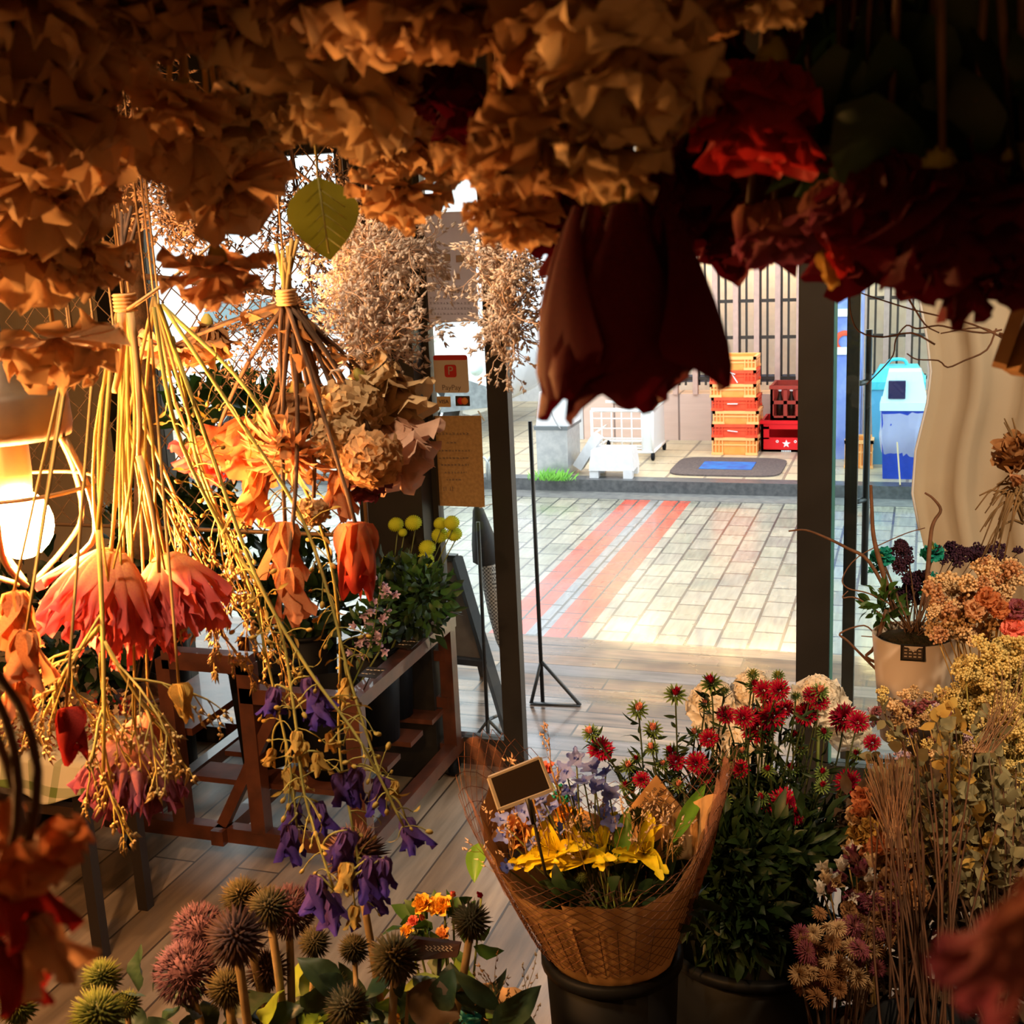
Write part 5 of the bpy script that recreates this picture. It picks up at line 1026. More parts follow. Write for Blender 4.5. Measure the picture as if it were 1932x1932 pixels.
for k, (px, py, dia, m) in enumerate(((585, 1315, 110, 'violet'), (520, 1325, 80, 'violet'), (600, 1345, 80, 'violet'), (640, 1490, 90, 'violet'), (675, 1480, 100, 'violet'), (725, 1500, 100, 'violet'), (765, 1575, 90, 'violet'), (545, 1590, 100, 'violet'), (555, 1545, 80, 'violet'), (600, 1545, 90, 'violet'), (655, 1605, 110, 'violet'), (700, 1655, 110, 'violet'), (725, 1650, 90, 'violet'), (600, 1690, 110, 'violet'), (625, 1720, 100, 'violet'), (700, 1690, 90, 'violet'), (655, 1655, 80, 'yelld'), (670, 1730, 60, 'yelld'), (540, 1470, 60, 'yelld'), (600, 1440, 60, 'yelld'), (655, 1300, 60, 'yelld'), (560, 1400, 60, 'yelld'), (745, 1490, 50, 'yelld'), (575, 1420, 60, 'yelld'), (515, 1430, 50, 'yelld'), (620, 1400, 50, 'yelld'))):
    best = min(((np.linalg.norm(P(px, py, 1.1) - q), q) for pts in ws for q in pts if q[2] > P(px, py, 1.1)[2] + .01), key=lambda z: z[0])[1]
    d = np.linalg.norm((best - [0, 0, H])) * .96; d = ((best - np.array([0, 0, H])) @ RM[:, 2]); c = P(px, py - dia * .35, d); r = dia / 2 / F * d
    flower('flower_head', 'wilt', m, B_, c, (rng.uniform(-.3, .3), rng.uniform(-.4, 0), -1), r * 1.15); stem(B_, best, c, .0011, .0009, M_STEMO, (rng.uniform(-.006, .006), 0, .004))
mb = MB(); mb2 = MB()
for pts in ws:
    for q in pts[4:]:
        for j in range(2):
            d = nrm(rdir(rng) + [0, 0, -.5]); e = q + d * rng.uniform(.01, .03); tube(mb, bez(q, e, (0, 0, .003), 4), .0006, n=3, cap=False)
            if rng.random() < .6: ball(mb2, e, rng.uniform(.0012, .0024), 6, (1, 1, 1.6), d)
            else: leaf(mb2, e, d, rdir(rng), .012, .0016, 1, 3, 4, rng)
part('tendril', mb, M_STEMO, B_)['kind'] = 'stuff'; part('seed_pod', mb2, mat('golden_seed_pod', (.50, .32, .06), (.34, .24, .05), rough=.6, trans=.2), B_)['kind'] = 'stuff'
# ---- rear bunch C: mixed dried flowers
kC = P(541, 565, 1.16); C_ = bunch('hanging_bunch', 'full bunch of peach roses, strawflower and hydrangea with a knotted stalk, left of the pillar', 'dried flowers', kC, 1.05,
      [(540, 880, 220, 1.16, 'strawflower', 'peach', (-.2, -.7)), (470, 850, 170, 1.22, 'rose', 'orange', (-.5, -.2)), (660, 770, 180, 1.18, 'hydrangea', 'beige', (.3, -.6)), (700, 860, 170, 1.15, 'hydrangea', 'cream', (.2, -.8)), (640, 830, 150, 1.16, 'hydrangea', 'beige', (0, -.8)),
       (755, 860, 190, 1.20, 'rose', 'blush', (.7, -.2)), (735, 770, 180, 1.22, 'rose', 'beige', (.7, -.3)), (560, 790, 150, 1.26, 'rose', 'brown', (0, -.2)), (640, 930, 130, 1.16, 'wilt', 'orange', (.0, -.2)), (480, 940, 160, 1.2, 'wilt', 'orange', (-.2, -.3)),
       (535, 1040, 170, 1.12, 'wilt', 'orange', (.0, -.3)), (550, 1120, 150, 1.10, 'wilt', 'orange', (.2, -.2)), (672, 1065, 170, 1.10, 'tulip', 'tulip', (.0, -.15)), (390, 870, 130, 1.25, 'rose', 'pinkd', (-.4, -.3)), (700, 740, 120, 1.2, 'carnation', 'beige', (.5, .3)), (590, 960, 90, 1.15, 'hydrangea', 'beige', (0, -.4)), (690, 930, 100, 1.18, 'carnation', 'mauve', (.2, -.2)), (310, 680, 110, 1.3, 'carnation', 'peach', (-.4, -.2)), (390, 655, 120, 1.3, 'rose', 'brown', (0, -.2))],
      M_STEMB, 'rear hanging bunches', 3, pet['brown'], sr=.0024, ls=.45)
for i in range(12): stem(C_, kC + rdir(rng) * .006, P(rng.uniform(520, 620), rng.uniform(700, 760), 1.2), .003, .002, M_STEMB); 
for i in range(8): stem(C_, kC + rdir(rng) * .006, P(rng.uniform(515, 565), rng.uniform(450, 500), 1.15), .0026, .002, M_STEMD)
# ---- low hanging single heads
for (px, py, dia, d, kind, m, lab, ky) in ((130, 1370, 110, .95, 'tulip', 'redlit', 'small half-open red and orange bud hanging above the checked cloth', 700), (341, 1325, 110, 1.0, 'bud', 'yelld', 'yellow papery bud hanging on a thin stem, right of the statice', 900),
    (275, 1390, 130, 1.1, 'peony', 'mauve', 'magenta flower hanging behind the statice spray', 900), (250, 1440, 200, 1.05, 'peony', 'mauve', 'mauve drooping peony, lowest of the left bunches', 900), (35, 1170, 170, .95, 'wilt', 'orange', 'upper pale orange wilted flower below the lamp, left edge', 1080), (45, 1240, 160, .92, 'wilt', 'orange', 'pale orange wilted flower, middle of the three at the left edge', 1080), (35, 1300, 150, .95, 'wilt', 'orange', 'lowest pale orange wilted flower at the left edge', 1080)):
    k0 = P(px + (230 - px) * .5, 640, d + .03); t = thing('dried_flower', lab, 'dried flower', P(px, py, d), 'single dried heads below the lamp'); ax = nrm((rng.uniform(-.2, .2), -.2, -1)); r = dia / 2 / F * d * 1.1
    b = P(px, py, d) - ax * r * .6; flower('flower_head', kind, m, t, b, ax, r); stem(t, k0, b, .0014, .0012, M_STEMD); hang(t, k0, 1.05)
# ---- filigree masses (white smoke bush / brown baby's breath)
def filigree(name, label, blobs, m_s, m_b, seed, knot, ry, n, bud, L=.05, group='filigree bunches'):
    rg = random.Random(seed); t = thing(name, label, 'dried flowers', knot, group)
    for (px, py, wx, wy, d) in blobs:
        ms = MB(); mbb = MB(); c = P(px, py, d)
        for i in range(n):
            a = P(px + rg.gauss(0, wx * .35), py + rg.gauss(0, wy * .35), d + rg.gauss(0, .02)); sprig(ms, mbb, a, rdir(rg), L * rg.uniform(.7, 1.3), .0007, 1, rg, .8, bud, 3, 0, 4, .45)
        tube(ms, bez(knot, c, (0, 0, 0)), .0016, n=4)
        o = part('fine_twigs', ms, m_s, t); o['kind'] = 'stuff'; bo = bpy.data.objects.new('florets', mbb.mesh('florets', WL[o.name])); COL.objects.link(bo); bo.data.materials.append(m_b); bo.parent = o; WL[bo.name] = WL[o.name]; bo['kind'] = 'stuff'
    hang(t, knot, ry)
wf1 = mat('pinkish_white_fluff', (.88, .80, .76), (.78, .68, .62), rough=.8, trans=.5); wt = mat('rusty_fine_twig', (.50, .34, .26), rough=.7)
filigree('white_filigree', 'white lacy dried bunch hanging against the dark pillar', [(700, 590, 80, 110, 1.22), (715, 480, 110, 50, 1.25)], wt, wf1, 31, P(690, 330, 1.25), 1.05, 130, .0026, .040)
filigree('white_filigree', 'white lacy dried bunch hanging over the thin door stile', [(950, 500, 44, 80, 1.2), (958, 600, 30, 80, 1.2)], wt, wf1, 32, P(945, 350, 1.2), 1.05, 100, .0022, .028)
bf = mat('grey_brown_floret', (.30, .20, .15), (.20, .13, .10), rough=.85, trans=.2)
filigree('brown_filigree', 'grey-brown baby\'s breath bunch hanging behind the upper left carnations', [(245, 270, 70, 110, 1.3), (245, 120, 40, 120, 1.3), (650, 400, 90, 60, 1.35), (360, 400, 60, 60, 1.32)], M_STEMB, bf, 33, P(260, 60, 1.32), 1.05, 90, .0028, .04)
dk = mat('dark_wiry_twig', (.10, .06, .05), rough=.7)
filigree('wiry_filigree', 'dark wiry seed sprays against the bright window', [(510, 650, 70, 120, 1.5), (560, 400, 80, 80, 1.5), (590, 560, 70, 100, 1.5)], dk, bf, 34, P(540, 200, 1.45), 1.05, 42, .0026, .06)
# dark branch rising beside the window
br = thing('tree_branch', 'thick dark bark-covered branch standing behind the raffia-tied bunch', 'branch', PY(240, 1050, 1.6)); mb = MB()
bb = PY(235, 330, 1.6); tube(mb, poly([(bb[0] - .0, 1.6, 2.75), PY(235, 330, 1.6), PY(245, 480, 1.6), PY(262, 640, 1.6), PY(275, 850, 1.6), PY(270, 1050, 1.6)]), .022, .017, 10); part('trunk', mb, mat('dark_bark', (.07, .035, .02), (.03, .016, .01), rough=.9, sc=50, bump=.6), br)
mb = MB(); tube(mb, poly([PY(560, 560, 1.6), PY(600, 660, 1.6), PY(640, 740, 1.6), PY(690, 800, 1.6)]), .005, .003, 6); tube(mb, [PY(255, 520, 1.6), PY(400, 535, 1.6), PY(560, 560, 1.6)], .005, n=6); part('side_twig', mb, MATS['dark_bark'], br)
# ================================================================== display counter, thistles, bouquet
ctr = mat('counter_wood', (.10, .05, .025), (.06, .03, .016), rough=.5, sc=12)
def table(label, x0, x1, y0, y1, z, nm='display_table'):
    t = thing(nm, label, 'table', ((x0 + x1) / 2, (y0 + y1) / 2, 0), 'display tables'); mb = MB(); box2(mb, np.array([x0, y0, z - .03]), np.array([x1, y1, z])); part('table_top', mb, ctr, t, False)
    for x in (x0 + .03, x1 - .03):
        for y in (y0 + .03, y1 - .03): mb = MB(); bar(mb, (x, y, 0), (x, y, z - .03), .045); part('leg', mb, ctr, t, False)
    return t
CZ = .80
table('front display table under the bouquet and thistles', -.95, .9, .45, 1.43, CZ)
table('low rear display table carrying the aster bucket', -.42, 1.3, 1.47, 2.06, .50)
table('tall rear display table carrying the white pot', -.02, 1.3, 2.10, 2.75, 1.02)
# thistles
vs = []
for k, (px, py, d, lab) in enumerate(((500, 2080, 1.20, 'dark vase of thistles below the picture edge'), (200, 2160, 1.10, 'dark vase of green thistles at the left'), (740, 2080, 1.25, 'dark vase of thistles in the middle'))):
    c = P(px, py, d); vs.append(c); t = bucket('vase', lab, (c[0], c[1], CZ), .06, .24, group='vases of thistles')
TH = [(445, 1768, 128, 1.08, 'spike', 'echinp', 0, 'largest brown-mauve globe thistle, in front'), (508, 1712, 92, 1.16, 'spike', 'echin', 0, 'dark globe thistle behind the largest one, upper right'), (455, 1692, 85, 1.22, 'spike', 'echin', 0, 'dark globe thistle at the back above the largest one'),
      (430, 1865, 90, 1.14, 'spike', 'echin', 0, 'globe thistle half hidden below the largest one'), (745, 1808, 112, 1.12, 'spike', 'echin', 2, 'second largest globe thistle, right of the centre'), (890, 1738, 84, 1.22, 'spike', 'echin', 2, 'lone dark globe thistle standing before the bouquet wrap'),
      (594, 1778, 68, 1.22, 'spike', 'echin', 0, 'small round globe thistle in the middle row'), (668, 1790, 66, 1.26, 'spike', 'echin', 2, 'small globe thistle behind the thick pale stalk'), (655, 1900, 92, 1.10, 'spike', 'echin', 2, 'globe thistle at the bottom edge, middle'),
      (625, 1868, 80, 1.18, 'spike', 'eching', 2, 'blurred olive globe thistle low in the leaves'), (192, 1845, 86, 1.05, 'spike', 'eching', 1, 'green globe thistle beside the foot of the table leg'), (185, 1915, 118, 1.0, 'spike', 'eching', 1, 'green-tipped globe thistle cut by the bottom edge, left'),
      (240, 1895, 60, 1.12, 'spike', 'eching', 1, 'small green globe thistle behind the left pair'), (35, 1900, 80, 1.02, 'spike', 'eching', 1, 'globe thistle in the bottom left corner'), (505, 1830, 90, 1.24, 'spike', 'echinp', 0, 'mauve-brown globe thistle right of the largest, in shade'),
      (375, 1755, 110, 1.2, 'allium', 'allium', 0, 'mauve allium head, upper of the two at the left of the thistles'), (350, 1835, 130, 1.16, 'allium', 'allium', 0, 'big mauve allium head, lower left of the thistles'), (545, 1720, 110, 1.26, 'allium', 'allium', 0, 'mauve allium head behind the dark thistles'),
      (672, 1615, 130, 1.30, 'spike', 'echinp', 2, 'tall globe thistle with pink-mauve crown among the violet flowers')]
rng = random.Random(50)
thst = mat('pale_thistle_stalk', (.34, .24, .13), (.24, .17, .08), rough=.75, sc=40)
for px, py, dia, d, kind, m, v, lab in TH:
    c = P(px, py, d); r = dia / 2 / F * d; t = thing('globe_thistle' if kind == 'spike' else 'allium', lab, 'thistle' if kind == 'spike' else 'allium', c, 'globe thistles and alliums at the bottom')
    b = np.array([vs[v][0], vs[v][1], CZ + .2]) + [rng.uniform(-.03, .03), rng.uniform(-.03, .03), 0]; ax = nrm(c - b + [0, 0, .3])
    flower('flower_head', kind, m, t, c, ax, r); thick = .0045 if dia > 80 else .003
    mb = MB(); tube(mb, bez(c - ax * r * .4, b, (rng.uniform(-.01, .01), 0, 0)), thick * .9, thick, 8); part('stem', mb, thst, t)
    if px in (672,): pass
    mb = MB(); q = c * .55 + b * .45
    for k in range(3): leaf(mb, q - [0, 0, .02 * k], rdir(rng) * [1, 1, .3] + [0, 0, .2], (0, 0, 1), rng.uniform(.05, .09), rng.uniform(.010, .018), rng.uniform(.4, 1.2), 3, 7, rng, .3, .25)
    part('leaf', mb, mat('dusty_thistle_leaf', (.12, .13, .07), (.07, .09, .04), rough=.7, sc=40, trans=.15), t)['kind'] = 'stuff'
fol = thing('foliage_bunch', 'dark broad leaves between the thistle stalks along the bottom edge', 'foliage', (vs[0][0], vs[0][1], CZ + .2)); mb = MB(); mb2 = MB()
for i in range(110):
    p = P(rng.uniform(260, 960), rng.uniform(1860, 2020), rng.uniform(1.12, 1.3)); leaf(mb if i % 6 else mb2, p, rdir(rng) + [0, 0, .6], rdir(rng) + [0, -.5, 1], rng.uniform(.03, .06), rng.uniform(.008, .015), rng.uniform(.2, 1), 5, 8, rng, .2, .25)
part('leaves', mb, mat('dark_green_leaf', (.03, .06, .025), (.02, .035, .02), rough=.45, trans=.2), fol)['kind'] = 'stuff'; part('bright_leaves', mb2, mat('light_green_leaf', (.28, .38, .04), (.20, .30, .03), rough=.45, trans=.3), fol)['kind'] = 'stuff'  # dark green leaves with a few light green ones mixed in
mb = MB(); tube(mb, [(vs[0][0], vs[0][1], CZ + .02), P(620, 1940, 1.2)], .004, n=5); part('stem', mb, M_STEMG, fol)
lf = thing('ribbed_leaf', 'ribbed grey-brown leaf lying between the thistles and the lone stalk', 'leaf', P(810, 1890, 1.2)); mb = MB(); a = P(770, 1872, 1.14); b = P(856, 1915, 1.12); leaf(mb, a, b - a, ray(800, 1890) * -1, np.linalg.norm(b - a) * 1.1, .020, .3, 7, 12, rng, .25, .12); part('blade', mb, mat('ribbed_leaf_skin', (.13, .09, .06), (.08, .055, .04), rough=.6, sc=30, bump=.3), lf)
mb = MB(); tube(mb, bez(a, (vs[2][0], vs[2][1], CZ + .2), (0, 0, .02)), .002, n=5); part('stem', mb, thst, lf)
# mini roses in a paper-wrapped pot with a small board
rp = P(850, 1850, 1.50); rp = np.array([rp[0], rp[1], CZ]); t = thing('potted_mini_rose', 'pot of yellow and coral mini roses in crumpled cream paper', 'potted rose', rp)
mb = MB(); lathe(mb, rp, [(.001, .001), (.045, 0), (.062, .12), (.058, .12), (.043, .01)], 24); part('pot', mb, mat('brown_pot', (.10, .05, .03), rough=.6), t)
mb = MB(); V = []; n = 48
for k, (r_, h_) in enumerate(((.050, .0), (.066, .10), (.085, .19), (.11, .225))):
    for j in range(n): a = j * 2 * math.pi / n; q = 1 + .10 * math.sin(7 * a) * k / 3 + .05 * math.sin(17 * a + k); V.append(rp + [r_ * q * math.cos(a), r_ * q * math.sin(a), h_ + (.02 * math.sin(5 * a + 1) + .01 * math.sin(13 * a)) * k / 3])
mb.add(V, [(i * n + j, i * n + (j + 1) % n, (i + 1) * n + (j + 1) % n, (i + 1) * n + j) for i in range(3) for j in range(n)]); part('paper_wrap', mb, mat('cream_tissue', (.70, .48, .28), (.62, .42, .24), rough=.8, trans=.3), t)
for px, py, dia, m, k in ((832, 1708, 46, 'yrose', 'rose'), (797, 1706, 40, 'yrose', 'rose'), (855, 1685, 30, 'prose', 'bud'), (795, 1730, 26, 'prose', 'bud'), (767, 1757, 26, 'yrose', 'rose'), (905, 1688, 26, 'redas', 'bud'), (835, 1762, 28, 'orose', 'rose'), (780, 1738, 22, 'prose', 'rose')):
    d = 1.46; c = P(px, py, d); r = dia / 2 / F * d; ax = nrm((rng.uniform(-.4, .4), -.5, .8)); flower('flower_head', k, m, t, c - ax * r * .6, ax, r * 1.1); stem(t, rp + [0, 0, .11], c - ax * r * .6, .0018, .0014, M_STEMG)
leafmass(t, P(835, 1750, 1.48), (.05, .035, .03), 40, M_LEAF, rng, .03, .009)
bd = thing('name_board', 'small dark board with faint chalk lettering leaning before the mini roses', 'sign', P(815, 1795, 1.38)); V = [P(772, 1770, 1.36), P(868, 1782, 1.36), P(862, 1806, 1.345), P(790, 1812, 1.345)]
mb = MB(); mb.add(V + [v + np.array([0, .006, 0]) for v in V], [(3, 2, 1, 0), (4, 5, 6, 7), (0, 1, 5, 4), (1, 2, 6, 5), (2, 3, 7, 6), (3, 0, 4, 7)]); part('board', mb, mat('dark_brown_board', (.05, .02, .012), rough=.5), bd, False)
mb = MB()
for i in range(7): q = P(806 + i * 7.5, 1788 + (i % 2), 1.352); tube(mb, poly([q + [-.0015, -.001, .003], q + [.0015, -.001, .001], q + [-.0015, -.001, -.001], q + [.002, -.001, -.003]], 2), .0004, n=4)
part('chalk_writing', mb, MATS['chalk'], bd, False)
mb = MB(); tube(mb, [(V[2] + V[3]) / 2 + [0, .005, 0], rp + [-.01, -.09, .0]], .0025, n=5); part('stick', mb, M_BLACK, bd)
pb = P(905, 1860, 1.33); tb = thing('clear_box', 'open black and clear plastic box beside the wrapped bouquet', 'box', (pb[0], pb[1], CZ)); mb = MB(); box(mb, (pb[0], pb[1] + .02, CZ + .09), (.09, .06, .18)); part('dark_sleeve', mb, M_BLACK, tb, False)
mb = MB(); box(mb, (pb[0] + .004, pb[1] + .02, CZ + .20), (.11, .08, .035)); part('clear_lid', mb, mat('clear_plastic', (.70, .62, .52), rough=.15, alpha=.35), tb, False)
for k, (px, py, m, kind, lab) in enumerate(((892, 1918, 'aqua', 'carnation', 'aqua dyed flower at the bottom edge'), (760, 1922, 'yrose', 'rose', 'bright orange-yellow bloom at the bottom edge'), (860, 1845, None, None, None))):
    if m is None: continue
    c = P(px, py, 1.30); b = np.array([c[0], c[1] + .02, CZ]); t = thing('dyed_flower', lab, 'flower', c, 'bright blooms along the bottom edge'); flower('flower_head', kind, m, t, c, (0, -.3, 1), .022); stem(t, c, b + [0, 0, .02], .002, .002, M_STEMG)
    bucket('vase', 'short dark vase holding the ' + ('aqua dyed flower' if k == 0 else 'orange-yellow bloom'), (b[0], b[1], CZ), .03, .14, group='short vases at the front', rim=False)
# small dried sprays lower right of the thistles
sp = thing('dried_spray', 'pale fine dried spray in front of the bouquet, near the bottom edge', 'dried flowers', P(960, 1930, 1.25)); rg = random.Random(9)
for i in range(8):
    ms = MB(); mbb = MB(); b = P(950 + i * 6, 1990, 1.25); b[2] = CZ + .002 if i == 0 else b[2]; sprig(ms, mbb, b, (rg.uniform(-.3, .3), -.1, 1), .07, .0008, 1, rg, .6, .0018, 5, 0, 4); part('twig', ms, M_STEMD, sp); part('buds', mbb, pet['beige'], sp)['kind'] = 'stuff'

# ------------------------------------------------------------------ wrapped bouquet in a black vase
BC = np.array([-.335, 1.285, 1.135]); vz = bucket('vase', 'black vase holding the wrapped bouquet', (BC[0], BC[1], CZ), .080, BC[2] - CZ + .015, taper=.8)
bq = thing('wrapped_bouquet', 'bouquet in brown printed paper and net, blue and yellow flowers inside', 'bouquet', BC)
def rimh(a):            # rim height by angle: tips left and right, low in front
    c = math.cos(a); s = math.sin(a); return .160 + .075 * abs(c) ** 3 * (1 + .05 * c) - .02 * (s < 0) * -s + .012 * math.sin(3 * a)
def wrap(a, v, off=0.0, ext=1.0):
    hh = rimh(a) * ext * v; r = .060 + .072 * v ** .8 + off + .004 * math.sin(6 * a) * v; return BC + np.array([r * math.cos(a) * 1.02 - .012 * v, r * math.sin(a) * .88, hh - .01])
def wrapmesh(off, ext, a0=0, a1=2 * math.pi, n=96, m=14, v1=1.0, rag=0):
    mb = MB(); V = []; T = []
    for i in range(m):
        for j in range(n):
            a = a0 + (a1 - a0) * j / (n - 1); v = v1 * i / (m - 1); V.append(wrap(a, v, off + .002 * math.sin(23 * a) * v, ext + rag * math.sin(9 * a))); T.append(v)
    mb.add(V, [(i * n + j, i * n + j + 1, (i + 1) * n + j + 1, (i + 1) * n + j) for i in range(m - 1) for j in range(n - 1)], T); return mb
part('paper_wrap', wrapmesh(0, .93, R(-205), R(155)), M_KRAFT, bq)
flap = wrapmesh(.004, .98, R(-95), R(-15), 40, 14); part('paper_flap', flap, mat('light_kraft', (.68, .43, .21), (.58, .35, .16), rough=.8, sc=50, trans=.2), bq)
mb = MB()
for fam in (1, -1):
    for k in range(46):
        a0 = k * 2 * math.pi / 46; tube(mb, [wrap(a0 + fam * 1.5 * s, .25 + .85 * s, .009 + .010 * s, 1.08) for s in np.linspace(0, 1, 12)], .00045, n=3, cap=False)
part('net', mb, mat('brown_net', (.16, .07, .04), rough=.8), bq)
for a0, a1 in ((150, 215), (-20, 14)):
    mb = MB(); V = []; n = 30
    for i in range(8):
        for j in range(n): a = R(a0 + (a1 - a0) * j / (n - 1)); e = abs(j / (n - 1) - .5) * 2; V.append(wrap(a, .55 + .55 * (i / 7) * (1 - .55 * e * e), .012 + .004 * math.sin(j), 1.10))
    mb.add(V, [(i * n + j, i * n + j + 1, (i + 1) * n + j + 1, (i + 1) * n + j) for i in range(7) for j in range(n - 1)])
    part('folded_net', mb, mat('coppery_net_fold', (.50, .24, .16), (.36, .15, .09), rough=.7, sc=120, alpha=.45), bq)
mb = MB(); rg = random.Random(12)
for col in range(9):
    a = R(-130 + col * 9.5 + (3 if col > 4 else 0)); s = .30
    while s < .78: e = s + rg.uniform(.008, .03); bar(mb, wrap(a, s, .0064, .96), wrap(a, e, .0064, .96), .0022 if col % 4 else .0042, .0005); s = e + .010
part('printed_lines', mb, mat('brown_print', (.10, .04, .015), rough=.8), bq)['kind'] = 'stuff'
tp = [P(1238, 1462, 1.56), P(1290, 1530, 1.56), P(1215, 1620, 1.56), P(1150, 1570, 1.56)]; mb = MB(); mb.add(tp + [v + np.array([0, .002, 0]) for v in tp], [(0, 1, 2, 3), (7, 6, 5, 4), (0, 4, 5, 1), (1, 5, 6, 2), (2, 6, 7, 3), (3, 7, 4, 0)]); pt = part('paper_tip', mb, MATS['light_kraft'], bq, False)
bx = nrm(tp[0] - tp[3]); by_ = nrm(tp[0] - tp[1]); bn_ = nrm(np.cross(bx, by_)); by_ = np.cross(bn_, bx); fr_ = Matrix((bx, by_, bn_)).transposed().to_quaternion() if bn_[1] < 0 else Matrix((bx, -by_, -bn_)).transposed().to_quaternion()
def text3(s_, loc, size, m, parent, q_):
    o = text(s_, loc, size, m, parent, 'printed_word'); o.rotation_mode = 'QUATERNION'; o.rotation_quaternion = q_; return o
for s_, px, py, sz_ in (('sliced tree', 1219, 1508, .009), ('smooth', 1232, 1524, .011), ('TO A BOIL', 1246, 1540, .009)): text3(s_, P(px, py, 1.554), sz_, ink, bq, fr_)
text3('NET', P(1112, 1692, 1.34), .014, ink, bq, fr_)
def inb(kind, m, lst, ax0=(0, -.5, .8), d=1.5, spread=.5):
    for px, py, dia in lst:
        dia *= {'floret5': 1.12, 'lily': 1.35, 'rose': 1.2}.get(kind, 1); c = P(px, py, d + rng.uniform(-.02, .02)); ax = nrm(np.array(ax0) + rdir(rng) * spread); r = dia / 2 / F * d; flower('flower_head', kind, m, bq, c - ax * r * .3, ax, r)
        stem(bq, BC + [rng.uniform(-.03, .03), rng.uniform(-.03, .03), .02], c - ax * r * .3, .0012, .001, M_STEMG, (0, 0, 0), n=5, sides=4)
inb('floret5', 'blue', [(1065, 1455, 44), (1085, 1430, 40), (1115, 1445, 46), (1100, 1470, 44), (1070, 1490, 40), (1125, 1480, 42), (1150, 1495, 40), (1085, 1510, 36), (1050, 1470, 38), (1140, 1455, 34), (1030, 1530, 34), (1140, 1530, 46), (1155, 1550, 40), (965, 1555, 44), (985, 1530, 40), (1010, 1545, 40), (950, 1575, 38), (1060, 1560, 34), (970, 1620, 40), (955, 1635, 34), (1000, 1590, 30), (1120, 1610, 34), (1020, 1505, 36), (1045, 1520, 34), (945, 1545, 34)], d=1.46)
inb('lily', 'yellow', [(1045, 1600, 80), (1095, 1612, 80), (1130, 1590, 66), (1010, 1620, 60), (1150, 1620, 60), (1215, 1605, 74)], d=1.46, spread=.3); inb('lily', 'yellow', [(1160, 1605, 50), (1225, 1580, 50)], d=1.47, spread=.4)
inb('rose', 'orose', [(975, 1575, 64), (1000, 1590, 50)], spread=.3, d=1.48); inb('rose', 'yrose', [(1068, 1530, 56), (1075, 1560, 46)], spread=.3, d=1.52); inb('rose', 'prose', [(955, 1530, 40), (1030, 1455, 30)], spread=.3, d=1.54)
inb('spike', 'eching', [(1205, 1535, 40), (1168, 1548, 46), (1265, 1600, 46), (1095, 1655, 34)], d=1.46); inb('cluster', 'teal', [(1110, 1580, 44), (1060, 1500, 40)], d=1.54)
tl_ = mat('tulip_leaf', (.14, .32, .03), (.10, .24, .025), rough=.4, trans=.3)
for a, b, L_, W_ in (((1270, 1590, 1.44), (1330, 1475, 1.50), .105, .009), ((1172, 1620, 1.44), (1180, 1545, 1.44), .06, .010), ((905, 1590, 1.48), (890, 1670, 1.44), .05, .012)):
    mb = MB(); leaf(mb, P(*a), P(*b) - P(*a), (0, -1, .4), L_, W_, .25, 5, 10, rng, .45); part('leaf', mb, tl_, bq)
ms = MB(); mbb = MB(); rg = random.Random(41)
for i in range(34): b = P(rg.uniform(930, 1290), rg.uniform(1600, 1665), rg.uniform(1.42, 1.52)); sprig(ms, mbb, b, (rg.uniform(-.3, .3), rg.uniform(-.3, .1), 1), .05, .0006, 1, rg, .7, .0022, 4, 0, 3)
for (a, b) in (((1050, 1650), (1003, 1500)), ((1100, 1650), (1040, 1450)), ((1000, 1650), (985, 1560)), ((1090, 1640), (1060, 1540))): pa, pb_ = P(*a, 1.46), P(*b, 1.44); tube(ms, [pa, pb_], .001, n=4); sprig(ms, mbb, pb_, pb_ - pa, .04, .0007, 1, rg, .5, .0024, 5, 0, 3)
part('filler_stems', ms, M_STEMD, bq)['kind'] = 'stuff'; part('filler_blossom', mbb, mat('tiny_pale_blossom', (.70, .55, .40), (.60, .42, .34), trans=.2), bq)['kind'] = 'stuff'
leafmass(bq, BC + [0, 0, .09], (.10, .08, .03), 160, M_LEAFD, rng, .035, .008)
# chalkboard pick
pk = thing('chalkboard_pick', 'blank black board with silver edge on a stick in the bouquet', 'sign', P(985, 1480, 1.40)); V = [P(922, 1468, 1.40), P(942, 1527, 1.385), P(1041, 1490, 1.385), P(1018, 1430, 1.40)]; n_ = nrm(np.cross(V[1] - V[0], V[3] - V[0])); n_ = n_ if n_[1] < 0 else -n_
mb = MB(); mb.add([v + n_ * .001 for v in V] + [v - n_ * .002 for v in V], [(0, 1, 2, 3), (7, 6, 5, 4), (0, 4, 5, 1), (1, 5, 6, 2), (2, 6, 7, 3), (3, 7, 4, 0)]); part('board', mb, mat('blackboard', (.012, .009, .008), rough=1, spec=0), pk, False)
mb = MB()
for i in range(4): bar(mb, V[i], V[(i + 1) % 4], .0035, .004)
part('silver_edge', mb, mat('silver_edge', (.45, .42, .38), rough=.4, metal=.4), pk, False)
mb = MB(); bar(mb, P(996, 1505, 1.385), P(1008, 1552, 1.395), .008, .004); tube(mb, [P(1006, 1545, 1.395), P(1030, 1650, 1.43), BC + [0, 0, .02]], .0018, n=6); part('stick', mb, M_BLACK, pk)
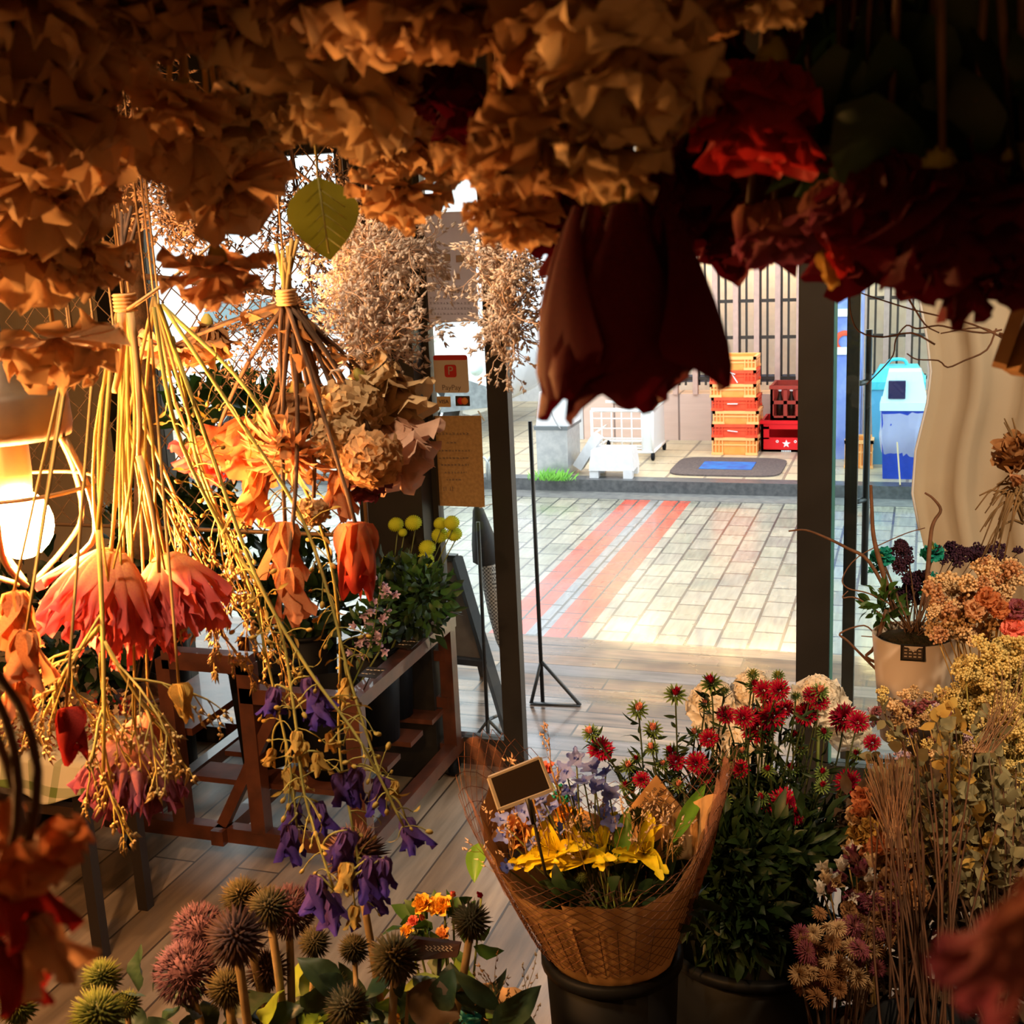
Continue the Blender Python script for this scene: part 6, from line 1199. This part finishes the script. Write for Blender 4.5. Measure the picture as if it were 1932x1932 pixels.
# ================================================================== asters, ivory heads, dried stock on the right
rng = random.Random(91); AB = np.array([-.235, 1.76, .50])
ab = bucket('bucket', 'black bucket full of red asters behind the bouquet', AB, .135, .40)
AS = [(1133, 1412, 44, 1), (1430, 1368, 62, 1), (1455, 1348, 52, 1), (1405, 1352, 40, 1), (1520, 1345, 44, 1), (1468, 1300, 40, 1), (1547, 1322, 34, 1), (1590, 1352, 50, 1), (1618, 1360, 40, 1), (1315, 1438, 40, 1), (1602, 1475, 46, 1), (1480, 1515, 56, 1), (1455, 1545, 52, 1), (1500, 1535, 40, 1), (1336, 1392, 34, 1), (1370, 1348, 34, 1), (1440, 1300, 36, 1), (1645, 1400, 30, 1), (1395, 1450, 34, 1), (1275, 1435, 34, 1), (1480, 1335, 34, 1), (1330, 1462, 30, 1), (1210, 1470, 30, 1), (1450, 1320, 30, 1), (1530, 1310, 30, 1),
      (1112, 1378, 34, 0), (1275, 1305, 40, 0), (1340, 1283, 40, 0), (1205, 1334, 38, 0), (1232, 1372, 36, 0), (1185, 1442, 30, 0), (1264, 1415, 34, 0), (1228, 1408, 28, 0), (1420, 1268, 38, 2), (1468, 1270, 38, 2), (1424, 1290, 32, 0), (1548, 1300, 34, 0), (1400, 1416, 28, 0), (1368, 1437, 28, 0), (1310, 1380, 28, 0), (1448, 1450, 26, 0), (1492, 1447, 30, 0), (1552, 1480, 28, 0), (1552, 1455, 26, 0), (1436, 1503, 28, 0), (1367, 1507, 28, 0), (1486, 1560, 30, 0), (1432, 1557, 24, 0), (1280, 1478, 28, 0), (1498, 1385, 30, 0), (1555, 1380, 28, 0), (1615, 1420, 26, 0), (1180, 1480, 26, 0), (1365, 1300, 30, 2), (1500, 1310, 30, 2), (1330, 1325, 26, 0), (1512, 1410, 26, 0), (1250, 1440, 24, 0), (1200, 1430, 22, 0), (1500, 1640, 20, 0)]
AS.sort(key=lambda a: a[0] + .35 * a[1]); NS = 14; groups = [AS[i * len(AS) // NS:(i + 1) * len(AS) // NS] for i in range(NS)]
where = ['leftmost red aster spray, reaching out toward the bouquet', 'red aster spray second from the left, mostly round buds', 'red aster spray over the blue delphiniums of the bouquet', 'red aster spray with high green bud at the left of the ivory heads', 'red aster spray just left of the paper tip', 'red aster spray behind the paper tip, small buds', 'red aster spray in front of the first ivory head', 'red aster spray with the tallest green-tipped buds', 'red aster spray holding the largest open blooms, centre', 'red aster spray right of the largest open blooms', 'red aster spray above the deep red low cluster', 'red aster spray before the second ivory head', 'red aster spray at the right shoulder of the bunch', 'rightmost red aster spray, touching the dried eucalyptus']
gst = mat('aster_stem', (.035, .05, .014), (.025, .04, .01), rough=.6); gcx = mat('aster_calyx', (.07, .13, .03), (.04, .08, .02), rough=.6, sc=60, tip=(.12, .20, .05))
al = mat('aster_leaf', (.020, .045, .012), (.010, .024, .008), rough=.5, sc=20, trans=.25)
for g, lab in zip(groups, where):
    mx_ = sum(a[0] for a in g) / len(g); my_ = sum(a[1] for a in g) / len(g); t = thing('red_aster', lab, 'aster', P(mx_, my_ + 40, 1.95), 'red asters in the black bucket')
    fork = P(mx_ * .75 + 1390 * .25, max(a[1] for a in g) + 110, 1.95); root = AB + [rng.uniform(-.06, .06), rng.uniform(-.06, .06), .1]; stem(t, root, fork, .003, .0025, gst)
    for px, py, dia, op in g:
        d = 1.90 + rng.uniform(-.05, .04); c = P(px, py, d); ax = nrm((rng.uniform(-.35, .35), -.75 if op == 1 else -.35, .75)); r = dia / 2 / F * d; b = c - ax * r * .25
        h = flower('flower_head', 'aster' if op == 1 else 'asterbud', {1: 'redas', 0: 'redas' if rng.random() < .6 else 'pinkbud', 2: 'ygreen'}[op], t, b, ax, r * (1.2 if op == 1 else .95 if op == 0 else .6))
        cx_o = link('calyx', proto('calyx'), gcx, h, WL[h.name]); cx_o.scale = (1, 1, 1) if op == 1 else (1.35,) * 3
        stem(t, fork, b - ax * r * .1, .0016, .0013, gst, (rng.uniform(-.01, .01), 0, 0)); mbl = MB()
        for k in range(14): s = rng.uniform(.3, .97); p = fork * (1 - s) + b * s; leaf(mbl, p, rdir(rng) + [0, 0, .7], rdir(rng), rng.uniform(.018, .035), .0028, .6, 3, 5, rng, .3)
        part('leaf', mbl, al, t)['kind'] = 'stuff'
    leafmass(t, P(rng.uniform(1290, 1560), rng.uniform(1600, 1740), 1.84), (.07, .03, .06), 90, M_LEAFD, rng, .045, .006, 'lower_leaves', up=.3)
    leafmass(t, (P(mx_ * .75 + 350, my_ + 120, 2.04) + P(1400, 1660, 1.98)) / 2, (.11, .05, .10), 150, al if rng.random() < .5 else M_LEAFD, rng, .045, .0055, up=.5)
for k, (px, py, dia) in enumerate(((1345, 1320, 120), (1420, 1300, 110), (1545, 1310, 110), (1600, 1365, 90), (1400, 1390, 130))):
    c = P(px, py, 2.14); t = thing('ivory_flower', ['ivory round bloom behind the asters, at the left of the row', 'ivory round bloom tallest of those behind the asters', 'ivory round bloom right of the dark stile foot', 'ivory round bloom nearest the dried eucalyptus', 'large ivory bloom low behind the aster stems'][k], 'flower', c, 'ivory blooms behind the asters')
    r = dia / 2 / F * 2.14; ax = nrm((.0, -.5, .9)); b = c - ax * r * .5; flower('flower_head', 'carnation', 'white', t, b, ax, r * .95); flower('flower_head', 'hydrangea', 'white', t, b, ax, r * .9); stem(t, (c[0], 1.93, .52), b, .004, .003, M_STEMG)
bucket('bucket', 'dark bucket behind the asters holding the ivory blooms', (-.20, 1.965, .50), .085, .30, group='dark buckets on the rear tables')
def mass(name, label, cat, group, base, blobs, kind, mats_, dia, n, m_s, d, dj=.05, sr=.0015, ax0=(0, -.4, .9), per=4):
    """a bunch: heads scattered in pixel ellipses at depth d, each on its own stem from base"""
    t = thing(name, label, cat, base, group); base = np.asarray(base, float)
    for (bx_, by2, wx, wy) in blobs:
        for i in range(n):
            a = rng.uniform(0, 6.3); q = math.sqrt(rng.random()); px = bx_ + wx * q * math.cos(a); py = by2 + wy * q * math.sin(a); dd = d + rng.uniform(-dj, dj) + (py - by2) * -.0003
            c = P(px, py, dd); ax = nrm(np.array(ax0) + rdir(rng) * .7); r = dia * rng.uniform(.7, 1.25) / 2 / F * dd; flower('flower_head', kind, rng.choice(mats_), t, c - ax * r * .4, ax, r)
            if i % per == 0: stem(t, base + [rng.uniform(-.02, .02), rng.uniform(-.02, .02), 0], c - ax * r * .4, sr, sr * .7, m_s, n=5, sides=4)
    return t
# white pot with teal and near-black flowers
pa = PZ(1735, 1325, 1.02); PT = np.array([-.005, 2.30, 1.02])
pot = thing('white_pot', 'white round pot with a small black framed label', 'pot', PT); mb = MB(); lathe(mb, PT, [(.001, .002), (.056, 0), (.075, .205), (.071, .205), (.054, .02), (.001, .02)], 36); part('pot_body', mb, mat('matte_white_pot', (.62, .54, .50), (.56, .48, .44), rough=.6, sc=6), pot)
mb = MB(); lathe(mb, PT, [(.001, .19), (.069, .19)], 24); ball(mb, PT + [0, 0, .185], .064, 16, (1, 1, .35), bump=.08, rng=rng); part('moss', mb, mat('dark_moss', (.05, .035, .02), (.02, .025, .01), rough=.95, sc=120, bump=.8), pot)
lc = PY(1722, 1232, PT[1] - .071); mb = MB(); box(mb, lc, (.042, .004, .030)); lb = part('label_plate', mb, M_BLACK, pot, False); mb = MB(); box(mb, lc + [0, -.0025, 0], (.034, .001, .022)); part('label_face', mb, mat('label_brown', (.05, .035, .03)), lb, False); mb = MB()
for i in range(3):
    for j in range(4): box(mb, lc + [-.012 + j * .008, -.0035, .006 - i * .006], (.005, .0006, .0022))
part('label_print', mb, mat('label_white_print', (.5, .42, .36)), lb, False)
mb = MB(); tube(mb, [PY(1714, 1250, PT[1] - .07), PY(1722, 1330, PT[1] - .062)], .0015, n=5); part('label_stick', mb, M_STEMB, pot)
G = 'dried stock on the right'; top = PT + [0, 0, .20]
for k, (px, py, dia, kd, m) in enumerate(((1660, 1048, 38, 'bud', 'ygreen'), (1757, 1035, 38, 'bud', 'ygreen'), (1650, 1075, 26, 'cluster', 'teal'), (1665, 1045, 44, 'carnation', 'teal'), (1760, 1040, 44, 'carnation', 'teal'), (1762, 1090, 26, 'cluster', 'teal'), (1785, 1095, 22, 'cluster', 'teal'), (1745, 1118, 24, 'cluster', 'teal'), (1700, 1150, 36, 'wilt', 'ygreen'), (1665, 1120, 30, 'wilt', 'ygreen'), (1680, 1160, 28, 'wilt', 'white'))):
    if k == 0: tl = thing('teal_flowers', 'teal-dyed buds with yellow-green centres in the white pot', 'flowers', top, G)
    c = P(px, py, 2.36); ax = nrm((rng.uniform(-.3, .3), -.3, .9)); r = dia / 2 / F * 2.36; flower('flower_head', kd, m, tl, c - ax * r * .4, ax, r); stem(tl, top, c - ax * r * .4, .0018, .0014, M_STEMB)
leafmass(tl, P(1670, 1140, 2.34), (.03, .03, .035), 60, M_LEAF, rng, .03, .006)
mass('dark_dried_flowers', 'near-black dried sprays in the white pot', 'dried flowers', G, top, [(1702, 1050, 20, 25), (1730, 1090, 40, 25), (1810, 1045, 45, 22), (1880, 1050, 45, 25), (1720, 1120, 30, 20)], 'cluster', ['ink'], 26, 13, M_STEMB, 2.38, .03)
def vase_at(label, px, py, d, r, h, zb): c = P(px, py, d); return bucket('bucket', label, (c[0], c[1], zb), r, h, group='dark buckets on the rear tables'), np.array([c[0], c[1], zb + h])
_, v1 = vase_at('dark pot under the cream and peach dried bunch', 1850, 1330, 2.12, .07, .10, 1.02)
mass('peach_statice', 'cream and peach dried statice bunch with orange carnations, above the yellow one', 'dried flowers', G, v1, [(1790, 1130, 50, 40), (1850, 1110, 60, 40), (1830, 1170, 60, 40), (1790, 1190, 30, 30), (1880, 1090, 40, 30)], 'cluster', ['cstat', 'cstat', 'peach'], 40, 16, M_STEMD, 2.10, .04)
t = bpy.data.objects['peach_statice']
for px, py, dia, m in ((1862, 1130, 44, 'orange'), (1840, 1150, 40, 'peach'), (1885, 1150, 40, 'orange'), (1915, 1190, 50, 'prose'), (1920, 1150, 44, 'mauve'), (1925, 1215, 40, 'redlit')): c = P(px, py, 2.03); flower('flower_head', 'carnation', m, t, c, (0, -.6, .8), dia / 2 / F * 2.03)
_, v2 = vase_at('dark pot under the yellow dried bunch', 1905, 1560, 1.92, .07, .16, .50)
mass('yellow_statice', 'bright yellow dried statice bunch at the right edge', 'dried flowers', G, v2, [(1860, 1260, 50, 50), (1900, 1310, 45, 50), (1870, 1370, 60, 50), (1810, 1340, 50, 45), (1915, 1420, 30, 60), (1905, 1235, 30, 30)], 'cluster', ['ystat'], 36, 34, M_STEMO, 1.98, .05)
mass('mauve_statice', 'greyish mauve and cream fine dried flowers in front of the white pot', 'dried flowers', G, v2, [(1740, 1390, 60, 50), (1690, 1340, 50, 40), (1790, 1400, 50, 40), (1750, 1330, 50, 35)], 'cluster', ['beige', 'mauve', 'cstat', 'ystat', 'lilac'], 30, 22, M_STEMD, 1.96, .05)
# eucalyptus
ev, v3 = vase_at('tall dark vase holding the dried eucalyptus', 1885, 1720, 1.62, .055, .40, .50)
eu = thing('dried_eucalyptus', 'dried eucalyptus with round grey-olive leaves, right of the asters', 'eucalyptus', v3, G)
for i in range(26):
    tgt = P(rng.uniform(1650, 1935), rng.uniform(1330, 1560), rng.uniform(1.68, 1.85)); pts = bez(v3, tgt, (rng.uniform(-.03, .03), 0, .06), 10); mb = MB(); tube(mb, pts, .002, .0008, 4); br_ = part('branch', mb, M_STEMB, eu); ml = MB()
    for q in pts[4:]:
        for k in range(5): d = rdir(rng); leaf(ml, q + rdir(rng) * .008, d + [0, 0, .2], rdir(rng), rng.uniform(.014, .026), rng.uniform(.006, .011), .3, 3, 5, rng, .15)
    part('leaves', ml, pet['euc'] if i % 7 else pet['yelld'], br_)['kind'] = 'stuff'
# grass and wheat stalks in the black bucket
bk, v4 = vase_at('glossy black bucket with stalks, lower right corner', 1745, 1905, 1.50, .068, .16, .86)
bpy.data.objects[bk.name].location.z = .86
wb = thing('bucket_riser', 'dark wooden box under the glossy black bucket', 'box', (v4[0], v4[1], .5)); mb = MB(); box(mb, (v4[0] + .02, v4[1], .68), (.22, .20, .36)); part('box_body', mb, ctr, wb, False)
wh = thing('dried_grass', 'sheaf of brown dried grass stalks standing in the black bucket', 'dried grass', v4, G); strw = mat('brown_straw', (.11, .045, .02), (.06, .026, .012), rough=.75, sc=40)
for i in range(30):
    a = v4 + [rng.uniform(-.04, .04), rng.uniform(-.03, .03), -.06]; tgt = P(rng.uniform(1690, 1900) if i % 2 else rng.uniform(1640, 1730), rng.uniform(1390, 1560), rng.uniform(1.58, 1.74)); stem(wh, a, tgt, .0018, .0012, strw, (rng.uniform(-.02, .02), 0, 0), n=6, sides=4)
mb = MB()
for i in range(260): a = P(rng.gauss(1690, 8), 1600, 1.62); tgt = P(rng.uniform(1630, 1725), rng.uniform(1420, 1500), 1.64 + rng.uniform(-.02, .02)); tube(mb, bez(a, tgt, n=4), .0006, .0004, 3, False)
for i in range(36): a = P(rng.gauss(1850, 10), 1420, 1.60); tgt = P(rng.uniform(1840, 1960), rng.uniform(1230, 1360), 1.62 + rng.uniform(-.03, .03)); tube(mb, bez(a, tgt, (.01, 0, .01), 4), .0007, .0004, 3, False)
part('plume', mb, mat('pinkish_plume', (.40, .22, .12), (.30, .17, .09), rough=.8, trans=.2), wh)['kind'] = 'stuff'
_, v5 = vase_at('dark pot under the dried yellow roses', 1640, 1700, 1.86, .07, .26, .50)
mass('dried_yellow_roses', 'dried golden roses between the asters and the grass sheaf', 'dried rose', G, v5, [(1640, 1530, 40, 40), (1700, 1560, 45, 60), (1640, 1590, 55, 35), (1710, 1620, 40, 40)], 'rose', ['yelld', 'orange', 'beige'], 50, 8, M_STEMD, 1.80, .04)
mass('white_dried_flowers', 'chalky white and mauve dried flowers low beside the aster bucket', 'dried flowers', G, v5, [(1585, 1660, 50, 40), (1620, 1630, 40, 30), (1640, 1700, 40, 40)], 'wilt', ['white', 'white', 'mauve', 'beige'], 44, 12, M_STEMD, 1.74, .04)
_, v6 = vase_at('dark tub under the brown seed heads', 1570, 1880, 1.70, .08, .20, .50)
mass('brown_seed_heads', 'brown fluffy seed heads low at the right of the aster bucket', 'dried flowers', G, v6, [(1560, 1760, 60, 50), (1600, 1820, 70, 50), (1640, 1750, 40, 60), (1540, 1840, 40, 40)], 'strawflower', ['brown', 'beige', 'brown', 'mauve'], 46, 16, M_STEMB, 1.64, .05)
mass('mauve_dried_mass', 'dusky mauve dried flowers behind the brown seed heads', 'dried flowers', G, v6, [(1640, 1720, 60, 50), (1680, 1680, 50, 40)], 'carnation', ['mauve', 'brown'], 46, 12, M_STEMB, 1.72, .04)
bd_ = thing('brown_dried_leaves', 'dense dark brown dried leaves filling the gaps behind the grass sheaf', 'dried leaves', v5, G); bdm = mat('dark_brown_dry_leaf', (.09, .05, .025), (.05, .028, .014), rough=.8, sc=40, trans=.15); mb = MB()
for i in range(1300): p = P(rng.uniform(1590, 1945), rng.uniform(1480, 1960), rng.uniform(1.84, 1.98)); leaf(mb, p, rdir(rng), rdir(rng), rng.uniform(.02, .045), rng.uniform(.006, .012), .8, 3, 5, rng, .2, .2)
part('leaves', mb, bdm, bd_)['kind'] = 'stuff'; stem(bd_, v5, P(1760, 1700, 1.9), .004, .003, M_STEMB)
# willow and curly twigs
wl = mat('brown_willow', (.16, .08, .05), (.10, .05, .03), rough=.7, sc=50)
wt_ = thing('curly_willow', 'thin curly willow twigs arching beside the curtain', 'twigs', PT + [-.0, .02, .14], G)
def twig(paths, t, d, r0=.002, r1=.0012):
    for pts in paths: mb = MB(); tube(mb, poly([P(x, y, d + (.0 if len(p_) < 1 else 0)) for (x, y), p_ in zip(pts, pts)], 3), r0, r1, 5); part('twig', mb, wl, t)
twig([[(1890, 636), (1835, 612), (1780, 598), (1725, 585), (1660, 565), (1625, 553)], [(1890, 622), (1855, 628), (1800, 620), (1770, 614), (1730, 620), (1710, 614), (1690, 640), (1685, 670), (1660, 700), (1635, 725)], [(1890, 637), (1850, 618), (1775, 629)],
      [(1880, 620), (1862, 660), (1820, 680), (1788, 693), (1770, 680), (1730, 678), (1711, 667)], [(1764, 650), (1720, 628), (1665, 636), (1620, 625), (1605, 590), (1603, 560)], [(1715, 565), (1745, 612), (1772, 628)]], wt_, 1.30, .0011, .0007)
mb = MB(); tube(mb, [P(1885, 630, 1.3), P(2000, 660, 1.3)], .002, n=5); part('twig', mb, wl, wt_); hang(wt_, P(2000, 660, 1.3), 1.05); 
w2 = thing('bare_branches', 'bare crooked branches rising from the white pot', 'branches', PT + [0, 0, .15], G)
def twig2(pts, r0, r1): mb = MB(); tube(mb, poly([P(x, y, 2.34) for x, y in pts], 4), r0, r1, 6); part('branch', mb, wl, w2)
twig2([(1690, 1160), (1660, 1060), (1648, 1010), (1645, 960), (1643, 915)], .006, .003); twig2([(1745, 1150), (1755, 1020), (1762, 985), (1775, 962), (1760, 940), (1745, 930)], .005, .002)
twig2([(1690, 1150), (1640, 1060), (1600, 1035), (1560, 1015), (1520, 1000), (1488, 1002)], .004, .0015); twig2([(1700, 1150), (1640, 1120), (1600, 1110), (1590, 1090), (1620, 1050), (1700, 1010), (1745, 996)], .0016, .001)
twig2([(1690, 1300), (1640, 1250), (1600, 1210), (1585, 1195), (1630, 1180), (1650, 1200), (1625, 1200)], .003, .001); twig2([(1672, 1150), (1650, 1220), (1635, 1240), (1680, 1260)], .004, .003); twig2([(1690, 1180), (1620, 1130), (1590, 1128), (1600, 1115)], .002, .001); twig2([(1680, 1150), (1660, 1200), (1672, 1260), (1680, 1290)], .003, .002)
# right edge: dark protea and needle leaves, pale split stalk
pr = thing('dried_protea', 'dark brown dried protea with needle leaves at the right edge', 'dried flower', P(1925, 870, 1.6), G); flower('flower_head', 'rose', 'brown', pr, P(1925, 880, 1.6), (-.4, -.4, .9), .035); flower('flower_head', 'bud', 'peach', pr, P(1922, 910, 1.58), (-.3, -.6, .4), .022); ml = MB()
for i in range(26): a = P(1930, rng.uniform(900, 990), 1.6); tube(ml, bez(a, P(rng.uniform(1840, 1910), rng.uniform(900, 1060), 1.58), (0, 0, .02), 5), .002, .001, 4)
for i in range(10): tube(ml, bez(P(1930, 860, 1.6), P(rng.uniform(1885, 1920), rng.uniform(780, 830), 1.6), n=4), .002, .0008, 4)
part('needle_leaf', ml, mat('rusty_needle', (.20, .12, .05), (.12, .08, .04), rough=.7), pr)['kind'] = 'stuff'; stem(pr, P(1928, 900, 1.6), P(2080, 1080, 1.75), .004, .004, M_STEMB); stem(pr, P(2080, 1080, 1.75), (.42, 1.9, .54), .004, .004, M_STEMB)
ps = thing('split_stalk', 'pale split woody stalk hanging at the right edge, out of focus', 'stalk', P(1925, 600, .55)); 
for a, b, w_ in (((1960, 480), (1885, 690), .016), ((1990, 520), (1915, 705), .012)): mb = MB(); bar(mb, P(*a, .55), P(*b, .55), w_ * .7, .006); part('split', mb, mat('pale_split_wood', (.42, .24, .11), (.30, .16, .07), rough=.7, sc=40), ps, False)
hang(ps, P(1960, 480, .55), .66)
# out of frame, added to give the spot lights a fixture
# ================================================================== unseen spotlight bodies added behind the spot lights
for o in [o for o in scene.objects if o.type == 'LIGHT']:
    d = np.array(o.matrix_basis.to_quaternion() @ Vector((0, 0, -1))); c = np.array(o.location)
    t = thing('added_spotlight', {'display_spot': 'black spotlight body, unseen, added behind the bouquet light', 'shelf_spot': 'black spotlight body, unseen, added behind the dried stock light', 'stand_spot': 'black spotlight body, unseen, added behind the light over the wooden stand', 'curtain_fill': 'black spotlight body, unseen, added behind the curtain fill light', 'edge_fill': 'black spotlight body, unseen, added behind the yellow statice fill light', 'table_fill': 'black spotlight body, unseen, added behind the floor fill light by the table'}[o.name], 'spotlight', c, 'added ceiling spotlight bodies')
    mb = MB(); lathe(mb, c - d * .055, [(.001, -.05), (.045, -.05), (.05, -.04), (.05, .0), (.046, .0), (.042, -.035), (.001, -.035)], 20, d); part('lamp_body', mb, M_BLACK, t)
    mb = MB(); tube(mb, [c - d * .09, (c[0], c[1], 2.75)], .007, n=6); part('bracket', mb, M_BLACK, t)
